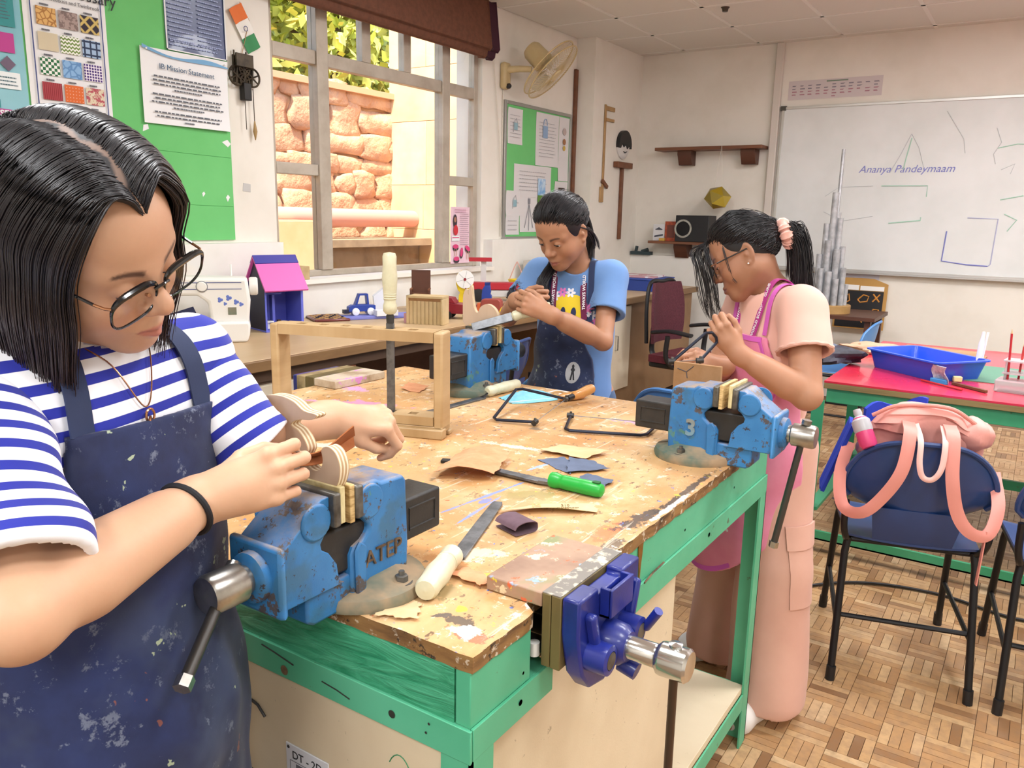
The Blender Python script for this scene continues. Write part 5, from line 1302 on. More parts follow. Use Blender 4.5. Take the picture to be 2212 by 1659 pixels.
def jb_mat():
 t = NT('painted_jaw_board')
 c = t.ramp(t.noise(6, 4), [(.35, '8d6e5a'), (.5, 'a98a72'), (.6, '848a5c')])
 c = t.mix(t.ramp(t.noise(26, 5, .7), [(.58, 0.0), (.61, .9)]), c, 'e4d3b0'); c = t.mix(t.ramp(t.noise(22, 5, .7, vec=t.mapped(loc=(3, 3, 3))), [(.62, 0.0), (.64, .9)]), c, 'd8643a')
 c = t.mix(t.ramp(t.noise(20, 5, .7, vec=t.mapped(loc=(6, 3, 1))), [(.63, 0.0), (.645, .9)]), c, 'd9c640'); c = t.mix(t.ramp(t.noise(9, 5, .7, vec=t.mapped(loc=(8, 1, 1))), [(.58, 0.0), (.62, .8)]), c, '8fb5d8')
 t.base(c); t.setp(Roughness=.5); t.bump(t.noise(70, 5), .2, .001); return t.m
m_jb = jb_mat()
MB().box((-.626, .898, .881), (-.531, 1.091, .903)).build('inner_jaw_board', m_jb, wv, world=True, bev=.002)
m_olive = M('worn_jaw_wood', '6d5f36', .6, col2='57492a', vs=14, grain=(1, 1, .2))
MB().box((-.530, .898, .792), (-.516, 1.091, .9035)).build('fixed_jaw_cheek', m_olive, wv, world=True, bev=.0015)
MB().box((-.515, .898, .792), (-.499, 1.091, .9035)).build('moving_jaw_cheek', m_olive, wv, world=True, bev=.0015)
MB().box((-.5298, .8985, .9036), (-.5005, 1.0905, .905)).build('jaw_top_plate', M('scuffed_grey', '7e7870', .5, col2='d2c9b4', vs=40, lo=.5, hi=.6), wv, world=True)
cst = MB()
YP = Matrix(((0, 0, 1, 0), (1, 0, 0, 0), (0, 1, 0, 0), (0, 0, 0, 1)))      # polygon (y,z) extruded along +x
cst.prism([(.898, .905), (.955, .905), (.955, .895), (1.03, .895), (1.03, .905), (1.091, .905), (1.091, .845), (1.07, .825), (1.065, .79), (1.03, .76), (.985, .745), (.94, .755), (.915, .785), (.905, .82), (.898, .85)], -.4985, -.470, T=YP)
cst.build('front_casting', m_navy, wv, world=True, bev=.004)
b = MB()
for y0, y1 in ((.957, .963), (1.022, 1.028)): b.box((-.470, y0, .86), (-.452, y1, .905))
b.box((-.470, .957, .86), (-.452, 1.028, .866)); b.box((-.456, .957, .862), (-.450, 1.028, .905)); b.build('dog_pocket', m_navy, wv, world=True, bev=.0015)
for y, a in ((.93, .3), (1.055, -.3)):
 MB().cbox((-.464, y, .845), (.018, .014, .075), rot=(a, 0, 0)).build('web_rib', m_navy, wv, world=True, bev=.005)
for y in (.935, 1.035):
 MB().lathe([(.023, 0), (.022, .034), (.014, .036), (.013, .033), (0, .033)], 22, T=Matrix.Translation((-.472, y, .812)) @ Matrix.Rotation(PI/2, 4, 'Y')).build('rod_boss', m_navy, wv, world=True)
 MB().lathe([(.013, 0), (.013, .036), (0, .0365)], 16, T=Matrix.Translation((-.472, y, .812)) @ Matrix.Rotation(PI/2, 4, 'Y')).build('guide_rod_end', m_jaw, wv, world=True)
MB().lathe([(.034, 0), (.030, .03), (.022, .04)], 24, T=Matrix.Translation((-.472, .985, .812)) @ Matrix.Rotation(PI/2, 4, 'Y')).build('screw_boss', m_navy, wv, world=True)
MB().lathe([(.017, 0), (.0175, .05), (.0165, .052), (.0235, .058), (.0245, .062), (.0245, .098), (.021, .102), (0, .103)], 28, T=Matrix.Translation((-.442, .985, .812)) @ Matrix.Rotation(PI/2, 4, 'Y')).build('screw_spindle', M('bright_chrome', 'cfcfcc', .18, .95), wv, world=True)
MB().lathe([(.009, 0), (.010, .006), (0, .008)], 14, T=Tm((-.363, .985, .834))).build('bar_knob', M('bright_chrome', 'cfcfcc', .18, .95), wv, world=True)
MB().tube([(-.363, .985, .838), (-.363, .987, .57)], .0065, 10).build('tommy_bar', M('bar_steel_brown', '5a4c42', .35, .8), wv, world=True)
MB().tube([(-.452, 1.0, .775), (-.425, 1.0, .768)], .014, 14).build('release_lug', m_navy, wv, world=True)
MB().tube([(-.472, 1.05, .80), (-.435, 1.05, .815), (-.415, 1.045, .848)], .0075, 10).build('quick_release_lever', m_navy, wv, world=True)
for y in (.935, 1.035): MB().tube([(-.53, y, .80), (-.75, y, .80)], .012, 12).build('guide_rod', m_iron, wv, world=True)
MB().tube([(-.53, .985, .80), (-.78, .985, .80)], .014, 12).build('main_screw', m_black_pl, wv, world=True)
MB().lathe([(.008, 0), (.008, .02), (.004, .022), (0, .022)], 12, T=Tm((-.545, .905, .80))).build('bolt', m_white, wv, world=True)
fv = thing('woodworking_vise', 'paint-smeared wooden vise jaws on the far left bench edge behind the file rack', 'vise', (-1.9, 1.85, .88))
def strip_mat(n, c1, c2):
 t = NT(n); c = t.ramp(t.noise(9, 4), [(.4, c1), (.6, c2)]); c = t.mix(t.ramp(t.noise(14, 4, .7), [(.62, 0.0), (.66, .9)]), c, 'd48ad4'); t.base(c); t.setp(Roughness=.6); return t.m
MB().box((-1.885, 1.735, .881), (-1.79, 1.96, .905)).build('inner_jaw_board', strip_mat('pinkish_board', 'a58e74', 'd0c2ac'), fv, world=True, bev=.002)
MB().box((-1.925, 1.735, .79), (-1.887, 1.96, .906)).build('fixed_jaw_cheek', m_olive, fv, world=True, bev=.002)
MB().box((-1.965, 1.735, .79), (-1.927, 1.96, .905)).build('moving_jaw_cheek', M('cheek_pale', 'a8946c', .6, col2='6e5c3c', vs=20), fv, world=True, bev=.002)
MB().box((-2.0, 1.75, .77), (-1.966, 1.945, .90)).build('front_casting', m_navy, fv, world=True, bev=.004)
# ------------------------------------------------------------------ file rack with one upright file
m_hand = M('file_handle_plastic', 'd5d2b6', .35, col2='c2bf9e', vs=14, coat=.15)
def handle(mb, L, r, T):
 mb.lathe([(0, 0), (r*.75, .002), (r*.92, .01), (r*.9, L*.2), (r*1.02, L*.42), (r*.9, L*.62), (r*.78, L*.8), (r*.92, L*.86), (r*.92, L*.95), (r*.6, L), (0, L)], 18, T=T)
 for k in range(4): mb.lathe([(r*.86, L*(.62+.04*k)), (r*.9, L*(.63+.04*k)), (r*.86, L*(.64+.04*k))], 18, T=T)
 return mb
ang = math.radians(18.7)
rk = thing('file_rack', 'tall open pine rack for files standing on the bench', 'rack', (-1.41, 1.45, BZ), ang)
LH, RH, RD, TB = .232, .262, .031, .024
MB().box((-LH, -RD, .012), (-LH+TB, RD, RH)).build('side_board', m_woodx, rk, bev=.005)
MB().box((LH-TB, -RD, .012), (LH, RD, RH)).build('side_board', m_woodx, rk, bev=.005)
def slotted(z0, z1, name):
 o = MB()
 xs = [-LH+TB]+sum([[x-.011, x+.011] for x in (-.155, -.095, -.035, .025, .085, .145)], [])+[LH-TB]
 for k in range(0, len(xs), 2): o.box((xs[k], -RD, z0), (xs[k+1], RD, z1))
 for k in range(1, len(xs)-1, 2): o.box((xs[k], -RD, z0), (xs[k+1], -.012, z1)); o.box((xs[k], .012, z0), (xs[k+1], RD, z1))
 return o.build(name, m_wood, rk)
slotted(RH-.026, RH, 'top_bar'); slotted(.03, .052, 'slot_bar')
MB().box((-LH, -RD, .0125), (LH, RD-.01, .029)).build('bottom_board', m_wood, rk, bev=.002)
MB().box((-LH-.002, -RD-.012, 0), (LH+.004, -RD+.02, .024)).box((-LH-.002, RD-.02, 0), (LH+.004, RD+.004, .012)).build('foot_strip', m_wood, rk, bev=.003)
fl = thing('file', 'upright file with cream handle standing in the pine rack', 'file', tuple(rk.matrix_basis @ Vector((.085, 0, .0295))), ang)
MB().prism([(-.0105, -.0022), (.0105, -.0022), (.0105, .0022), (-.0105, .0022)], .0, .245).build('blade', m_steel, fl, bev=.0006)
MB().tube([(0, 0, .245), (0, 0, .262), (0, 0, .275)], [.010, .011, .006], 10, flat=(1, .55)).build('tang', m_iron, fl)
handle(MB(), .15, .0185, Matrix.Translation((0, 0, .268+.15)) @ Matrix.Rotation(PI, 4, 'X')).build('handle', m_hand, fl)
def lying_file(label, a, b_, hl, r, bw, z=BZ, flatw=True):
 a = Vector(a); b_ = Vector(b_); d = (a-b_).normalized()       # a = handle butt, b = blade tip
 t = thing('file', label, 'file', (b_.x, b_.y, z), group='cream-handled files')
 t.matrix_basis = frame((b_.x, b_.y, z), (d.x, d.y, 0), (-d.y, d.x, 0))
 L = (a-b_).length
 bl = L-hl-.02
 MB().prism([(0, -bw*.32), (.01, -bw*.42), (bl*.4, -bw/2), (bl, -bw/2), (bl, bw/2), (bl*.4, bw/2), (.01, bw*.42), (0, bw*.32)], .0005, .0055).build('blade', m_steel, t, bev=.0008)
 MB().tube([(bl-.002, 0, .0035), (bl+.012, 0, .008), (bl+.024, 0, r*.9)], [bw*.45, .006, .004], 8, flat=(.4, 1)).build('tang', m_iron, t)
 handle(MB(), hl, r, Matrix.Translation((L, 0, r*.98)) @ Matrix.Rotation(-PI/2, 4, 'Y')).build('handle', m_hand, t)
 return t
lying_file('cream-handled file lying beside the near blue vise', (-.672, .812), (-.815, 1.205), .135, .0195, .025)
lying_file('cream-handled file lying behind the pine rack toward the far vise', (-1.352, 2.10), (-1.378, 1.59), .16, .018, .024)
sqr = MB().cbox((-1.05, 1.355, BZ+.004), (.035, .018, .006), rot=(0, 0, .4)); tag(sqr.build('dark_metal_bar', m_iron, bev=.001), 'short dark metal bar beside the orange sandpaper', 'bar')
gf = thing('file', 'file with a bright green plastic handle lying on the bench', 'file', (-.80, 1.347, BZ))
gd = (Vector((-.665, 1.351, 0))-Vector((-.905, 1.352, 0))).normalized()
gf.matrix_basis = frame((-.93, 1.353, BZ), (gd.x, gd.y, 0), (-gd.y, gd.x, 0))
MB().prism([(0, -.011), (.12, -.0115), (.12, .0115), (0, .011)], .004, .010).build('blade', m_steel, gf, bev=.0008)
MB().prism([(.12, -.0115), (.132, -.008), (.145, -.006), (.145, .006), (.132, .008), (.12, .0115)], .004, .0115).build('tang', m_steel, gf, bev=.0008)
m_grn = M('green_handle_plastic', '1fa53c', .4, coat=.1)
b = MB(); b.lathe([(.009, 0), (.0155, .002), (.0165, .012), (.0145, .022), (.0135, .028)]+[(.0145+.0006*(k % 2), .03+.004*k) for k in range(12)]+[(.0152, .085), (.0148, .108), (.0125, .117), (.006, .121), (0, .1215)], 20, T=Matrix.Translation((.143, 0, .0155)) @ Matrix.Rotation(PI/2, 4, 'Y'))
b.build('handle', m_grn, gf)
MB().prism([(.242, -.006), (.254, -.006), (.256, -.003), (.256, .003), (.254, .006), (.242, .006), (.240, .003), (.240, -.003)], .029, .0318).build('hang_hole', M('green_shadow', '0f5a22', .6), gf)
# ------------------------------------------------------------------ coping saws
m_saw = M('saw_frame_blue_black', '232838', .35, .5)
m_lw = M('lacquered_beech', 'cf9d5d', .35, col2='b88043', vs=8, coat=.3, grain=(.4, 1, 1))
def coping_saw(label, z, pA, pB, pC, pD, hdir, loc):
 """frame tube through the four points, knobs at both ends, handle at D along hdir"""
 t = thing('coping_saw', label, 'saw', loc, group='coping saws')
 P = [Vector(p) for p in (pA, pB, pC, pD)]
 pts = [P[0], P[0].lerp(P[1], .9), P[1]+(P[2]-P[1]).normalized()*.012, P[1].lerp(P[2], .5), P[2]+(P[1]-P[2]).normalized()*.012, P[2].lerp(P[3], .1), P[3]]
 MB().tube(pts, .0042, 8).build('frame', m_saw, t, world=True)
 for q in (P[0], P[3]):
  d = (P[3]-P[0]).normalized()
  MB().tube([q-d*.010, q+d*.008], .0075, 10).build('blade_pin', m_iron, t, world=True)
  MB().tube([q+Vector((0, 0, -.009)), q+Vector((0, 0, .011))], .0035, 8).build('cross_pin', m_jaw, t, world=True)
 MB().tube([P[0], P[3]], .0011, 4).build('blade', m_steel, t, world=True)
 if hdir is not None:
  h = Vector(hdir).normalized()
  MB().tube([P[3]+h*.006, P[3]+h*.030], .0085, 12).build('ferrule', m_black, t, world=True)
  MB().tube([P[3]+h*k for k in (.030, .036, .06, .085, .10, .118, .125)], [.0085, .012, .0125, .0145, .0155, .0135, .006], 14).build('handle', m_lw, t, world=True)
 return t
coping_saw('coping saw with a golden beech handle lying nearest the face mask', BZ, (-1.068, 1.745, BZ+.010), (-1.180, 1.71, BZ+.006), (-1.225, 1.90, BZ+.055), (-1.10, 1.965, BZ+.028), (.18, .95, .12), (-1.1, 1.9, BZ))
coping_saw('second coping saw, its plain bow lying toward the far right vise', BZ, (-1.025, 1.86, BZ+.012), (-.972, 1.735, BZ+.006), (-.785, 1.815, BZ+.006), (-.80, 1.93, BZ+.011), None, (-.9, 1.8, BZ))
th_ = thing('saw_handle', 'second beech saw handle lying behind the coping saw', 'handle', (-1.14, 2.08, BZ))
MB().tube([(-1.155+.02*k*.4, 2.02+.02*k, BZ+.014) for k in range(6)], [.009, .0125, .013, .0145, .0135, .006], 12).build('grip', m_lw, th_, world=True)
m_mask = M('mask_blue', '7cc4dc', .85, col2='8fcfe4', vs=60, bump=.2, bs=300)
fm = thing('face_mask', 'pale blue disposable face mask lying on the bench', 'face mask', (-1.24, 2.0, BZ))
Tk = frame((-1.25, 2.01, BZ+.002), (.48, .88, 0), (-.88, .48, 0))
MB().sheet(lambda u, v: Tk @ Vector(((u-.5)*.17, (v-.5)*.12*(1-.25*abs(2*u-1)**3), .024*math.sin(PI*u)*math.sin(PI*v)+.0012*math.sin(24*v))), 18, 24, .001).build('pleated_cloth', m_mask, fm, world=True)
MB().sheet(lambda u, v: Tk @ Vector(((u-.5)*.172, -.0475*(1-.25*abs(2*u-1)**3)-.004+.006*v, .003+.004*math.sin(PI*u))), 18, 2, .001).build('white_hem', m_paper, fm, world=True)
for s in (-1,):
 MB().tube(bez([Tk @ Vector(p) for p in ((.08, .03, .003), (.12, .035, .006), (.14, 0, .004), (.15, -.03, .008), (.12, -.045, .003), (.10, -.01, .006), (.085, -.03, .003))], 40), .0018, 6).build('ear_loop', m_paper, fm, world=True)
bk = MB().cbox((-1.40, 1.985, BZ+.014), (.05, .03, .026), rot=(.1, 0, .5)); tag(bk.build('wood_offcut', M('offcut_brown', '9c7250', .7, col2='7e593c', vs=14), bev=.001), 'small brown wood offcut at the foot of the far vise', 'offcut')
# ------------------------------------------------------------------ sandpaper and scraps
def scrap(name, label, cat, pts, m, z=BZ, lift=.004, seed=0, th=.0007, group=None, curl=None, nu=10):
 """torn sheet: quad corners with ragged edges and a slight curl"""
 rq = random.Random(seed); P = [Vector((p[0], p[1], 0)) for p in pts]
 ph = [rq.uniform(0, 6) for _ in range(6)]
 c_ = sum(P, Vector())/4
 t = thing(name, label, cat, (c_.x, c_.y, z), group=group)
 def f(u, v):
  q = P[0].lerp(P[1], u).lerp(P[3].lerp(P[2], u), v)
  e = .0025*(math.sin(11*u+ph[0])+.6*math.sin(29*u+ph[1]))*(2*v-1)+.0
  q += (P[3]-P[0]).normalized()*e+(P[1]-P[0]).normalized()*.0025*(math.sin(13*v+ph[2])+.6*math.sin(31*v+ph[3]))*(2*u-1)
  q.z = z+th+.0004+lift*(.5+.5*math.sin(2.2*u+ph[4])*math.cos(1.9*v+ph[5]))*1.0
  if curl: q.z += curl(u, v)
  return q
 MB().sheet(f, nu, nu, th).build('sheet', m, t, world=True)
 return t
def sand_mat(n, c1, c2):
 return M(n, c1, .9, col2=c2, vs=30, lo=.35, hi=.7, bump=.35, bs=900, bd=.0004)
m_so = sand_mat('sandpaper_orange', 'dfa078', 'd08d63'); m_st = sand_mat('sandpaper_back_tan', 'e0c197', 'd8b688'); m_sg = sand_mat('sandpaper_grey', '65718a', '5a657c'); m_sp = sand_mat('sandpaper_plum', '6d5560', '5f4852'); m_sb = sand_mat('sandpaper_brown', 'b06a3c', '96552c')
GS = None
scrap('sandpaper', 'large curled orange sandpaper sheet lying over the green-handled file blade', 'sandpaper', [(-1.011, 1.25), (-.894, 1.305), (-.955, 1.46), (-1.055, 1.41)], m_so, BZ+.011, .006, 1, curl=lambda u, v: .016*(abs(2*v-1)*0+math.sin(PI*u)*.8), group=GS)
scrap('sandpaper', 'tan sandpaper scrap lying face down behind the grey pieces', 'sandpaper', [(-.93, 1.545), (-.815, 1.55), (-.79, 1.625), (-.925, 1.63)], m_st, BZ, .012, 2)
scrap('sandpaper', 'grey sandpaper scrap, the left one of the grey pieces', 'sandpaper', [(-.90, 1.49), (-.79, 1.44), (-.80, 1.50), (-.862, 1.535)], m_sg, BZ, .005, 3)
scrap('sandpaper', 'grey sandpaper scrap overlapping the middle of the grey pieces', 'sandpaper', [(-.80, 1.44), (-.735, 1.515), (-.79, 1.545), (-.845, 1.535)], m_sg, BZ+.004, .006, 4)
scrap('sandpaper', 'grey sandpaper scrap beside the green handle', 'sandpaper', [(-.765, 1.39), (-.692, 1.39), (-.692, 1.452), (-.765, 1.468)], m_sg, BZ, .008, 5)
s_ = scrap('sandpaper', 'long tan sandpaper sheet back with printed grit number 310', 'sandpaper', [(-.795, 1.155), (-.635, 1.275), (-.66, 1.30), (-.745, 1.245)], m_st, BZ, .006, 6, curl=lambda u, v: .010*(1-v)*math.sin(PI*u))
text('grit_print', '310', .011, frame((-.690, 1.243, BZ+.0135), (.8, .6, 0), (-.6, .8, .1)), M('print_olive', '7d7148', .8), s_)
text('grit_print', 'WATERPROOF', .006, frame((-.680, 1.236, BZ+.0130), (.8, .6, 0), (-.6, .8, .1)), M('print_olive', '7d7148', .8), s_)
text('grit_print', 'M', .024, frame((-.735, 1.214, BZ+.0120), (.8, .6, 0), (-.6, .8, .1)), M('print_olive2', 'c2ab74', .8), s_)
scrap('sandpaper', 'small orange sandpaper scrap in front of the cream file handle', 'sandpaper', [(-.70, .90), (-.633, .893), (-.628, .923), (-.69, .935)], m_so, BZ, .008, 7)
scrap('sandpaper', 'small tan sandpaper scrap at the front bench edge beside the near vise', 'sandpaper', [(-.70, .742), (-.647, .765), (-.672, .805), (-.708, .812)], m_st, BZ, .008, 8)
scrap('sandpaper', 'orange scrap of sandpaper at the back of the bench near the far vise', 'sandpaper', [(-1.63, 1.86), (-1.56, 1.86), (-1.58, 1.93), (-1.67, 1.94)], m_so, BZ, .012, 9)
fs_ = thing('sandpaper', 'plum-grey sandpaper strip folded into a small loop on the bench', 'sandpaper', (-.72, 1.12, BZ))
Tf = frame((-.718, 1.118, BZ), (.80, -.27, 0), (.27, .8, 0))
loop = [(-.028, .002), (.0, .0012), (.028, .002), (.033, .010), (.028, .019), (.0, .023), (-.022, .020), (-.031, .013)]
lp_ = bez([(x, 0, z) for x, z in loop], 36)
MB().sheet(lambda u, v: Tf @ Vector((0.0+(v-.5)*.058, lp_[min(int(round(u*(len(lp_)-1))), len(lp_)-1)].x*.8, lp_[min(int(round(u*(len(lp_)-1))), len(lp_)-1)].z)), len(lp_)-1, 4, .0012).build('folded_strip', m_sp, fs_, world=True)
pw = MB(); pw.sheet(lambda u, v: (-1.03+.05*u, .80+.05*v, BZ+.004+.006*math.sin(3*u)), 5, 5, .001); tag(pw.build('grey_scrap', M('pale_grey_paper', 'b9bec6', .8)), 'pale grey paper scrap on the bench behind the near vise', 'scrap')
# ------------------------------------------------------------------ work pieces
m_ply = M('birch_ply_face', 'cdb49c', .7, col2='bfa58c', vs=10, grain=(1, 1, .15), bump=.05, bs=200)
def ply_edge():
 t = NT('ply_layers'); w = t.n('TexWave'); w.bands_direction = 'Y'; w.inputs['Scale'].default_value = 52; w.inputs['Distortion'].default_value = .6
 t.l(t.co(), w.inputs['Vector']); t.base(t.ramp(w.outputs['Color'], [(.35, 'e6d9bd'), (.55, 'b99a72')])); t.setp(Roughness=.8); return t.m
m_plye = ply_edge()
def ply_shape(name, label, cat, poly, y0, y1, smooth_n=6, world_off=None):
 P = bez([(x, 0, z) for x, z in poly+[poly[0]]], smooth_n*len(poly))[:-1]
 pp = [(p.x, p.z) for p in P]
 if sum(pp[i][0]*pp[(i+1) % len(pp)][1]-pp[(i+1) % len(pp)][0]*pp[i][1] for i in range(len(pp))) < 0: pp = pp[::-1]
 c = (sum(p[0] for p in pp)/len(pp), (y0+y1)/2, min(p[1] for p in pp))
 t = thing(name, label, cat, c)
 n = len(pp)
 vs = [(x-c[0], y0-c[1], z-c[2]) for x, z in pp]+[(x-c[0], y1-c[1], z-c[2]) for x, z in pp]
 b = MB(); b.add(vs, [tuple(range(n)), tuple(range(2*n-1, n-1, -1))], 0)
 b.add(vs, [(i, n+i, n+(i+1) % n, (i+1) % n) for i in range(n)], 1, True)
 b.build('body', [m_ply, m_plye], t)
 return t
bird = [(-.885, 1.162), (-.872, 1.171), (-.845, 1.174), (-.820, 1.170), (-.800, 1.160), (-.776, 1.158), (-.785, 1.150), (-.812, 1.146), (-.826, 1.137), (-.812, 1.131), (-.800, 1.120), (-.795, 1.107), (-.803, 1.093),
  (-.798, 1.086), (-.784, 1.080), (-.771, 1.085), (-.766, 1.098), (-.768, 1.112), (-.757, 1.118), (-.743, 1.112), (-.735, 1.094), (-.739, 1.072), (-.752, 1.056), (-.775, 1.050), (-.803, 1.050), (-.822, 1.066), (-.838, 1.085), (-.856, 1.10), (-.857, 1.116), (-.850, 1.132), (-.862, 1.149)]
ply_shape('plywood_bird', 'pale plywood bird cut-out held upright in the near blue vise', 'cut-out', bird, .716, .7335, 4)
snail = [(-1.535, 1.085), (-1.535, 1.16), (-1.528, 1.185), (-1.520, 1.188), (-1.515, 1.17), (-1.510, 1.195), (-1.502, 1.20), (-1.498, 1.165), (-1.490, 1.13), (-1.478, 1.118), (-1.465, 1.138), (-1.44, 1.148), (-1.415, 1.138), (-1.40, 1.115), (-1.405, 1.09), (-1.44, 1.062), (-1.5, 1.058)]
o = ply_shape('plywood_snail', 'brown plywood snail cut-out with feelers clamped in the far vise', 'cut-out', snail, 2.049, 2.061, 4)
pb = thing('wood_blank', 'brown fibreboard square with a cut line held behind the far right vise', 'board', (-.69, 1.90, .905))
MB().box((-.752, 1.893, .885), (-.630, 1.905, 1.068)).build('board', M('mdf_brown', 'a37c56', .8, col2='987149', vs=30), pb, world=True, bev=.0008)
MB().tube([(-.742, 1.8922, 1.052), (-.718, 1.8922, 1.046), (-.700, 1.8922, 1.062)], .0009, 4).tube([(-.718, 1.8922, 1.046), (-.715, 1.8922, 1.03)], .0009, 4).build('pencil_line', m_ink, pb, world=True)
# ------------------------------------------------------------------ things on the worktop
CT = .8585
m_swm = M('machine_white', 'e9e7e2', .35, coat=.1)
sw = thing('sewing_machine', 'white sewing machine with blue flower print on the worktop', 'sewing machine', (-3.03, 2.17, CT), math.radians(52))
def swprism(poly, y0, y1, name, m, bev=.01): return MB().prism(poly, -y1, -y0, T=XZ()).build(name, m, sw, bev=bev, bseg=3)
swprism([(-.20, 0), (.175, 0), (.185, .03), (.19, .07), (.185, .09), (-.20, .085)], -.09, .085, 'bed', m_swm)
swprism([(.03, .08), (.185, .08), (.195, .18), (.185, .275), (-.20, .285), (-.205, .20), (-.02, .20), (.02, .17)], -.06, .06, 'arm', m_swm, .014)
swprism([(-.205, .13), (-.12, .13), (-.11, .28), (-.205, .285)], -.05, .05, 'head_casing', m_swm, .012)
MB().lathe([(.0, 0), (.036, 0), (.04, .008), (.04, .03), (.034, .036), (0, .036)], 24, T=Matrix.Translation((.192, 0, .235)) @ Matrix.Rotation(PI/2, 4, 'Y')).build('hand_wheel', m_swm, sw)
for x in (-.10, .0):
 d = MB().lathe([(.024, 0), (.024, .004), (.019, .006), (.018, .014), (0, .015)], 24, T=frame((x, -.060, .240), (1, 0, 0), (0, 0, 1))).build('dial', m_swm, sw)
 MB().tube([(x+.0225*math.cos(a), -.0645, .240+.0225*math.sin(a)) for a in [2*PI*k/28 for k in range(28)]], .0016, 5, closed=True).build('dial_ring', M('dial_grey', '6a6c72', .5), d)
for z in (.228, .256): MB().box((-.17, -.0612, z-.0014), (.16, -.0602, z+.0014)).build('stripe', M('machine_stripe', '2f3a7c', .5), sw)
MB().lathe([(.013, 0), (.013, .004), (0, .004)], 6, T=frame((.09, -.06, .1), (1, 0, 0), (0, 0, 1)), smooth=False)
MB().box((.10, -.0625, .118), (.135, -.060, .150)).build('lever_plate', M('bright_chrome', 'cfcfcc', .18, .95), sw)
m_flo = M('machine_flower', '5f74c0', .5)
for x, z, r in ((.07, .182, .012), (.105, .19, .013), (.135, .172, .012), (.155, .162, .010), (.09, .165, .008)):
 for a in (0, 2.1, 4.2): MB().lathe([(r*.55, 0), (0, .0012)], 8, T=frame((x+r*.5*math.cos(a), -.0602, z+r*.5*math.sin(a)), (1, 0, 0), (0, 0, 1))).build('flower_print', m_flo, sw)
text('lettering', 'USHA', .014, frame((.085, -.0862, .048), (1, 0, 0), (0, 0, 1)), M('print_red', 'c8303c', .6), sw, world=False, bold=.0004)
MB().box((.115, -.0858, .044), (.17, -.0852, .052)).build('red_print', M('print_red', 'c8303c', .6), sw)
MB().tube([(-.16, 0, .14), (-.16, 0, .085)], .004, 8).build('needle_bar', m_chrome, sw)
MB().prism([(-.09, 0), (.0, .03), (.02, -.02), (-.06, -.05)], 0, .002, T=frame((-.04, -.05, .125), (1, 0, 0), (0, .4, 1))).build('dark_cloth', M('navy_cloth', '1c2142', .8), sw)
MB().tube([(.12, 0, .28), (.12, 0, .33)], .004, 8).build('spool_pin', m_white, sw)
dh = thing('doll_house', 'toy house with pink roof, navy gable and violet rooms on the worktop', 'toy house', (-3.075, 2.605, CT), math.radians(76))
m_vio = M('violet_paint', '5a63c8', .5, col2='6670d6', vs=4); m_nvy = M('navy_paint', '171a34', .5); m_rpk = M('roof_pink', 'd85cae', .5); m_rnv = M('roof_navy', '2a2590', .5)
HWd, HDp, HH = .098, .085, .225
MB().box((-HWd, -HDp, 0), (HWd, HDp, .008)).build('floor', m_vio, dh)
MB().box((-HWd, HDp-.006, .008), (HWd, HDp, HH)).build('back_wall', m_vio, dh)
for x in (-HWd, HWd-.008): MB().prism([(-HDp, .008), (HDp, .008), (HDp, HH), (0, HH+.115), (-HDp, HH)], x, x+.008, T=Matrix(((0, 0, 1, 0), (1, 0, 0, 0), (0, 1, 0, 0), (0, 0, 0, 1)))).build('side_wall', m_nvy if x < 0 else m_vio, dh)
MB().box((-HWd+.0, -HDp-.001, .0), (-HWd+.009, -HDp+.004, HH)).build('front_post', m_vio, dh); MB().box((HWd-.012, -HDp-.001, .0), (HWd, -HDp+.004, HH)).build('front_post', m_vio, dh)
MB().box((-HWd+.01, -.02, .17), (.02, HDp-.008, .178)).build('loft', m_vio, dh)
MB().box((-.035, -.03, .008), (-.022, .0, .17)).build('divider', m_vio, dh)
for s, m_ in ((-1, m_rpk), (1, m_rpk)):
 R1 = Matrix(((0, 0, 1, 0), (1, 0, 0, 0), (0, 1, 0, 0), (0, 0, 0, 1)))
 MB().prism([(0, HH+.118), (s*(HDp+.03), HH-.034), (s*(HDp+.036), HH-.028), (0, HH+.127)], -HWd-.012, HWd+.012, T=R1).build('roof', m_, dh)
 MB().prism([(0, HH+.1275), (s*.028, HH+.092), (s*.029, HH+.095), (0, HH+.131)], -HWd-.0122, HWd+.0122, T=R1).build('ridge_strip', m_rnv, dh)
MB().box((-.075, -.04, .04), (-.035, .0, .046)).box((-.06, -.025, .008), (-.05, -.015, .04)).build('toy_table', m_white, dh)
MB().box((-.02, -.05, .008), (.02, -.015, .03)).box((-.015, -.045, .03), (.0, -.03, .05)).build('toy_bed', M('toy_brown', '4a3426', .7), dh)
cb_ = thing('chess_board', 'small maroon peg board game lying on the worktop beside the doll house', 'board game', (-3.175, 3.03, CT), math.radians(60))
MB().box((-.095, -.12, 0), (.095, .12, .013)).build('board', M('maroon_lacquer', '6a2420', .35, coat=.2), cb_, bev=.006)
cm = MB()
for i in range(7):
 for j in range(7):
  cm.cbox((-.07+.023*i, -.085+.028*j, .0135), (.0205, .025, .001), mi=(i+j) % 2)
cm.build('squares', [M('ochre_square', 'c4953f', .5), M('dark_square', '5a2a20', .5)], cb_)
for k in range(9): MB().lathe([(.006, 0), (.006, .006), (0, .007)], 8, T=Tm((-.07+.017*k, -.06+.03*(k % 4), .014))).build('peg', m_nvy, cb_)
sl = MB().cbox((-3.02, 3.26, CT+.008), (.13, .40, .016), rot=(0, 0, math.radians(-28))); tag(sl.build('lilac_base', M('lilac_foam', '7c82cc', .6), bev=.003), 'lilac foam slab under the blue toy truck', 'slab')
m_tblue = M('toy_blue', '1f3f98', .45, coat=.1)
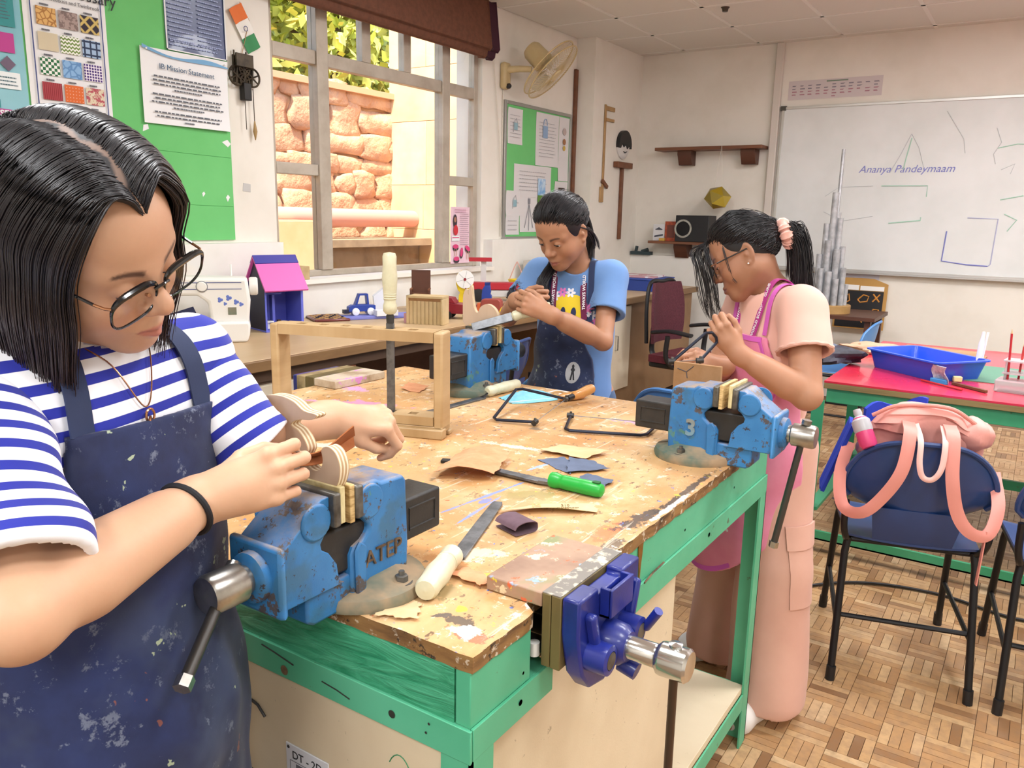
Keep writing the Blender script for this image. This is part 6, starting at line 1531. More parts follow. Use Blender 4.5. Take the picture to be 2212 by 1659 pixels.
def ring_poly(mb, outer, inner, h0, h1, T, mi=0):
 n = len(outer); vs = []
 for h in (h0, h1): vs += [(p[0], p[1], h) for p in outer]+[(p[0], p[1], h) for p in inner]
 fs = []
 for i in range(n):
  j = (i+1) % n
  fs += [(i, n+i, n+j, j), (2*n+i, 2*n+j, 3*n+j, 3*n+i), (i, j, 2*n+j, 2*n+i), (n+i, 3*n+i, 3*n+j, n+j)]
 return mb.add(vs, fs, mi, False, T)
tk = thing('toy_truck', 'blue wooden toy pickup with white wheels on the worktop', 'toy', (-3.08, 3.19, CT+.0165), math.radians(62))
MB().prism([(-.075, .02), (.075, .02), (.075, .052), (.035, .055), (-.055, .055), (-.075, .045)], -.022, .022, T=XZ()).build('truck_body', m_tblue, tk, bev=.002)
ring_poly(MB(), [(-.04, .053), (.04, .053), (.034, .115), (-.015, .115)], [(-.026, .058), (.030, .058), (.026, .106), (-.011, .106)], -.018, .018, XZ()).build('cab', m_tblue, tk)
for x in (-.038, .046):
 for s in (-1, 1):
  w_ = MB().lathe([(.020, 0), (.020, .008), (.016, .010), (.004, .010), (.003, .011), (0, .011)], 20, T=Matrix.Translation((x, s*.022, .02)) @ Matrix.Rotation(-s*PI/2, 4, 'X')).build('wheel', m_white, tk)
MB().box((-.10, -.02, .01), (-.07, .02, .03)).build('bumper', m_nvy, tk)
wbx = thing('white_tray', 'low white toy tray in front of the blue truck', 'tray', (-2.965, 3.26, CT+.0165), math.radians(62))
b = MB(); b.box((-.06, -.03, 0), (.06, .03, .004))
for lo, hi in (((-.06, -.03, .004), (.06, -.026, .03)), ((-.06, .026, .004), (.06, .03, .03)), ((-.06, -.026, .004), (-.056, .026, .03)), ((.056, -.026, .004), (.06, .026, .03))): b.box(lo, hi)
b.build('tray_body', M('white_card_stock', 'e9ecf2', .5), wbx)
wh = thing('white_card_house', 'white folded card model house behind the upright file handle', 'model', (-3.12, 3.42, CT+.0), math.radians(50))
MB().prism([(-.055, .0), (.055, .0), (.065, .10), (.0, .15), (-.065, .10)], -.03, .03, T=XZ()).build('card_body', M('white_card_stock', 'e9ecf2', .5), wh)
MB().prism([(-.02, -.0), (.03, 0), (.005, .05)], -.06, -.055, T=XZ()).build('card_flap', M('white_card_stock', 'e9ecf2', .5), wh)
tc = thing('toy_chair', 'small dark brown wooden armchair model with a tall slab back', 'toy chair', (-3.02, 3.62, CT), math.radians(35))
MB().box((-.055, .03, 0), (.055, .042, .24)).build('back_slab', m_dwood, tc)
MB().box((-.055, -.06, .06), (.055, .03, .07)).build('seat', m_dwood, tc)
for s in (-1, 1):
 MB().box((s*.052-.006, -.06, .13), (s*.052+.006, .03, .138)).build('arm', m_mwood, tc)
 MB().box((s*.052-.005, -.06, 0), (s*.052+.005, -.05, .13)).build('front_leg', m_dwood, tc)
MB().box((-.05, -.012, .10), (.05, .03, .108)).build('slat', m_mwood, tc)
cr = thing('slatted_box', 'pale wooden slatted box lying on its side at the worktop front', 'box', (-2.66, 3.245, CT), math.radians(19))
MB().box((-.10, -.05, 0), (-.088, .05, .148)).box((-.10, -.05, .135), (.10, .05, .148)).box((.088, -.05, 0), (.10, .05, .135)).build('box_frame', M('pale_mdf', 'cdb489', .7, col2='bfa577', vs=6), cr, bev=.002)
for k in range(8):
 MB().box((-.086+.0218*k, -.04, 0), (-.086+.0218*k+.019, -.028, .12)).build('slat', M('pale_mdf', 'cdb489'), cr)
MB().prism([(-.04, .12), (-.05, .135), (.05, .135), (.0, .12)], -.088, .088, T=Matrix(((0, 0, 1, 0), (1, 0, 0, 0), (0, 1, 0, 0), (0, 0, 0, 1)))).build('top_bevel', M('mdf_brown', 'a37c56'), cr)
MB().box((-.125, -.02, 0), (-.101, .06, .05)).build('pink_end', M('pink_foam', 'd3a0ac', .7), cr)
m_tred = M('toy_red', '8c1f2c', .45, col2='7a1824', vs=6, coat=.1)
rd = thing('toy_dumper', 'dark red wooden toy dump truck on the worktop', 'toy', (-2.66, 3.53, CT), math.radians(24))
MB().prism([(-.09, .03), (.07, .03), (.085, .075), (-.02, .085), (-.10, .09)], -.05, .05, T=XZ()).build('tipper', m_tred, rd, bev=.002)
MB().prism([(-.095, .09), (-.02, .086), (-.04, .115), (-.09, .12)], -.045, .045, T=XZ()).build('bonnet', m_tred, rd, bev=.002)
MB().box((-.015, -.046, .0755), (.075, .046, .0758)).build('tipper_hollow', M('dark_hollow', '2a0c10', .8), rd)
for x in (-.06, .045):
 for s in (-1, 1): MB().lathe([(.022, 0), (.022, .012), (.008, .014), (0, .014)], 18, T=Matrix.Translation((x, s*.042, .022)) @ Matrix.Rotation(-s*PI/2, 4, 'X')).build('wheel', m_black_pl, rd)
yc = thing('yellow_toy_clock', 'yellow toy figure clock with a round white dial on the worktop', 'toy clock', (-2.88, 3.86, CT), math.radians(30))
m_ylw = M('toy_yellow', 'e6c81e', .45, coat=.1)
MB().prism([(-.038, 0), (.038, 0), (.034, .09), (.026, .105), (.04, .12), (.052, .16), (.045, .215), (.02, .235), (-.02, .235), (-.045, .215), (-.052, .16), (-.04, .12), (-.026, .105), (-.034, .09)], -.012, .012, T=XZ()).build('stand', m_ylw, yc, bev=.003)
dl = MB().lathe([(.054, 0), (.054, .006), (0, .0065)], 28, T=frame((.004, -.0125, .185), (1, 0, 0), (0, 0, 1))).build('dial', m_white, yc)
MB().lathe([(.009, 0), (.007, .005), (0, .005)], 12, T=frame((.004, -.019, .185), (1, 0, 0), (0, 0, 1))).build('hub', m_tred, dl)
for k in range(6): a = 2*PI*k/6+.3; MB().tube([(.004+.012*math.cos(a), -.0192, .185+.012*math.sin(a)), (.004+.05*math.cos(a), -.0192, .185+.05*math.sin(a))], .0006, 4).build('dial_line', m_ink, dl)
MB().box((.006, -.022, .10), (.012, -.014, .135)).box((-.004, -.022, .098), (.012, -.014, .105)).build('hand', m_tred, yc)
rc_ = thing('toy_cart', 'long white and red toy cart with black wheels behind the blue figure', 'toy', (-3.05, 4.42, CT), math.radians(40))
MB().box((-.17, -.04, .03), (.17, .04, .075)).build('chassis', M('grey_white', 'c9c7c4', .5), rc_, bev=.004)
MB().box((-.17, -.045, .078), (.16, .045, .125)).build('red_box', M('toy_bright_red', 'b0202e', .45), rc_, bev=.003)
for x in (-.11, .12):
 for s in (-1, 1): MB().lathe([(.042, 0), (.042, .018), (.02, .02), (0, .02)], 22, T=Matrix.Translation((x, s*.045, .042)) @ Matrix.Rotation(-s*PI/2, 4, 'X')).build('wheel', m_black_pl, rc_)
MB().box((-.09, .02, .125), (-.055, .03, .26)).build('mast', M('grey_white', 'c9c7c4', .5), rc_)
MB().box((-.17, .0, .26), (-.02, .04, .285)).build('red_crossbar', M('toy_bright_red', 'b0202e', .45), rc_)
bf_ = thing('blue_figure', 'blue blocky bottle-shaped wooden figure on the worktop', 'toy', (-2.83, 4.02, CT), math.radians(30))
MB().prism([(-.032, 0), (.032, 0), (.03, .08), (.022, .09), (.026, .105), (.02, .145), (-.01, .145), (-.026, .12), (-.03, .09)], -.02, .02, T=XZ()).build('body', m_tblue, bf_, bev=.003)
MB().box((-.012, -.021, .146), (.02, .021, .16)).build('cap', M('toy_blue_dark', '172f78', .45), bf_)
rb = thing('red_block_toy', 'rounded brick-red wooden toy block with an orange side on the worktop', 'toy', (-2.66, 3.83, CT), math.radians(20))
MB().prism([(-.06, 0), (.06, 0), (.06, .075), (.045, .09), (-.05, .085), (-.06, .07)], -.03, .03, T=XZ()).build('body', M('brick_red', '99453c', .5), rb, bev=.006)
MB().box((-.085, -.02, .0), (-.061, .02, .06)).build('orange_side', M('toy_orange', 'd8683a', .5), rb, bev=.004)
rt = thing('red_thing', 'orange and red toy car body between the snail and the file', 'toy', (-2.53, 3.79, CT), math.radians(30))
MB().prism([(-.04, 0), (.05, 0), (.05, .03), (.02, .035), (.0, .055), (-.03, .05), (-.04, .03)], -.02, .02, T=XZ()).build('body', m_ylw, rt, bev=.003); MB().box((-.03, -.022, .01), (.03, .022, .022)).build('stripe', m_tred, rt)
pn_ = thing('toy_piano', 'small brown and cream toy chest at the worktop edge by the girl in blue', 'toy', (-2.70, 4.10, CT), math.radians(25))
MB().box((-.06, -.04, 0), (.06, .04, .03)).build('chest', M('mocha', '5a3d30', .5), pn_, bev=.004); MB().box((-.062, -.042, .03), (.062, .042, .045)).build('lid', M('mocha_light', '9c7a62', .5), pn_, bev=.003)
MB().prism([(-.03, -.025), (.03, -.025), (.02, 0), (.035, .02), (-.03, .025), (-.02, 0)], .0455, .0485).build('inlay', M('cream_inlay', 'e2cfa0', .6), pn_)
bk2 = thing('wire_basket_toy', 'yellow basket toy hanging from pink cords behind the worktop end', 'toy', (-3.16, 4.86, CT), math.radians(20))
MB().lathe([(.03, .06), (.06, .10), (.065, .115), (.06, .115), (.028, .066)], 16).build('basket', m_ylw, bk2)
for s in (-1, 1): MB().tube([(s*.055, 0, .11), (s*.02, 0, .2), (0, .0, .24)], .004, 6).build('cord', M('pink_cord', 'd9a99c', .7), bk2)
MB().box((-.07, -.05, 0), (.07, .05, .008)).box((-.06, .03, .008), (-.05, .04, .07)).box((.05, .03, .008), (.06, .04, .07)).build('stand', M('beech_wood', 'b38f60'), bk2)
gb_ = thing('grey_carton', 'pale grey open carton with a white ring on top at the end of the worktop', 'box', (-3.14, 5.18, CT), math.radians(10))
MB().box((-.1, -.14, 0), (.1, .14, .24)).build('box_body', M('grey_card', 'c4bdb2', .7), gb_, bev=.003)
MB().tube([(.02+.07*math.cos(2*PI*k/24), .10*math.sin(2*PI*k/24), .246) for k in range(24)], .006, 6, closed=True).build('ring', m_white, gb_)
# ------------------------------------------------------------------ signed-distance modelling for people
F4 = np.float32
def nrm(v): v = np.asarray(v, float); return v/np.linalg.norm(v)
class Fr:
 """rigid frame with uniform scale: world = o + s*R@p"""
 def __init__(s, o, R, sc=1.0): s.o = np.asarray(o, float); s.R = np.asarray(R, float); s.s = sc
 def __call__(s, p): return s.o+s.s*(s.R @ np.asarray(p, float))
 def inv(s, P): return ((P-s.o) @ s.R)/s.s
 def sub(s, o, R, sc=1.0): return Fr(s(o), s.R @ np.asarray(R), s.s*sc)
ID = Fr((0, 0, 0), np.eye(3))
class Prim:
 def __init__(s, fn, c, rad, k, op): s.fn = fn; s.c = np.asarray(c, float); s.rad = rad; s.k = k; s.op = op
class Shape(list):
 """list of primitives blended in order"""
 def sph(s, c, r, k=.01, op='u', f=ID):
  c = f(c).astype(F4); r = r*f.s
  s.append(Prim(lambda P: np.sqrt(((P-c)**2).sum(1))-F4(r), c, r, k*f.s, op)); return s
 def rc(s, a, b, ra, rb, k=.01, op='u', f=ID):
  a = f(a).astype(F4); b = f(b).astype(F4); ra *= f.s; rb *= f.s
  d = b-a; L2 = F4(max(float(d @ d), 1e-12))
  def fn(P):
   q = P-a; t = np.clip((q @ d)/L2, 0, 1)
   return np.sqrt(((q-t[:, None]*d)**2).sum(1))-(F4(ra)+F4(rb-ra)*t)
  s.append(Prim(fn, (a+b)/2, float(np.sqrt(L2))/2+max(ra, rb), k*f.s, op)); return s
 def chain(s, pts, rs, k=.01, op='u', f=ID):
  for i in range(len(pts)-1): s.rc(pts[i], pts[i+1], rs[i], rs[i+1], k if i == 0 else min(k, .012), op, f)
  return s
 def ell(s, c, r, k=.01, op='u', f=ID, R=None):
  c = f(c).astype(F4); A = (f.R @ (np.eye(3) if R is None else np.asarray(R))).astype(F4); rr = (np.asarray(r, float)*f.s).astype(F4)
  def fn(P):
   q = (P-c) @ A
   k0 = np.sqrt(((q/rr)**2).sum(1)); k1 = np.sqrt(((q/(rr*rr))**2).sum(1))
   return k0*(k0-1)/np.maximum(k1, F4(1e-6))
  s.append(Prim(fn, c, float(rr.max()), k*f.s, op)); return s
 def box(s, c, h, rnd=.005, k=.01, op='u', f=ID, R=None):
  c = f(c).astype(F4); A = (f.R @ (np.eye(3) if R is None else np.asarray(R))).astype(F4); hh = (np.asarray(h, float)*f.s).astype(F4); rn = F4(rnd*f.s)
  def fn(P):
   q = np.abs((P-c) @ A)-(hh-rn)
   return np.sqrt((np.maximum(q, 0)**2).sum(1))+np.minimum(q.max(1), 0)-rn
  s.append(Prim(fn, c, float(np.linalg.norm(hh)), k*f.s, op)); return s
 def cut(s, p, n, k=.0, f=ID):
  """keep the side the normal n points away from"""
  p = f(p).astype(F4); n = nrm(f.R @ np.asarray(n, float)).astype(F4)
  s.append(Prim(lambda P: (P-p) @ n, p, 1e9, k, 'i')); return s
 def fun(s, fn, k=0, op='i', c=(0, 0, 0), rad=1e9):
  s.append(Prim(fn, c, rad, k, op)); return s
 def merge(s, other, k=.0, op='u'):
  """another whole shape used as one primitive"""
  o = Shape(other)
  s.append(Prim(lambda P: o.ev(P), (0, 0, 0), 1e9, k, op)); return s
 def ev(s, P, prims=None):
  d = np.full(len(P), 9.0, F4)
  for p in (s if prims is None else prims):
   e = p.fn(P)
   if p.op == 's': e = -e
   if p.op == 'u':
    if p.k > 0:
     h = np.clip(.5+.5*(d-e)/F4(p.k), 0, 1); d = d+(e-d)*h-F4(p.k)*h*(1-h)
    else: d = np.minimum(d, e)
   else:
    if p.k > 0:
     h = np.clip(.5-.5*(d-e)/F4(p.k), 0, 1); d = d+(e-d)*h+F4(p.k)*h*(1-h)
    else: d = np.maximum(d, e)
  return d
 def bounds(s):
  lo = np.full(3, 9e9); hi = -lo
  for p in s:
   if p.op == 'u' and p.rad < 1e8: lo = np.minimum(lo, p.c-p.rad); hi = np.maximum(hi, p.c+p.rad)
  return lo, hi
def sdf_mesh(S, h, lo=None, hi=None, B=12):
 """sparse surface nets: returns vertices, quads"""
 b = S.bounds()
 lo = np.asarray(b[0] if lo is None else lo)-3*h; hi = np.asarray(b[1] if hi is None else hi)+3*h
 n = np.ceil((hi-lo)/h).astype(int)+1
 nb = np.ceil(n/B).astype(int)
 ii = np.stack(np.meshgrid(*[np.arange(m) for m in nb], indexing='ij'), -1).reshape(-1, 3)
 cen = lo+(ii*B+B/2)*h
 rad = B*h*.5*math.sqrt(3)+h*1.8
 d0 = S.ev(cen.astype(F4))
 act = ii[np.abs(d0) < rad*1.5]; cact = cen[np.abs(d0) < rad*1.5]
 loc = np.stack(np.meshgrid(*[np.arange(B+1)]*3, indexing='ij'), -1).reshape(-1, 3)
 keys = []; pos = []; quads = []
 big = np.array([n[1]*n[2]*4, n[2]*2, 1], np.int64)
 W = B+1
 off = np.array([(0,0,0),(0,0,1),(0,1,0),(0,1,1),(1,0,0),(1,0,1),(1,1,0),(1,1,1)])
 edges = [(0,1),(0,2),(0,4),(1,3),(1,5),(2,3),(2,6),(3,7),(4,5),(4,6),(5,7),(6,7)]
 for ib, cb in zip(act, cact):
  pr = [p for p in S if p.rad > 1e8 or np.linalg.norm(cb-p.c) < p.rad+rad+p.k*1.2+.03]
  if not pr: continue
  g = ib*B+loc
  V = S.ev((lo+g*h).astype(F4), pr).reshape(W, W, W)
  neg = V < 0
  if neg.all() or not neg.any(): continue
  c8 = np.stack([V[o[0]:o[0]+B, o[1]:o[1]+B, o[2]:o[2]+B] for o in off], -1)
  sg = c8 < 0; sm = sg.sum(-1); am = (sm > 0) & (sm < 8)
  idx = np.argwhere(am)
  c = c8[am]; ps = np.zeros((len(c), 3)); ct = np.zeros(len(c))
  for a, b2 in edges:
   m = (c[:, a] < 0) != (c[:, b2] < 0)
   t = np.where(m, c[:, a]/np.where(m, c[:, a]-c[:, b2], 1), 0)
   ps += np.where(m[:, None], off[a]+(off[b2]-off[a])*t[:, None], 0); ct += m
  ps /= ct[:, None]
  gi = ib*B+idx
  keys.append(gi @ big); pos.append(lo+(gi+ps)*h)
  for ax in range(3):
   u, w = [(1, 2), (2, 0), (0, 1)][ax]
   A = neg[:B, :B, :B]
   Bn = np.roll(neg, -1, ax)[:B, :B, :B]
   e = np.argwhere(A != Bn)
   if not len(e): continue
   fl = A[e[:, 0], e[:, 1], e[:, 2]]
   ge = ib*B+e
   du = np.zeros(3, int); du[u] = 1; dw = np.zeros(3, int); dw[w] = 1
   q = np.stack([(ge-du-dw) @ big, (ge-dw) @ big, ge @ big, (ge-du) @ big], 1)
   q[~fl] = q[~fl][:, ::-1]
   quads.append(q)
 K = np.concatenate(keys); Pz = np.concatenate(pos); Q = np.concatenate(quads)
 o = np.argsort(K); K = K[o]; Pz = Pz[o]
 f = np.searchsorted(K, Q); f = np.minimum(f, len(K)-1)
 ok = (K[f] == Q).all(1)
 return Pz, f[ok]
def smooth_mesh(V, Q, it=2, lam=.5):
 n = len(V)
 e = np.concatenate([Q[:, [0, 1]], Q[:, [1, 2]], Q[:, [2, 3]], Q[:, [3, 0]]])
 for _ in range(it):
  for l in (lam, -lam*1.04):
   acc = np.zeros_like(V); ct = np.zeros(n)
   for a, b in ((0, 1), (1, 0)):
    for k in range(3): acc[:, k] += np.bincount(e[:, a], V[e[:, b], k], n)
    ct += np.bincount(e[:, a], minlength=n)
   V = V+l*(acc/np.maximum(ct, 1)[:, None]-V)
 return V
def np_obj(name, V, Q, mat, parent, attrs=None, cols=None, smooth=True, tri=None):
 me = bpy.data.meshes.new(name)
 Mi = np.array(WM(parent).inverted()) if parent is not None else np.eye(4)
 V = V @ Mi[:3, :3].T+Mi[:3, 3]
 k = Q.shape[1]
 me.vertices.add(len(V)); me.vertices.foreach_set('co', V.astype(F4).ravel())
 me.loops.add(Q.size); me.loops.foreach_set('vertex_index', Q.astype(np.int32).ravel())
 me.polygons.add(len(Q)); me.polygons.foreach_set('loop_start', np.arange(0, Q.size, k, dtype=np.int32))
 if bpy.app.version < (4, 1): me.polygons.foreach_set('loop_total', np.full(len(Q), k, np.int32))
 me.polygons.foreach_set('use_smooth', np.full(len(Q), smooth))
 me.update(calc_edges=True); me.validate()
 for m in (mat if isinstance(mat, (list, tuple)) else [mat]): me.materials.append(m)
 for nm, v in (attrs or {}).items():
  a = me.attributes.new(nm, 'FLOAT', 'POINT'); a.data.foreach_set('value', np.asarray(v, F4))
 for nm, v in (cols or {}).items():
  a = me.attributes.new(nm, 'FLOAT_COLOR', 'POINT'); a.data.foreach_set('color', np.concatenate([v, np.ones((len(v), 1))], 1).astype(F4).ravel())
 o = bpy.data.objects.new(name, me); COL.objects.link(o)
 if parent is not None: o.parent = parent
 return o
def sdf_obj(name, S, h, mat, parent, it=2, attr_fn=None, col_fn=None, lo=None, hi=None):
 V, Q = sdf_mesh(S, h, lo, hi)
 V = smooth_mesh(V, Q, it)
 return np_obj(name, V, Q, mat, parent, attr_fn(V) if attr_fn else None, col_fn(V) if col_fn else None)
# ------------------------------------------------------------------ head, hands
def lid(S, c, e_up, e_lo, f, r=.0142):
 c = np.asarray(c, float)
 for e, up in ((e_up, 1), (e_lo, -1)):
  e = math.radians(e)
  L = Shape(); L.sph(c, r, 0, f=f)
  n = np.array((0, -math.sin(e), math.cos(e)))*up
  L.cut(c, -n, .0008*f.s, f)
  cw = f(c)
  S.append(Prim((lambda L: lambda P: L.ev(P))(L), cw, r*f.s, .0028*f.s, 'u'))
def head(S, f, e_up=-5, e_lo=-28, mouth_open=0, ears=(1, 1), fullness=1.0, age=0):
 S.ell((0, -.008, .045), (.074, .092, .086), 0, f=f)
 S.ell((0, .022, -.012), (.063*fullness, .064, .084), .03, f=f)
 S.ell((0, .036, .052), (.058, .046, .052), .03, f=f)
 for s in (-1, 1):
  S.rc((s*.047, -.002, -.040), (s*.014, .060, -.084), .027, .019, .03, f=f)
  S.ell((s*.036, .050, -.026), (.026*fullness, .029, .030), .025, f=f)
  S.rc((s*.046, .064, .026), (s*.014, .078, .024), .008, .008, .018, f=f)
 S.ell((0, .070, -.088), (.019, .017, .015), .022, f=f)
 S.ell((0, .070, -.054), (.030, .024, .026), .018, f=f)
 for s in (-1, 1): S.sph((s*.032, .106, .008), .0175, .016, 's', f)
 S.rc((0, .080, .026), (0, .100, -.012), .0075, .0095, .014, f=f)
 S.sph((0, .105, -.0195), .0115, .010, f=f)
 for s in (-1, 1):
  S.ell((s*.0115, .0945, -.0245), (.0082, .0105, .0080), .006, f=f)
 for s in (-1, 1):
  S.ell((s*.0065, .101, -.0325), (.0030, .0045, .0030), .003, 's', f)
 S.rc((-.021, .085, -.0580), (-.004, .0955, -.0545), .0030, .0052, .005, f=f); S.rc((.021, .085, -.0580), (.004, .0955, -.0545), .0030, .0052, .005, f=f)
 S.rc((-.018, .085, -.0625), (0, .0945, -.0655), .0030, .0062, .005, f=f); S.rc((.018, .085, -.0625), (0, .0945, -.0655), .0030, .0062, .005, f=f)
 S.rc((-.023, .087, -.0598), (0, .1025, -.0598), .0009, .0012, .0035, 's', f); S.rc((.023, .087, -.0598), (0, .1025, -.0598), .0009, .0012, .0035, 's', f)
 for s in (-1, 1): lid(S, (s*.0315, .0755, .008), e_up, e_lo, f)
 for s, on in zip((-1, 1), ears):
  if not on: continue
  a = .35*s
  R = np.array([[math.cos(a), -math.sin(a), 0], [math.sin(a), math.cos(a), 0], [0, 0, 1]])
  S.ell((s*.076, -.010, .002), (.007, .018, .031), .008, f=f, R=R)
  S.ell((s*.0835, -.006, .006), (.0055, .011, .019), .004, 's', f, R)
  S.ell((s*.080, -.004, -.002), (.004, .006, .008), .004, f=f)
  S.sph((s*.0745, -.002, -.027), .0075, .006, f=f)
def head_colors(V, f, skin, lip, brow, tone=1.0, brows=True):
 P = f.inv(V); x, y, z = P.T
 C = np.tile(np.asarray(skin), (len(V), 1))
 near = (np.abs(x) < .1) & (y > -.05) & (z > -.13) & (z < .15) & (y < .14)
 def blend(m, c):
  nonlocal C
  m = (np.clip(m, 0, 1)*near)[:, None]; C = C*(1-m)+np.asarray(c)*m
 ss = lambda a, b, v: np.clip((v-a)/(b-a), 0, 1)**2*(3-2*np.clip((v-a)/(b-a), 0, 1))
 zc = -.0598+.0*x; hw = .0225
 up = .0085*(1-(np.abs(x)/hw)**1.6)-.0016*np.exp(-(x/.004)**2); dn = .0105*(1-(np.abs(x)/hw)**2)
 m = ss(-.0012, .0012, up-(z-zc))*ss(-.0012, .0012, dn+(z-zc))*(np.abs(x) < hw)*(y > .07)
 blend(m*.85, lip)
 blend(np.exp(-((z-zc)/.0011)**2)*(np.abs(x) < .0235)*(y > .07)*.6, np.asarray(lip)*.45)
 if brows:
  for s in (-1, 1):
   t = (x*s-.012)/.038
   zb = .0265+.008*np.sin(np.clip(t, 0, 1)*PI*.72)-.003*t
   w = .0052*(1-.6*np.clip(t, 0, 1))
   m = ss(0, .12, t)*ss(0, .15, 1-t)*np.exp(-((z-zb)/w)**4)*(y > .03)
   blend(m*.95, brow)
 for s in (-1, 1):
  blend(.22*np.exp(-(((x-s*.040)/.02)**2+((z+.03)/.018)**2))*(y > .03), np.asarray(skin)*np.array((1.05, .74, .70)))
  blend(.9*np.exp(-(((x-s*.0065)/.003)**2+((z+.0325)/.003)**2))*(y > .09), np.asarray(skin)*.25)
  blend(.30*np.exp(-(((x-s*.0315)/.016)**2+((z-.006)/.010)**2))*(y > .06), np.asarray(skin)*np.array((.72, .62, .6)))
 blend(.15*np.exp(-((x/.012)**2+((z+.022)/.012)**2))*(y > .09), np.asarray(skin)*np.array((1.0, .75, .7)))
 return C
def eyes(parent, f, gaze=(0, 1, -.3)):
 g = nrm(gaze)
 for s in (-1, 1):
  c = f((s*.0315, .0755, .008))
  d = f.R @ g
  T = frame(c, nrm(np.cross(d, (0.1, .2, 1))), nrm(np.cross(d, np.cross((0.1, .2, 1), d))*-1)) if False else None
  z = Vector(d); x = z.orthogonal().normalized(); y = z.cross(x)
  T = Matrix((x, y, z)).transposed().to_4x4(); T.translation = Vector(c)
  r = .0128*f.s
  b = MB()
  b.lathe([(0, -r)]+[(r*math.sin(a), -r*math.cos(a)) for a in [PI*k/14 for k in range(1, 11)]]+[(r*math.sin(2.62), -r*math.cos(2.62))], 20, 0, T)
  b.lathe([(r*.50, r*.870), (r*.24, r*.955)], 20, 1, T); b.lathe([(r*.24, r*.955), (0, r*.985)], 20, 2, T)
  b.build('eye', [m_eyew, m_iris, m_pupil], parent, world=True)
m_eyew = M('eye_white', 'e6e0da', .15, coat=.5); m_iris = M('iris_brown', '3a2114', .15, coat=.6); m_pupil = M('pupil_black', '080605', .1, coat=.6)
def lashes(parent, f, e_up, m):
 b = MB()
 for s in (-1, 1):
  c = np.array((s*.0315, .0755, .008)); r = .0148
  e = math.radians(e_up)
  pts = []
  for k in range(11):
   a = math.radians(-62+124*k/10)
   d = np.array((math.sin(a), math.cos(a)*math.cos(e), math.cos(a)*math.sin(e)))
   pts.append(f(c+d*r))
  b.tube(pts, [(.0004+.0008*math.sin(PI*k/10))*f.s for k in range(11)], 6)
 b.build('eyelashes', m, parent, world=True)
def hand(S, w, d, t, n, sc=.88, curl=((20, 70, 40),)*4, spread=(6, 2, -2, -7), thumb=None, k=.008):
 """w wrist point; d to the fingers, t to the thumb side, n out of the back of the hand.
 curl: bends of the three joints per finger; thumb: local points (in units of the hand)"""
 d = nrm(d); t = nrm(np.asarray(t)-d*np.dot(t, d)); n = nrm(np.asarray(n)-d*np.dot(n, d)-t*np.dot(n, t))
 R = np.stack([t, d, n], 1)
 if np.linalg.det(R) < 0: R2 = R
 f = Fr(w, R, sc)
 mc = [(.030, .086, .002), (.010, .091, .004), (-.010, .087, .003), (-.028, .079, -.001)]
 base = [(.017, .018, 0), (.006, .016, .002), (-.006, .016, .001), (-.017, .018, -.001)]
 for b_, m_ in zip(base, mc): S.rc(b_, m_, .0135, .0112, .012, f=f)
 S.ell((.0, .050, -.006), (.031, .038, .013), .014, f=f)
 S.rc((.0, -.012, 0), (0, .02, 0), .024, .022, .02, f=f) if False else None
 L = [(.040, .024, .019), (.044, .027, .020), (.041, .026, .020), (.032, .019, .017)]
 rr_ = [(.0098, .0088, .0078, .0066), (.0100, .0090, .0079, .0067), (.0096, .0086, .0076, .0064), (.0086, .0076, .0068, .0058)]
 tips = []
 for i in range(4):
  cu = curl[i] if len(curl) == 4 else curl[0]
  p = np.array(mc[i]); a = 0; sp = math.radians(spread[i])
  pts = [p]
  for l, c in zip(L[i], cu):
   a += math.radians(c)
   p = p+l*np.array((math.sin(sp)*math.cos(a), math.cos(sp)*math.cos(a), -math.sin(a)))
   pts.append(p)
  S.rc(pts[0], pts[1], rr_[i][0], rr_[i][1], .004, f=f); S.rc(pts[1], pts[2], rr_[i][1], rr_[i][2], .0025, f=f); S.rc(pts[2], pts[3], rr_[i][2], rr_[i][3], .0025, f=f)
  S.sph(np.array(mc[i])+np.array((0, .001, .0035)), .0085, .006, f=f)
  tips.append(f(pts[3]))
 th = thumb or [(.018, .018, -.010), (.040, .046, -.018), (.048, .075, -.022), (.046, .098, -.026)]
 S.rc(th[0], th[1], .0150, .0118, .012, f=f); S.rc(th[1], th[2], .0110, .0095, .004, f=f); S.rc(th[2], th[3], .0095, .0075, .003, f=f)
 return f, tips
def skin_mat(name):
 t = NT(name)
 a = t.attr('skin')
 n = t.noise(9, 4, .6); n2 = t.noise(160, 3, .6)
 c = t.mix(t.ramp(n, [(.4, 0.0), (.75, .22)]), a.outputs['Color'], (.62, .27, .17, 1))
 c = t.mix(.10, c, t.mix(1.0, c, t.ramp(n2, [(.3, .75), (.7, 1.0)]), 'MULTIPLY'))
 t.base(c); t.setp(Roughness=.48)
 t.b.inputs['Subsurface Weight'].default_value = .12; t.b.inputs['Subsurface Radius'].default_value = (.012, .005, .003); t.b.inputs['Subsurface Scale'].default_value = 1.0
 t.b.inputs['Specular IOR Level'].default_value = .4
 t.bump(n2, .10, .0006)
 return t.m
m_skin = skin_mat('skin')
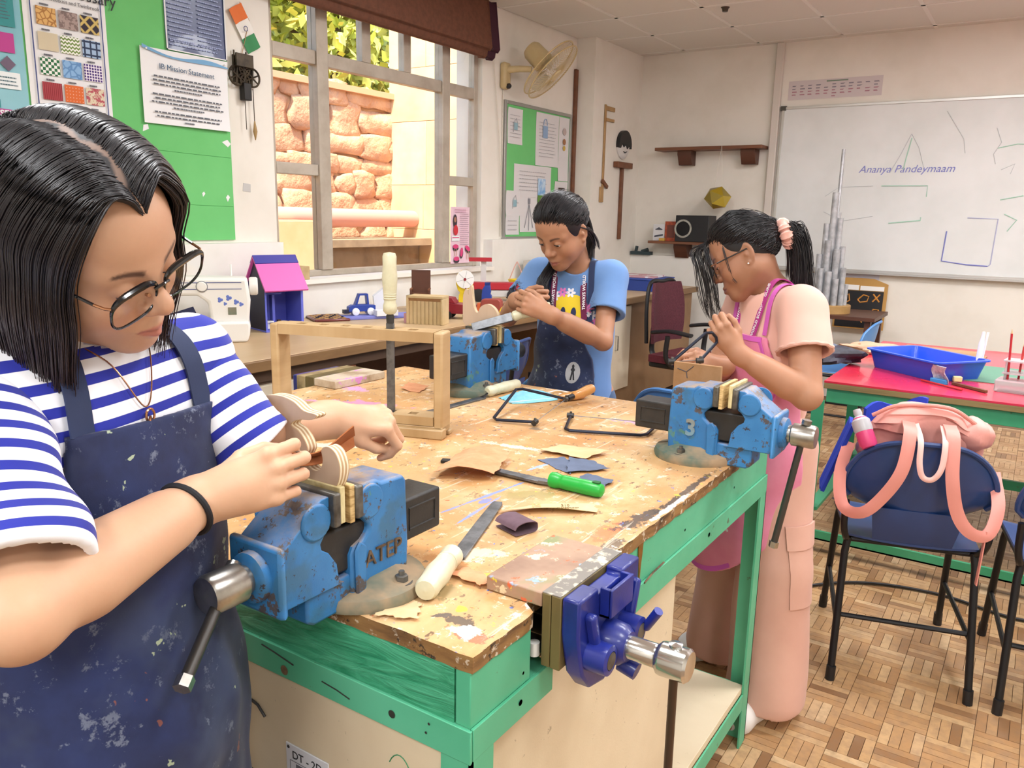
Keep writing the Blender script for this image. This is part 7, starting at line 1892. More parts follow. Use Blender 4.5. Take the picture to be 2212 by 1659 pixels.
# ------------------------------------------------------------------ hair strands
def strands(paths, r, name, mat, parent, taper=.35, seed=0):
 """paths: array (N, K, 3) in room coordinates, three-sided tapered tubes in one mesh"""
 Pz = np.asarray(paths, float); N, K, _ = Pz.shape
 rq = np.random.default_rng(seed)
 t = np.gradient(Pz, axis=1); t /= np.linalg.norm(t, axis=2, keepdims=True)+1e-9
 ref = nrm((.3, .5, .8))
 a = np.cross(t, ref); a /= np.linalg.norm(a, axis=2, keepdims=True)+1e-9
 b = np.cross(t, a)
 u = np.linspace(0, 1, K)
 prof = (np.clip(u/.05, .5, 1))*(1-(1-taper)*u**3)*np.where(u > .985, .3, 1)
 R = r*(.7+.6*rq.random((N, 1)))*prof[None]
 ring = []
 for k in range(3):
  an = 2*PI*k/3
  ring.append(Pz+R[..., None]*(a*math.cos(an)+b*math.sin(an)))
 V = np.stack(ring, 2).reshape(-1, 3)
 i = np.arange(N)[:, None, None]; j = np.arange(K-1)[None, :, None]; k = np.arange(3)[None, None, :]
 v = lambda i, j, k: (i*K+j)*3+k % 3
 Q = np.stack([v(i, j, k), v(i, j, k+1), v(i, j+1, k+1), v(i, j+1, k)], -1).reshape(-1, 4)
 tint = np.repeat(rq.random(N), K*3)
 along = np.tile(np.repeat(u, 3), N)
 return np_obj(name, V, Q, mat, parent, {'tint': tint, 'along': along})
def hair_mat(name, root, tip, rough=.33):
 t = NT(name)
 a = t.attr('tint'); l = t.attr('along')
 c = t.mix(t.ramp(l.outputs['Fac'], [(.55, 0.0), (1, 1.0)]), root, tip)
 c = t.mix(t.ramp(a.outputs['Fac'], [(0, 0.0), (1, .35)]), c, (.035, .03, .034, 1))
 t.base(c); t.setp(Roughness=rough); t.b.inputs['Specular IOR Level'].default_value = .6
 return t.m
m_hair1 = hair_mat('black_brown_hair', lin('131116'), lin('3d2a2a'), .36)
m_hair2 = hair_mat('black_hair', lin('1a181c'), lin('211b1d'), .38)
m_hairbase = M('hair_under', '121014', .5)
def bezn(P, K):
 """P (N, m, 3) control points -> (N, K, 3) Catmull-Rom samples"""
 P = np.asarray(P, float); N, m, _ = P.shape
 Q = np.concatenate([2*P[:, :1]-P[:, 1:2], P, 2*P[:, -1:]-P[:, -2:-1]], 1)
 s = np.linspace(0, m-1, K); i = np.minimum(s.astype(int), m-2); t = (s-i)[None, :, None]
 a, b, c, d = Q[:, i], Q[:, i+1], Q[:, i+2], Q[:, i+3]
 return .5*(2*b+(c-a)*t+(2*a-5*b+4*c-d)*t*t+(3*b-a-3*c+d)*t**3)
HC = np.array((0, -.008, .045)); HRd = np.array((.074, .092, .086))
def on_head(d, off=.006):
 """point on the skull ellipsoid in local direction d (N,3), raised by off"""
 d = np.asarray(d, float); k = 1/np.sqrt(((d/HRd)**2).sum(-1, keepdims=True))
 q = d*k
 n = q/HRd**2; n /= np.linalg.norm(n, axis=-1, keepdims=True)
 return HC+q+n*off
def loc2w(f, P): return f.o+f.s*(np.asarray(P) @ f.R.T)
# ------------------------------------------------------------------ clothing materials
def cloth_mat(name, c1, c2=None, fine=700, rough=.85, folds=.0, vs=5, bs=.12):
 t = NT(name)
 t.base(t.ramp(t.noise(vs, 4), [(.35, c1), (.7, c2 or c1)])); t.setp(Roughness=rough)
 t.b.inputs['Sheen Weight'].default_value = .15
 t.bump(t.noise(fine, 2), bs, .0006)
 return t.m
def stripe_mat():
 t = NT('striped_jersey')
 a = t.attr('stripe')
 fr = t.math('FRACT', a.outputs['Fac'])
 c = t.ramp(fr, [(0, 'eef0f6'), (.555, 'eef0f6'), (.57, '1f2a9c'), (.985, '1f2a9c'), (1, 'eef0f6')])
 t.base(c); t.setp(Roughness=.85); t.b.inputs['Sheen Weight'].default_value = .15
 t.bump(t.noise(900, 2), .12, .0005); return t.m
m_stripe = stripe_mat()
def apron_mat(name, c1, c2, seed=0):
 t = NT(name)
 n = t.noise(6, 5, .65, vec=t.mapped(loc=(seed, 0, 0)))
 c = t.ramp(n, [(.38, c1), (.62, c2)])
 sp = t.noise(26, 5, .75, vec=t.mapped(loc=(seed+3, 1, 4)))
 c = t.mix(t.ramp(sp, [(.60, 0.0), (.65, .6)]), c, '7c8599')
 c = t.mix(t.ramp(t.noise(5, 4, .7, vec=t.mapped(loc=(seed+1, 2, 2))), [(.47, 0.0), (.62, .5)]), c, '3c4864')
 c = t.mix(t.ramp(t.noise(17, 4, .7, vec=t.mapped(loc=(seed+9, 2, 2))), [(.66, 0.0), (.67, .9)]), c, 'a8b79a')
 c = t.mix(t.ramp(t.noise(15, 4, .7, vec=t.mapped(loc=(seed+5, 6, 2))), [(.67, 0.0), (.68, .8)]), c, '8a5244')
 t.base(c); t.setp(Roughness=.8); t.b.inputs['Sheen Weight'].default_value = .1
 t.bump(t.noise(600, 2), .15, .0006); return t.m
m_apron = apron_mat('navy_apron', '131d42', '1e2d5c')
m_navy_strap = cloth_mat('navy_tape', '1a2849', '22325a')
def folds(amp, fx, fz, ph=0, dirs=((1, 0, 0), (0, 1, 0))):
 a, b = [np.asarray(d, F4) for d in dirs]
 def f(P):
  x = P @ a; y = P @ b; z = P[:, 2]
  return F4(amp)*(np.sin(x*fx+np.sin(z*fz*.6+ph)*1.3+ph)+.6*np.sin(y*fx*1.3+z*fz+ph*2)+.5*np.sin(z*fz*1.7-x*fx*.8+1.0+ph))
 return f
def displaced(S, fn, lip=1.0):
 D = Shape(); o = Shape(S)
 lo, hi = S.bounds()
 D.append(Prim(lambda P: o.ev(P)+fn(P), (lo+hi)/2, float(np.linalg.norm(hi-lo))/2+.03, 0, 'u'))
 return D
def yawR(F):
 """frame with y along horizontal F, x to the subject's right, z up"""
 F = nrm((F[0], F[1], 0)); return np.stack([np.cross(F, (0, 0, 1)), F, (0, 0, 1)], 1)
def bezpath(pts, n=30): return [tuple(p) for p in bez(pts, n)]
def ribbon(name, pts, nor, w, m, parent, th=.0022, n=36, wavy=0):
 """flat tape along points; nor = list of outward normals at the points"""
 P = bez(pts, n); N = bez(nor, n); k = len(P)-1
 def f(u, v):
  i = min(int(round(u*k)), k); t = (P[min(i+1, k)]-P[max(i-1, 0)]).normalized()
  s = t.cross(N[i]).normalized()
  return P[i]+s*(v-.5)*w
 return MB().sheet(f, k, 3, th).build(name, m, parent, world=True)
def project(S, p, d, start=.25, inset=-.001):
 """march from p+d*start back along -d on to the surface of shape S"""
 p = np.asarray(p, float); d = nrm(d); q = p+d*start
 for _ in range(60):
  e = float(S.ev(q[None].astype(F4))[0])
  if e < 4e-4: break
  q = q-d*min(e, .02)
  if np.linalg.norm(q-p) > .55: return p+d*.1
 return q+d*(-inset)
# ------------------------------------------------------------------ girl in the striped tee (near left)
p1 = thing('person', 'girl with glasses, black bob, blue-striped tee and navy apron at the near vise', 'person', (-.94, .49, 0))
f1 = Fr((-.848, .469, 1.379), np.stack([nrm((.133, -.906, -.402)), nrm((.832, .322, -.452)), nrm((.539, -.274, .796))], 1), .95)
_u, _s, _v = np.linalg.svd(f1.R); f1.R = _u @ _v
B1 = yawR((.93, .22))
t1 = Fr((-.935, .50, 0), B1)          # torso frame: x right, y front, z height
nk = np.array((-.945, .50, 1.262)); sR = np.array((-.915, .362, 1.215)); sL = np.array((-.940, .640, 1.222))
eR = np.array((-.712, .305, 1.068)); wR = np.array((-.777, .536, 1.092))
eL = np.array((-.868, .668, 1.126)); wL = np.array((-.878, .838, 1.111))
S = Shape()
head(S, f1, e_up=-20, e_lo=-36, ears=(1, 1), fullness=1.08)
S.rc(f1((0, -.022, -.045)), nk, .050*.95, .050, .03)
S.ell((0, -.005, 1.10), (.140, .088, .17), .04, f=t1); S.ell((0, 0, .93), (.128, .088, .16), .05, f=t1); S.ell((0, -.01, .80), (.148, .105, .12), .05, f=t1)
S.rc(sR, sL, .047, .047, .05)
S.chain([sR, eR, wR], [.048, .040, .0265], .03); S.chain([sL, eL, wL], [.046, .038, .026], .03)
S.rc(eR*.7+wR*.3, eR*.25+wR*.75, .041, .031, .02)
for s, x in ((1, .07), (-1, -.07)):
 S.chain([t1((x, -.01, .78)), t1((x, .0, .44)), t1((x, -.02, .09))], [.08, .056, .038], .04)
 S.rc(t1((x, -.035, .035)), t1((x+s*.012, .12, .03)), .034, .026, .02)
rI = np.array((.8341, .5513, .02)); uI = np.array((-.1296, .1605, .9785)); vI = np.array((.5362, -.8187, .2053))   # right, up, toward the viewer
dR = nrm(rI*.93+uI*.30-vI*.18)
hR, tipsR = hand(S, wR+dR*.012, dR, nrm(uI*.93-rI*.32+vI*.05), nrm(vI+uI*.15+rI*.1), .88, curl=((30, 88, 50), (34, 90, 50), (38, 90, 48), (42, 86, 46)), spread=(3, 1, -1, -4),
                 thumb=[(.016, .018, -.014), (.036, .048, -.030), (.038, .078, -.044), (.030, .100, -.054)])
S.rc(wR-dR*.02, wR+dR*.05, .0265, .023, .02)
dL = nrm(rI*.93-uI*.02-vI*.22+np.array((0, 0, 0)))
S.rc(wL-dL*.01, wL+dL*.045, .025, .023, .02)
hL, tipsL = hand(S, wL+dL*.008, dL, nrm(vI*.75-uI*.5-rI*.2), nrm(uI*.80+vI*.45), .88, curl=((58, 62, 30), (62, 66, 34), (66, 68, 34), (66, 64, 34)), spread=(3, 1, -1, -4),
                 thumb=[(.016, .016, -.010), (.034, .044, -.020), (.036, .070, -.034), (.026, .090, -.044)])
SK1 = (.66, .40, .255)
def col1(V):
 C = head_colors(V, f1, (.58, .35, .225), (.48, .175, .15), (.035, .025, .022))
 d = np.linalg.norm(V-f1.o, axis=1)
 arm = np.clip((d-.14)/.08, 0, 1)[:, None]
 C = C*(1-arm)+np.asarray(SK1)*arm
 for tips in (tipsR, tipsL):
  for tp in tips: C = C*(1-.3*np.exp(-(np.linalg.norm(V-tp, axis=1)/.012)**2)[:, None])+.3*np.exp(-(np.linalg.norm(V-tp, axis=1)/.012)**2)[:, None]*np.array((.72, .34, .25))
 mole = np.exp(-(np.linalg.norm(V-(eR*.35+wR*.65+vI*.034), axis=1)/.0022)**2)[:, None]
 return C*(1-.7*mole)+.7*mole*np.array((.2, .1, .06))
V, Q = sdf_mesh(S, .0030)
V = smooth_mesh(V, Q, 1)
np_obj('body', V, Q, m_skin, p1, cols={'skin': col1(V)})
eyes(p1, f1, (.1, 1, -.75)); lashes(p1, f1, -20, m_hairbase)
TS1 = Shape()
TS1.ell((0, .0, 1.09), (.163, .112, .185), 0, f=t1); TS1.ell((0, .004, .93), (.158, .118, .20), .06, f=t1); TS1.ell((0, .0, .80), (.165, .125, .12), .05, f=t1)
TS1.rc(sR, sL, .062, .062, .05); TS1.rc(nk-np.array((0, 0, .03)), nk+np.array((.0, 0, .0)), .072, .066, .03)
hemR = eR*.90+sR*.10; aR = nrm(eR-sR); aL = nrm(eL-sL); hemL = eL+aL*.030; nL = nrm(aL+nrm(wL-eL)*.25)
def sleeve(s_, h_, a_, r0, r1, n_=None, fo=None):
 n_ = a_ if n_ is None else n_
 O = Shape().rc(s_, h_+a_*.03, r0, r1, 0); I = Shape().rc(h_-n_*.03, h_+n_*.1, r1-.014, r1-.006, 0)
 if fo: O = displaced(O, fo); I = displaced(I, fo)
 Z = Shape(); Z.merge(O); Z.cut(h_, n_, .004); Z.merge(I, .002, 's'); return Z
fold2 = folds(.0036, 36, 40, 1.4, (aR, t1.R[:, 0])); fold3 = folds(.0034, 38, 44, .2, (aL, t1.R[:, 1]))
ease = lambda fo_, s_: lambda P: fo_(P)*np.clip(np.linalg.norm(P-s_.astype(F4), axis=1)*9-.3, 0, 1)
slR = sleeve(sR+np.array((0, 0, -.005)), hemR, aR, .066, .078, None, ease(fold2, sR)); slL = sleeve(sL+np.array((0, 0, -.005)), hemL, aL, .062, .058, nL, ease(fold3, sL)); slL.rc(eL+nrm(wL-eL)*.02, wL, .046, .046, .004, 's')
torso1 = Shape(TS1)
TT = Shape(TS1)
neckcut = Shape(); TT.rc(f1((0, -.02, -.06)), nk+np.array((.012, 0, .012)), .058, .060, .006, 's')
TT.cut(t1((0, 0, .74)), (0, 0, -1), .004)
fold1 = folds(.0032, 24, 16, .4, (t1.R[:, 0], t1.R[:, 1]))
tee = displaced(TT, fold1)
lo, hi = TS1.bounds()
SPD = .0258
st_t = lambda V: {'stripe': np.where(np.linalg.norm(V-(nk+np.array((.01, 0, .02))), axis=1) < .073, .2, (t1.inv(V)[:, 2]+.010*np.sin(t1.inv(V)[:, 0]*9)+.3)/SPD)}
st = sdf_obj('striped_tee', tee, .0034, m_stripe, p1, 1, attr_fn=st_t, lo=lo, hi=hi)
for Z_, a_, s_, h_ in ((slR, aR, sR, hemR), (slL, aL, sL, hemL)):
 sdf_obj('sleeve', Z_, .0034, m_stripe, st, 1, lo=np.minimum(s_, h_)-.1, hi=np.maximum(s_, h_)+.1, attr_fn=lambda V: {'stripe': ((V-s_) @ a_)/SPD+.45})
AP = Shape(); AP.merge(displaced(TS1, lambda P: fold1(P)*.6))
AP.ell((0, .0, .72), (.19, .138, .28), .05, f=t1); AP.ell((0, .0, .42), (.205, .155, .30), .05, f=t1)
apf0 = folds(.0045, 22, 6, 2.0, (t1.R[:, 0], t1.R[:, 1])); apf1 = folds(.0022, 70, 30, .7, (t1.R[:, 0], t1.R[:, 1]))
apf = lambda P: apf0(P)+apf1(P)
AB = Shape()
def apron_fn(P):
 q = t1.inv(P).astype(F4); x, y, z = q[:, 0], q[:, 1], q[:, 2]
 d = AP.ev(P)-F4(.011)+apf(P)*np.clip((1.15-z)*3, .15, 1.2)
 inner = -(AP.ev(P)-F4(.002)+apf(P)*np.clip((1.15-z)*3, .15, 1.2))
 w = np.interp(z, [.3, .95, 1.04, 1.10, 1.20], [.26, .20, .165, .120, .096]).astype(F4)
 top = F4(1.178)-.05*x*0-z
 return np.maximum.reduce([d, inner*.9, np.abs(x)-w, z-F4(1.183)-.0*x, -(y+.02+np.clip((z-.9), 0, 1)*0), F4(.40)-z])
AB.append(Prim(apron_fn, t1((0, 0, .8)), .62, 0, 'u'))
sdf_obj('apron', AB, .0042, m_apron, p1, 1, lo=t1((0, 0, .8))-np.array((.33, .33, .42)), hi=t1((0, 0, .8))+np.array((.33, .33, .40)))
front = lambda x, z, dn=(0, 1, .12): project(tee, t1((x, 0, z)), t1.R @ np.asarray(dn), .3, -.004)
for sgn, sh in ((1, sR), (-1, sL)):
 pts = [front(sgn*.084, 1.170), front(sgn*.080, 1.205, (0, 1, .4)), project(tee, t1((sgn*.076, 0, 1.2)), t1.R @ np.array((0, .8, 1)), .3, -.004), project(tee, t1((sgn*.072, -.01, 1.2)), t1.R @ np.array((0, .1, 1)), .3, -.004), project(tee, t1((sgn*.055, -.04, 1.2)), t1.R @ np.array((0, -.9, 1)), .3, -.004)]
 nr = [t1.R @ np.array(v) for v in ((0, 1, .1), (0, 1, .4), (0, .8, 1), (0, .1, 1), (0, -.9, 1))]
 ribbon('neck_strap', pts, nr, .030, m_navy_strap, p1)
TR = Shape(); TR.ell((0, -.01, .80), (.155, .112, .11), 0, f=t1)
for x in (.072, -.072): TR.chain([t1((x, -.01, .78)), t1((x, 0, .44)), t1((x, -.02, .06))], [.090, .075, .072], .04)
TR.cut(t1((0, 0, .045)), (0, 0, -1), .002)
sdf_obj('trousers', displaced(TR, folds(.003, 30, 20)), .007, cloth_mat('blue_denim', '3b567c', '466489'), p1)
def shoe(name, a, b, m, parent, sc=1.0, holes=False):
 a = np.asarray(a, float); b = np.asarray(b, float); d = nrm(b-a)
 Z = Shape(); Z.rc(a+np.array((0, 0, .036)), b-d*.04+np.array((0, 0, .034)), .036*sc, .040*sc, 0); Z.sph(b-d*.035+np.array((0, 0, .026)), .041*sc, .02); Z.rc(a+np.array((0, 0, .06)), a+d*.02+np.array((0, 0, .075)), .034*sc, .034*sc, .02)
 Z.cut((0, 0, .002), (0, 0, -1), .003)
 return sdf_obj(name, Z, .004, m, parent)
m_shoew = M('white_clog_foam', 'e6e4e2', .55)
for x, s in ((.075, 1), (-.075, -1)): shoe('shoe', t1((x, -.04, 0)), t1((x+s*.02, .17, 0)), m_shoew, p1)
wb_c = eR*.10+wR*.90; wd = nrm(wR-eR); wx = nrm(np.cross(wd, (0, 0, 1))); wy = np.cross(wd, wx)
MB().tube([wb_c+wx*math.cos(a)*.0318+wy*math.sin(a)*.0318+wd*.006*math.sin(a) for a in [2*PI*k/28 for k in range(28)]], .0036, 8, closed=True).build('wrist_band', M('black_elastic', '14151c', .7), p1, world=True)
ch_pts = [project(tee, t1((.05, -.02, 1.22)), t1.R @ np.array((.3, .6, 1)), .2, -.001), front(.036, 1.215, (0, 1, .5)), front(.005, 1.178, (0, 1, .2)), front(-.025, 1.215, (0, 1, .5)), project(tee, t1((-.045, -.02, 1.22)), t1.R @ np.array((-.3, .6, 1)), .2, -.001)]
m_gold = M('rose_gold', 'b08060', .25, .95)
MB().tube(bezpath(ch_pts, 40), .0009, 5).build('necklace_chain', m_gold, p1, world=True)
pc = np.array(front(.005, 1.168, (0, 1, .2)))+t1.R[:, 1]*.003
for dz_, ax in ((0, (1, 0, 0)), (-.009, (.6, .5, 0))):
 a1 = nrm(t1.R @ np.array(ax)); a2 = np.array((0, 0, 1.))
 MB().tube([pc+np.array((0, 0, dz_))+a1*math.cos(a)*.0062+a2*math.sin(a)*.0075 for a in [2*PI*k/20 for k in range(20)]], .0015, 6, closed=True).build('pendant_ring', m_gold, p1, world=True)
tl_ = NT('spectacle_lens'); _a = tl_.n('BsdfTransparent'); _b = tl_.n('BsdfGlossy'); _b.inputs['Roughness'].default_value = .05; _m = tl_.n('MixShader'); _m.inputs[0].default_value = .07
tl_.l(_a.outputs[0], _m.inputs[1]); tl_.l(_b.outputs[0], _m.inputs[2]); tl_.l(_m.outputs[0], tl_.t.nodes['Material Output'].inputs[0]); m_lens = tl_.m
def glasses(parent, f, m_f, w=.026, h=.021, y=.098, z=.002, temple=True, lens=True):
 b = MB(); ln = MB()
 for s in (-1, 1):
  ring = []
  for k in range(36):
   a = 2*PI*k/36
   x = math.copysign(abs(math.cos(a))**.62, math.cos(a))*w*(1.0+.07*math.sin(a)); zz = math.copysign(abs(math.sin(a))**.70, math.sin(a))*h
   ring.append(f((s*(.0375+x), y-.10*abs(.0375+x)*.28-.004*(s*0), z+zz)))
  rad = [(.0015+.0026*max(0, math.sin(2*PI*k/36))**1.5)*f.s for k in range(36)]
  b.tube(ring, rad, 8, closed=True)
  c = f((s*.0375, y-.0010, z))
  n = len(ring)
  ln.add([tuple(c)]+[tuple(p) for p in ring], [(0, 1+k, 1+(k+1) % n) for k in range(n)], 0, True)
 b.tube([f((x, y+.003-abs(x)*.2, z+.009+.002*(1-(x/.010)**2))) for x in (-.0105, -.005, 0, .005, .0105)], .0020*f.s, 8)
 o = b.build('glasses', m_f, parent, world=True)
 for s in (-1, 1):
  MB().tube([f(p) for p in ((s*.0675, y-.0020, z+.014), (s*.0715, y-.008, z+.014), (s*.0735, y-.02, z+.013))], .0016*f.s, 6).build('hinge', m_gold, o, world=True)
  if temple: MB().tube([f(p) for p in ((s*.0735, y-.02, z+.013), (s*.078, .03, z+.012), (s*.080, -.01, z+.012), (s*.078, -.03, z-.006))], .0019*f.s, 6).build('temple_arm', m_f, o, world=True)
  MB().tube([f(p) for p in ((s*.013, y-.004, z-.002), (s*.0115, y-.009, z-.005))], .0022*f.s, 6).build('nose_pad', m_gold, o, world=True)
 if lens: ln.build('lenses', m_lens, o, world=True)
 return o
m_gframe = M('glossy_black_frame', '101216', .15, coat=.4)
glasses(p1, f1, m_gframe, .0315, .0215, .101, .001)
rq = np.random.default_rng(5)
gl = f1.R.T @ np.array((0, 0, -1.0))
def bob(side, n, K=26, front_len=.20, seed=0):
 rg = np.random.default_rng(seed)
 a = rg.random(n)                       # 0 front of the parting .. 1 nape
 phi = np.radians(27+138*a)             # elevation angle along the midline from the front
 d0 = np.stack([side*(.008+.03*rg.random(n))+.012*np.sin(phi*9), np.cos(phi), np.sin(phi)], 1)
 az = np.radians(30+146*a**.92+rg.normal(0, 3, n)); azl = az+np.radians((12 if side > 0 else 6)*(1-a)**2)  # where it passes the side of the head (0 front, 180 back)
 lift = .010+.012*rg.random(n)
 p0 = on_head(d0, .004+.004*rg.random((n, 1)))
 side_dir = lambda el, az=az: np.stack([side*np.sin(az)*np.cos(el), np.cos(az)*np.cos(el), np.sin(el)*np.ones(n)], 1)
 e1 = np.radians(52-6*a); e2 = np.radians(16);
 p1_ = on_head(d0*.62+side_dir(e1)*.38, lift[:, None]*.9); p2 = on_head(d0*.18+side_dir(e1*.8)*.82, lift[:, None]*1.15); p3 = on_head(side_dir(e2, azl), lift[:, None]*1.35)
 p4 = on_head(side_dir(np.radians(-16), azl+np.radians(7*(1-a))), lift[:, None]*1.3)
 p4 = p4*np.array((1, 1, 1.0))
 L = front_len+.02*rg.normal(0, 1, n)*.5
 down = nrm((0, -.05, -1.0))*.62+gl*.38
 down = down/np.linalg.norm(down)
 out = np.stack([side*np.sin(az), np.cos(az), 0*az], 1)
 p3b = p4+down*(L*.25)[:, None]+out*.004
 p5 = p4+down*(L*.55)[:, None]-out*(.002+.01*rg.random((n, 1)))
 cl_ = np.sin(az*23+side)*.006
 p6 = p4+down*(L*(1+.10*rg.normal(0, 1, n)))[:, None]-out*(.010+.02*rg.random((n, 1))+cl_[:, None])+rg.normal(0, .005, (n, 3))
 return loc2w(f1, bezn(np.stack([p0, p1_, p2, p3, p4, p3b, p5, p6], 1), K))
cap = Shape(); cap.ell(HC, HRd+.009, 0, f=f1)
cap.ell((0, -.045, -.02), (.072, .055, .095), .03, f=f1)
cap.fun(lambda P: (lambda q: (np.minimum(-(q[:, 1]*.80-q[:, 2]*.60+.016), 9)*-1)*f1.s)(f1.inv(P).astype(F4)), .006, 'i')
tsc = NT('scalp_and_under_hair'); tsc.base(tsc.mix(tsc.attr('part').outputs['Fac'], '121014', '705a4e')); tsc.setp(Roughness=.6)
hbase = sdf_obj('hair', cap, .004, tsc.m, p1, attr_fn=lambda V: {'part': (np.abs(f1.inv(V)[:, 0]-.008*np.sin(np.arctan2(f1.inv(V)[:, 2]-.045, f1.inv(V)[:, 1])*9)) < .006)*(f1.inv(V)[:, 2] > .04)*1.0})
allp = np.concatenate([bob(1, 2400, front_len=.20, seed=1), bob(-1, 1700, front_len=.165, seed=2)])
strands(allp, .00115, 'hair_strands', m_hair1, hbase, .3, 1)['kind'] = 'stuff'
sp = thing('sandpaper', 'folded brown sandpaper strip held between the hands over the plywood bird', 'sandpaper', (-.78, .72, 1.12))
A_ = np.array((-.785, .655, 1.120)); E_ = np.array((-.775, .785, 1.114))
PL_, PR_ = A_, E_
MB().sheet(lambda u, v: Vector(PL_*(1-u)+PR_*u)+Vector((.020*(v-.5), -.022*(v-.5), -.016*math.sin(PI*u)+.010*(v-.4)+.012*u*u*v+.0015*math.sin(9*u))), 16, 6, .0016).build('folded_strip', m_sb, sp, world=True)
MB().sheet(lambda u, v: Vector(PL_*(1-u)+PR_*u)+Vector((-.012*v, .010*v, -.014*math.sin(PI*u)-.014+.010*v)), 16, 4, .0016).build('folded_flap', m_sb, sp, world=True)
# ------------------------------------------------------------------ two standing girls
def decal(name, S, tf, c, rx, rz, m, parent, rot=0, off=.0012, n=20, d=(0, 1, 0), poly=None, rings=3):
 """flat print lying on the cloth: an outline projected on to the shape S"""
 P2 = poly or [(math.cos(2*PI*k/n), math.sin(2*PI*k/n)) for k in range(n)]
 n = len(P2); ca, sa = math.cos(rot), math.sin(rot)
 vs = [project(S, tf((c[0], 0, c[1])), tf.R @ np.asarray(d, float), .3, -off)]
 for q in range(1, rings+1):
  for x, y in P2:
   x, y = x*rx*q/rings, y*rz*q/rings
   vs.append(project(S, tf((c[0]+x*ca-y*sa, 0, c[1]+x*sa+y*ca)), tf.R @ np.asarray(d, float), .3, -off))
 fs = [(0, 1+k, 1+(k+1) % n) for k in range(n)]
 for q in range(rings-1):
  a, b_ = 1+q*n, 1+(q+1)*n
  fs += [(a+k, b_+k, b_+(k+1) % n, a+(k+1) % n) for k in range(n)]
 return MB().add(vs, fs, 0, True).build(name, m, parent, world=True)
def pulled_back(f, n, knot, seed, K=18, lift=.009, r=.0011, mat=None, parent=None, fuzz=.0015):
 """hair combed from the hairline back to a knot"""
 rg = np.random.default_rng(seed)
 line = np.array([(0, .90, .40), (.30, .86, .37), (.55, .74, .30), (.72, .57, .17), (.82, .40, .05), (.88, .22, -.05), (.90, .0, -.08), (.82, -.35, -.45), (.55, -.62, -.80), (.2, -.75, -.95), (0, -.78, -.98)])
 line[:, 2] += .0
 s = rg.random(n)**.9*(len(line)-1); i = np.minimum(s.astype(int), len(line)-2); t = (s-i)[:, None]
 d0 = line[i]*(1-t)+line[i+1]*t
 d0[:, 0] *= np.where(rg.random(n) < .5, -1, 1); d0 = d0+rg.normal(0, .035, d0.shape)
 back = rg.random((n, 1))**2*.5
 kd = np.asarray(knot)-HC; kd = kd/np.linalg.norm(kd)
 d0 = d0/np.linalg.norm(d0, axis=1, keepdims=True)
 d0 = d0*(1-back)+kd*back; d0 /= np.linalg.norm(d0, axis=1, keepdims=True)
 pts = []
 for q in np.linspace(0, 1, 7):
  d = d0*(1-q)+kd*q+np.array((0, 0, .25))*math.sin(PI*q)*(1-np.abs(d0[:, 2:3]))
  d /= np.linalg.norm(d, axis=1, keepdims=True)
  pts.append(on_head(d, (.002+lift*min(1, q*3)+.004*rg.random((n, 1))))+rg.normal(0, fuzz, (n, 3)))
 pts.append(np.asarray(knot)+rg.normal(0, .006, (n, 3)))
 o = strands(loc2w(f, bezn(np.stack(pts, 1), K)), r, 'hair_strands', mat, parent, .8, seed); o['kind'] = 'stuff'
 return o
def locks(paths, n, spread, seed, r, mat, parent, K=22, name='hair_strands', endspread=1.0):
 """n strands scattered about each guide path (room coordinates)"""
 rg = np.random.default_rng(seed); out = []
 for g in paths:
  g = np.asarray(g, float); m = len(g)
  sp = np.interp(np.linspace(0, 1, m), [0, .25, .7, 1], [.45, 1, 1, endspread])
  cl = rg.normal(0, spread, (max(n//9, 1), 1, 3))+rg.normal(0, spread*.16, (max(n//9, 1), m, 3)); j = cl[rg.integers(0, len(cl), n)]+rg.normal(0, spread*.3, (n, 1, 3))+rg.normal(0, spread*.06, (n, m, 3))
  out.append(bezn(g[None]+j*sp[None, :, None], K))
 o = strands(np.concatenate(out), r, name, mat, parent, .3, seed); o['kind'] = 'stuff'
 return o
def lanyard_text(S, pts, body, size, m, parent):
 """letters along the strap between two points lying on the cloth"""
 a, b_ = np.asarray(pts[0]), np.asarray(pts[1]); ex = nrm(b_-a); nn = np.asarray(pts[2], float)
 ey = np.cross(nn, ex)
 T = frame((a+b_)/2+nrm(np.cross(ex, ey))*.0045, ex, ey)
 return text('lettering', body, size, T, m, parent, bold=.0004)
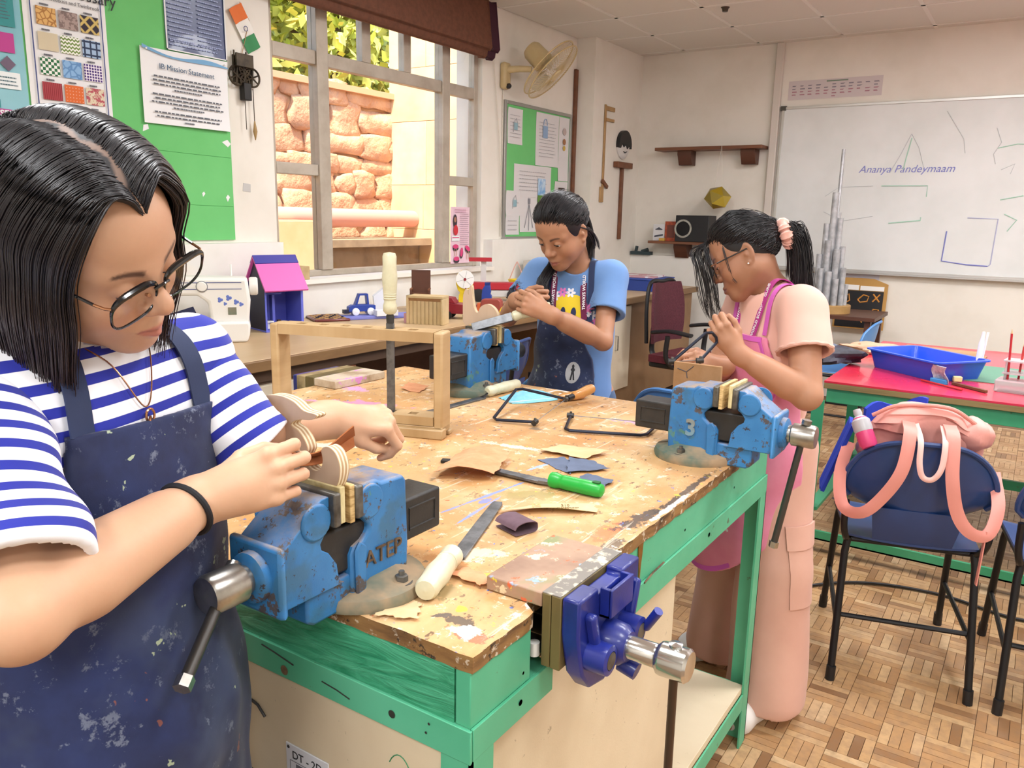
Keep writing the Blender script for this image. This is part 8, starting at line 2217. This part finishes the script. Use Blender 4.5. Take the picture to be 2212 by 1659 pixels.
def girl(label, f, tf, J, prm):
 p = thing('person', label, 'person', tuple(np.asarray(J['base'])))
 S = Shape()
 head(S, f, prm['lid'][0], prm['lid'][1], fullness=prm.get('full', 1.0))
 S.rc(f((0, -.022, -.045)), J['nk'], .045, .046, .03)
 S.ell((0, -.005, 1.09), (.125, .078, .16), .04, f=tf); S.ell((0, 0, .93), (.112, .078, .15), .05, f=tf); S.ell((0, -.01, .80), (.135, .095, .11), .05, f=tf)
 S.rc(J['sR'], J['sL'], .042, .042, .045)
 for s in 'RL':
  k = prm.get('arm', 1.0)
  S.chain([J['s'+s], J['e'+s], J['w'+s]], [.044*k, .036*k, .024], .03)
  S.rc(np.asarray(J['e'+s])*.7+np.asarray(J['w'+s])*.3, np.asarray(J['e'+s])*.3+np.asarray(J['w'+s])*.7, .036*k, .028, .02)
  hp, kn, an = [np.asarray(q, float) for q in J['leg'+s]]
  S.chain([hp, kn, an], [.075, .052, .036], .04)
  S.rc(an+np.array((0, 0, -.025)), np.asarray(J['toe'+s])+np.array((0, 0, .03)), .033, .024, .02)
  S.rc(J['w'+s]-nrm(J['hd'+s][0])*.01, J['w'+s]+nrm(J['hd'+s][0])*.045, .023, .021, .02)
  hand(S, J['w'+s]+nrm(J['hd'+s][0])*.008, *J['hd'+s], prm.get('hand', .86), curl=J['cu'+s], spread=(3, 1, -1, -4), thumb=J.get('th'+s))
 V, Q = sdf_mesh(S, .0030); V = smooth_mesh(V, Q, 1)
 def cl(V):
  C = head_colors(V, f, prm['skin'], prm['lip'], (.03, .022, .02))
  d = np.linalg.norm(V-f.o, axis=1); a = np.clip((d-.14)/.08, 0, 1)[:, None]
  return C*(1-a)+np.asarray(prm['arms'])*a
 np_obj('body', V, Q, m_skin, p, cols={'skin': cl(V)})
 eyes(p, f, prm['gaze']); lashes(p, f, prm['lid'][0], m_hairbase)
 return p
def under_hair(f, p, n=(.84, -.54), off=.022, knot=None):
 cap = Shape(); cap.ell(HC, HRd+.0065, 0, f=f)
 cap.fun(lambda P: ((f.inv(P)[:, 1]*n[0]+f.inv(P)[:, 2]*n[1]-off)*f.s).astype(F4), .006, 'i')
 return sdf_obj('hair', cap, .004, m_hairbase, p)
def ortho(f):
 u, s, v = np.linalg.svd(f.R); f.R = u @ v; return f
m_lan = cloth_mat('lanyard_maroon', '6d1f47'); m_lan2 = cloth_mat('lanyard_magenta', 'b02a86')
f2 = ortho(Fr((-1.349, 2.35, 1.369), np.stack([(-.994, .106, .037), (-.109, -.826, -.553), (-.029, -.553, .833)], 1), .97))
t2 = Fr((-1.36, 2.475, 0), yawR((.2, -.98)))
A3 = np.array
fa_, fb_ = A3((-1.468, 2.008, 1.076)), A3((-1.267, 2.123, 1.146)); fd = nrm(fb_-fa_)
J2 = dict(base=(-1.36, 2.475, 0), nk=A3((-1.345, 2.45, 1.255)), sR=A3((-1.485, 2.435, 1.218)), sL=A3((-1.240, 2.49, 1.218)), eL=A3((-1.19, 2.36, 1.02)), wL=(fb_-fd*.035)+nrm(vI*.9+uI*.2)*.020-nrm(-rI*.86+uI*.40+vI*.1)*.045, eR=A3((-1.555, 2.34, 1.07)), wR=A3((-1.425, 2.20, 1.150)),
          hdL=(-rI*.86+uI*.40+vI*.1, uI*.8+rI*.5, vI*.9+uI*.2), hdR=(rI*.80+vI*.35-uI*.05, uI*.9, -vI*.6+rI*.1+uI*.5),
          cuL=((40, 80, 50), (46, 84, 50), (50, 84, 50), (52, 80, 50)), cuR=((40, 70, 40), (46, 74, 40), (50, 76, 40), (52, 72, 40)),
          legR=((-1.43, 2.47, .78), (-1.43, 2.45, .42), (-1.43, 2.49, .06)), legL=((-1.29, 2.50, .78), (-1.29, 2.48, .42), (-1.28, 2.52, .06)), toeR=(-1.44, 2.36, 0), toeL=(-1.26, 2.39, 0))
p2 = girl('girl in a blue tee and navy apron with maroon lanyard filing at far vise', f2, t2, J2, dict(lid=(5, -24), skin=(.40, .205, .12), lip=(.34, .12, .10), arms=(.42, .215, .125), gaze=(-.15, 1, -.45), arm=.86, full=.94))
T2 = Shape(); T2.ell((0, 0, 1.09), (.140, .098, .17), 0, f=t2); T2.ell((0, .006, .93), (.138, .104, .20), .06, f=t2); T2.ell((0, .004, .78), (.148, .112, .13), .06, f=t2)
T2.rc(J2['sR'], J2['sL'], .054, .054, .045); T2.rc(J2['nk']-A3((0, 0, .03)), J2['nk'], .06, .056, .03)
fo2 = folds(.0035, 26, 14, 1.1, (t2.R[:, 0], t2.R[:, 1]))
TB2 = Shape(T2)
TT2 = Shape(T2)
for s in 'RL':
 a = nrm(J2['e'+s]-J2['s'+s]); h = J2['s'+s]*.42+J2['e'+s]*.58
 TT2.merge(sleeve(J2['s'+s], h, a, .054, .064), .025)
TT2.rc(f2((0, -.03, -.07)), J2['nk']+A3((0, -.012, .012)), .050, .052, .006, 's'); TT2.cut(t2((0, 0, .70)), (0, 0, -1), .004)
tee2 = displaced(TT2, fo2)
m_btee = cloth_mat('blue_jersey', '5f86bd', '6a91c6', bs=.2)
sdf_obj('blue_tee', tee2, .004, m_btee, p2, 1, lo=t2((0, 0, 1))-A3((.32, .30, .34)), hi=t2((0, 0, 1))+A3((.32, .30, .34)))
def apron_shape(T, tf, fo, widths, top, bot, off=.009, flare=None, xo=0):
 A = Shape(); A.merge(displaced(T, fo))
 if flare: A.ell(flare[0], flare[1], .05, f=tf)
 B = Shape()
 def fn(P):
  q = tf.inv(P).astype(F4); x, y, z = q[:, 0]-F4(xo), q[:, 1], q[:, 2]; e = A.ev(P)
  w = np.interp(z, widths[0], widths[1]).astype(F4)
  bt = bot+.0*x if not callable(bot) else bot(x)
  return np.maximum.reduce([e-F4(off), -(e-F4(.0015))*.9, np.abs(x)-w, z-F4(top), -(y+.01), F4(1)*bt-z])
 B.append(Prim(fn, tf((0, 0, .8)), .6, 0, 'u')); return B
AB2 = apron_shape(T2, t2, folds(.006, 34, 18, .3, (t2.R[:, 0], t2.R[:, 1])), ([.5, .95, 1.0, 1.075], [.17, .12, .095, .075]), 1.072, .52, .012, ((0, .02, .66), (.17, .135, .26)), .025)
sdf_obj('apron', AB2, .0045, apron_mat('navy_apron_worn', '15203f', '1f2e55', 7), p2, 1, lo=t2((0, .1, .8))-A3((.26, .26, .32)), hi=t2((0, .1, .8))+A3((.26, .26, .32)))
fr2 = lambda x, z, d=(0, 1, .1): project(tee2, t2((x, 0, z)), t2.R @ A3(d), .3, -.004)
nf = t2.R[:, 1]
for x0, x1 in ((.052, .048), (-.050, -.062)):
 ribbon('lanyard', [project(tee2, t2((x0*.95, -.01, 1.235)), t2.R @ A3((0, .15, 1)), .2, -.003), fr2(x0, 1.245, (0, 1, .6)), fr2(x0, 1.18), fr2(x1, 1.07)], [t2.R @ A3((0, .3, 1)), t2.R @ A3((0, .8, .5)), nf, nf], .021, m_lan, p2)
m_wtxt = M('white_print', 'ece8ee', .7)
lanyard_text(tee2, (fr2(.050, 1.095), fr2(.052, 1.235), nf), 'THWAYS WORLD', .0145, m_wtxt, p2); lanyard_text(tee2, (fr2(-.060, 1.09), fr2(-.051, 1.235), nf), 'THWAYS WORLD', .0145, m_wtxt, p2)
for x0, x1 in ((.066, .070), (-.070, -.078)):
 ribbon('neck_strap', [project(tee2, t2((x0, -.02, 1.23)), t2.R @ A3((0, .1, 1)), .2, -.004), fr2(x0, 1.235, (0, 1, .6)), fr2(x1, 1.16), fr2(x1, 1.065)], [t2.R @ A3((0, .2, 1)), t2.R @ A3((0, .8, .5)), nf, nf], .020, m_navy_strap, p2)
m_yprint = M('print_sun_yellow', 'e2c52a', .8); m_pp = M('print_petal_pink', 'd977b8', .8); m_pw = M('print_petal_white', 'e6e6ee', .8); m_pd = M('print_dark_blue', '1f2a50', .8)
decal('print_yellow_face', tee2, t2, (-.004, 1.108), .054, .054, m_yprint, p2, poly=[(math.copysign(abs(math.cos(a))**.6, math.cos(a)), math.copysign(abs(math.sin(a))**.6, math.sin(a))) for a in [2*PI*k/24 for k in range(24)]])
for x in (.012, -.024): decal('print_eye', tee2, t2, (x, 1.10), .009, .02, m_pd, p2, off=.002)
for k, (x, z) in enumerate(((.075, 1.085), (.068, 1.13), (.045, 1.155), (.02, 1.168), (-.008, 1.168), (-.075, 1.12), (-.083, 1.095), (-.088, 1.07), (-.085, 1.045))):
 for q in range(6):
  a = 2*PI*q/6; decal('print_petal', tee2, t2, (x+.010*math.cos(a), z+.010*math.sin(a)), .0075, .0045, m_pp if k % 2 else m_pw, p2, rot=a, n=8, rings=1, off=.0018)
decal('apron_badge', AB2, t2, (-.035, .90), .024, .036, M('badge_grey', 'aeb0b4', .7), p2, off=.001)
decal('badge_figure', AB2, t2, (-.035, .90), .012, .028, M('badge_black', '24242a', .7), p2, off=.002, poly=[(0, 1), (.4, .8), (.3, .55), (.7, .3), (.35, .2), (.6, -.9), (.2, -.9), (0, -.2), (-.3, -.9), (-.7, -.9), (-.3, .1), (-.6, .3), (-.25, .55), (-.35, .8)], rings=1)
L2 = Shape(); L2.ell((0, -.01, .78), (.135, .100, .10), 0, f=t2)
for s in 'RL': L2.chain(list(J2['leg'+s]), [.082, .066, .060], .03)
L2.cut((0, 0, .04), (0, 0, -1), .002)
sdf_obj('trousers', L2, .007, cloth_mat('blue_denim', '3b567c'), p2)
for s in 'RL': shoe('shoe', A3(J2['leg'+s][2])*A3((1, 1, 0)), J2['toe'+s], m_shoew, p2, .95)
h2 = under_hair(f2, p2)
kn2 = A3((.0, -.112, .02))
pulled_back(f2, 2300, kn2, 3, mat=m_hair2, parent=h2)
K2 = f2(kn2)
locks([[K2, K2+A3((0, .03, -.02)), K2+A3((.02, .045, -.09)), K2+A3((.03, .03, -.17))]], 220, .010, 4, .0011, m_hair2, h2)
rk_ = [f2((.05, -.085, -.02)), f2((.072, -.045, -.07)), J2['nk']+A3((-.062, -.055, .01)), J2['nk']+A3((-.075, -.105, -.05)), J2['nk']+A3((-.060, -.112, -.10)), J2['nk']+A3((-.045, -.110, -.145))]
locks([rk_], 260, .009, 5, .0011, m_hair2, h2)
for s in (-1, 1): locks([[f2((s*.073, .0, .03)), f2((s*.083, -.03, .0)), f2((s*.079, -.055, -.05)), f2((s*.07, -.065, -.10))]], 60, .005, 6+s, .001, m_hair2, h2)
fl2 = thing('file', 'file with cream handle held by the girl in blue across the far vise', 'file', tuple(fa_))
Tz = frame(fa_, fd, np.cross((0, 0, 1), fd)*.45+A3((0, 0, .9)))
MB().prism([(0, -.013), (.13, -.014), (.13, .014), (0, .013)], -.004, .004, T=Tz).build('blade', m_steel, fl2, world=True, bev=.001)
handle(MB(), .125, .0175, Tz @ Matrix.Translation((.255, 0, 0)) @ Matrix.Rotation(-PI/2, 4, 'Y')).build('handle', m_hand, fl2, world=True)
f3 = ortho(Fr((-.714, 2.297, 1.316), np.stack([(-.206, .964, -.166), (-.829, -.262, -.494), (-.52, .036, .854)], 1), .97))
t3 = Fr((-.632, 2.345, 0), yawR((-.66, -.75)))
J3 = dict(base=(-.62, 2.33, 0), nk=A3((-.655, 2.325, 1.235)), sL=A3((-.537, 2.250, 1.185)), sR=A3((-.742, 2.425, 1.185)), eL=A3((-.482, 2.155, .972)), wL=A3((-.643, 2.062, 1.078)), eR=A3((-.80, 2.38, .97)), wR=A3((-.715, 2.165, 1.022)),
          hdL=(-rI*.62+uI*.70+vI*.10, uI*.6+rI*.2+vI*.3, vI*.6+rI*.6), hdR=(-rI*.92-vI*(-.2)+uI*.25, uI*.6-vI*.5, uI*.7+vI*.5),
          cuL=((46, 80, 46), (50, 84, 48), (54, 84, 48), (56, 80, 46)), cuR=((30, 50, 30), (34, 52, 30), (36, 54, 30), (38, 54, 30)),
          legL=((-.565, 2.30, .78), (-.548, 2.245, .44), (-.535, 2.205, .06)), legR=((-.675, 2.39, .78), (-.72, 2.40, .44), (-.735, 2.405, .06)), toeL=(-.585, 2.045, 0), toeR=(-.85, 2.355, 0))
p3 = girl('girl in pale pink tee, trousers and pink apron, sawing at the far right vise', f3, t3, J3, dict(lid=(-18, -34), skin=(.34, .165, .095), lip=(.26, .10, .085), arms=(.46, .235, .14), gaze=(0, 1, -.8), arm=1.08, full=1.1))
m_ptee = cloth_mat('salmon_jersey', 'deae9f', 'e6b8a9', bs=.2); m_ptro = cloth_mat('salmon_trousers', 'cf9f8e', 'd8aa98', bs=.2)
T3 = Shape(); T3.ell((0, 0, 1.07), (.135, .098, .17), 0, f=t3); T3.ell((0, .0, .93), (.128, .102, .15), .06, f=t3); T3.rc(J3['sR'], J3['sL'], .056, .056, .045); T3.rc(J3['nk']-A3((0, 0, .03)), J3['nk']-A3((0, 0, .01)), .062, .058, .03)
fo3 = folds(.0032, 28, 18, 2.3, (t3.R[:, 0], t3.R[:, 1]))
TT3 = Shape(T3)
for s in 'RL':
 a = nrm(J3['e'+s]-J3['s'+s]); h = J3['s'+s]*.50+J3['e'+s]*.50
 TT3.merge(sleeve(J3['s'+s], h, a, .060, .074), .025)
TT3.rc(f3((0, -.03, -.07)), J3['nk']+A3((-.012, -.008, .008)), .050, .050, .006, 's'); TT3.cut(t3((0, 0, .815)), (0, 0, -1), .004)
tee3 = displaced(TT3, fo3)
sdf_obj('pink_tee', tee3, .004, m_ptee, p3, 1, lo=t3((0, 0, 1.03))-A3((.30, .30, .25)), hi=t3((0, 0, 1.03))+A3((.30, .30, .27)))
for s in 'RL':      # gathered cuffs
 a = nrm(J3['e'+s]-J3['s'+s]); h = J3['s'+s]*.50+J3['e'+s]*.50-a*.004; x_ = nrm(np.cross(a, (0, 0, 1))); y_ = np.cross(a, x_)
 MB().tube([h+(x_*math.cos(q)+y_*math.sin(q))*(.070+.002*math.sin(14*q)) for q in [2*PI*k/56 for k in range(56)]], .0055, 7, closed=True).build('sleeve_cuff', m_ptee, p3, world=True)
L3 = Shape(); L3.ell((0, -.01, .80), (.128, .108, .10), 0, f=t3)
for s in 'RL': L3.chain([A3(q) for q in J3['leg'+s]], [.098, .100, .114], .03)
L3.cut((0, 0, .045), (0, 0, -1), .002)
L3d = displaced(L3, folds(.0045, 22, 9, .5))
sdf_obj('trousers', L3d, .006, m_ptro, p3, 1)
kp = A3(J3['legL'][1]); po = nrm(t3.R @ A3((-.9, -.1, 0)))
pk_ = lambda u, v: project(L3d, kp+A3((0, 0, .12-.20*v))+np.cross(po, (0, 0, 1))*(u-.7)*.10, po, .2, -.006)
MB().sheet(lambda u, v: Vector(pk_(u, v)), 8, 8, .006).build('cargo_pocket', m_ptro, p3, world=True)
MB().sheet(lambda u, v: Vector(project(L3d, kp+A3((0, 0, .15-.065*v))+np.cross(po, (0, 0, 1))*(u-.7)*.115, po, .2, -.009)), 8, 4, .006).build('pocket_flap', m_ptro, p3, world=True)
for s in 'RL': shoe('clog', A3(J3['leg'+s][2])*A3((1, 1, 0))-A3(t3.R[:, 1])*.02, J3['toe'+s], m_shoew, p3, 1.15)
m_papr = cloth_mat('pink_film_apron', 'd9799c', 'e08aa8', rough=.5, vs=11); m_pbind = cloth_mat('magenta_binding', 'd45fc0')
for m_ in (m_papr,):
 bsdf = m_.node_tree.nodes['Principled BSDF']; bsdf.inputs['Transmission Weight'].default_value = 0
A3s = Shape(T3); A3s.ell((0, .02, .72), (.175, .15, .26), .06, f=t3); A3s.ell((0, .03, .50), (.18, .17, .22), .05, f=t3)
botf = lambda x: (.40+.10*(np.abs(x)/.17)**2.5)
AB3 = apron_shape(A3s, t3, folds(.004, 30, 10, 1.0, (t3.R[:, 0], t3.R[:, 1])), ([.40, .9, 1.02, 1.10], [.20, .185, .12, .088]), 1.105, botf, .009)
sdf_obj('apron', AB3, .0045, m_papr, p3, 1, lo=t3((0, .1, .75))-A3((.28, .28, .4)), hi=t3((0, .1, .75))+A3((.28, .28, .40)))
fr3 = lambda x, z, d=(0, 1, .1), S_=None, o=-.004: project(S_ or tee3, t3((x, 0, z)), t3.R @ A3(d), .3, o)
nf3 = t3.R[:, 1]
ab = lambda x, z: fr3(x, z, (0, 1, 0), AB3, -.001)
ribbon('binding', [ab(-.080+.16*k/6, 1.096) for k in range(7)], [nf3]*7, .014, m_pbind, p3, n=18)
sidew = lambda z: np.interp(z, [.40, .9, 1.02, 1.10], [.20, .185, .12, .088])
for sg in (1, -1):
 zz = [1.09, 1.03, .98, .92]
 ribbon('binding', [ab(sg*(sidew(z)-.016), z) for z in zz], [nf3]*len(zz), .013, m_pbind, p3, n=32)
ribbon('binding', [ab(x, float(botf(A3(x)))+.010) for x in (-.12, -.08, -.04, 0, .04, .08, .12)], [nf3]*7, .014, m_pbind, p3, n=24)
for x, z in ((-.10, .56), (-.02, .62), (.06, .5), (-.13, .72)):
 for q in range(5): a = 2*PI*q/5; decal('print_flower', AB3, t3, (x+.008*math.cos(a), z+.008*math.sin(a)), .008, .004, m_pw, p3, rot=a, n=8, rings=1, off=.001)
for sg in (1, -1):
 x0 = sg*.075
 ribbon('neck_strap', [project(tee3, t3((sg*.068, -.045, 1.20)), t3.R @ A3((0, -.3, 1)), .2, -.003), project(tee3, t3((sg*.072, 0, 1.2)), t3.R @ A3((0, .3, 1)), .2, -.003), fr3(x0, 1.185, (0, 1, .5)), fr3(x0, 1.10)], [t3.R @ A3((0, -.3, 1)), t3.R @ A3((0, .3, 1)), t3.R @ A3((0, .9, .5)), nf3], .017, m_pbind, p3)
 x1 = sg*.052
 P_ = [project(tee3, t3((x1, -.05, 1.20)), t3.R @ A3((0, -.3, 1)), .2, -.004), project(tee3, t3((x1, 0, 1.2)), t3.R @ A3((0, .3, 1)), .2, -.004), fr3(x1, 1.205, (0, 1, .5)), fr3(sg*.042, 1.09)]
 ribbon('lanyard', P_, [t3.R @ A3((0, -.3, 1)), t3.R @ A3((0, .3, 1)), t3.R @ A3((0, .9, .5)), nf3], .024, m_lan2, p3)
 lanyard_text(tee3, (P_[3], P_[2], nf3), 'S WORLD SCHOOL, GURG' if sg < 0 else 'PATHWAYS WORLD', .0140, m_wtxt, p3)
h3 = under_hair(f3, p3)
kn3 = A3((0, -.112, .015)); K3 = f3(kn3)
pulled_back(f3, 2500, kn3, 13, mat=m_hair2, parent=h3, fuzz=.0022)
dn = A3((0, 0, -1.))
bk3 = nrm(f3.R @ A3((0, -1, -.1)))
locks([[K3, K3+bk3*.03, K3+bk3*.055+dn*.05, K3+bk3*.065+dn*.11, K3+bk3*.075+dn*.17]], 700, .0125, 14, .0012, m_hair2, h3, endspread=1.2)
fh = lambda *p: f3(p)
locks([[fh(-.02, .083, .088), fh(-.03, .115, .075), fh(-.035, .125, .03), fh(-.03, .125, .0)+dn*.03, fh(-.03, .12, -.02)+dn*.07, fh(-.025, .10, -.02)+dn*.11],
       [fh(.02, .083, .088), fh(.03, .115, .07), fh(.03, .125, .02), fh(.03, .12, -.01)+dn*.04, fh(.02, .12, -.03)+dn*.10]], 60, .011, 15, .0008, m_hair2, h3)
locks([[fh(-.068, .045, .055), fh(-.076, .05, .02), fh(-.075, .055, -.02), fh(-.066, .06, -.05), fh(-.07, .055, -.07)], [fh(-.074, .03, .04), fh(-.08, .035, 0), fh(-.076, .03, -.04), fh(-.07, .035, -.06)]], 7, .005, 16, .0007, m_hair2, h3)
sc_ = MB()
ex_, ey_ = [nrm(q) for q in (np.cross(bk3, (0, 0, 1)), np.cross(bk3, np.cross(bk3, (0, 0, 1))))]
sc_.tube([K3+bk3*.012+(ex_*math.cos(a)+ey_*math.sin(a))*(.027+.003*math.sin(5*a)) for a in [2*PI*k/60 for k in range(60)]], [.0155+.0035*math.sin(9*2*PI*k/60)+.002*math.sin(23*2*PI*k/60) for k in range(60)], 10, closed=True)
sc_.build('scrunchie', cloth_mat('peach_satin', 'e0aa9c', 'e8b8ab', rough=.5), p3, world=True)
glasses(p3, f3, m_gframe, .027, .021, .100, .000)
MB().lathe([(0, -.003), (.003, 0), (0, .003)], 8, T=Matrix.Translation(f3((-.0815, .002, -.029)))).build('ear_stud', m_white, p3, world=True)
cs = coping_saw('coping saw held by the girl in pink against the fibreboard square', 1.05, (-.769, 1.922, 1.062), (-.703, 1.998, 1.142), (-.687, 2.026, 1.113), (-.709, 1.961, 1.066), None, (-.72, 1.97, 1.06))
for o in bpy.data.objects:
 if o.type == 'MESH' and o.parent is not None and o.name.split('.')[0] in ('print', 'small_print', 'notes', 'swatch_name', 'squares', 'wire_cage', 'ear_loop'):
  o['kind'] = 'stuff'
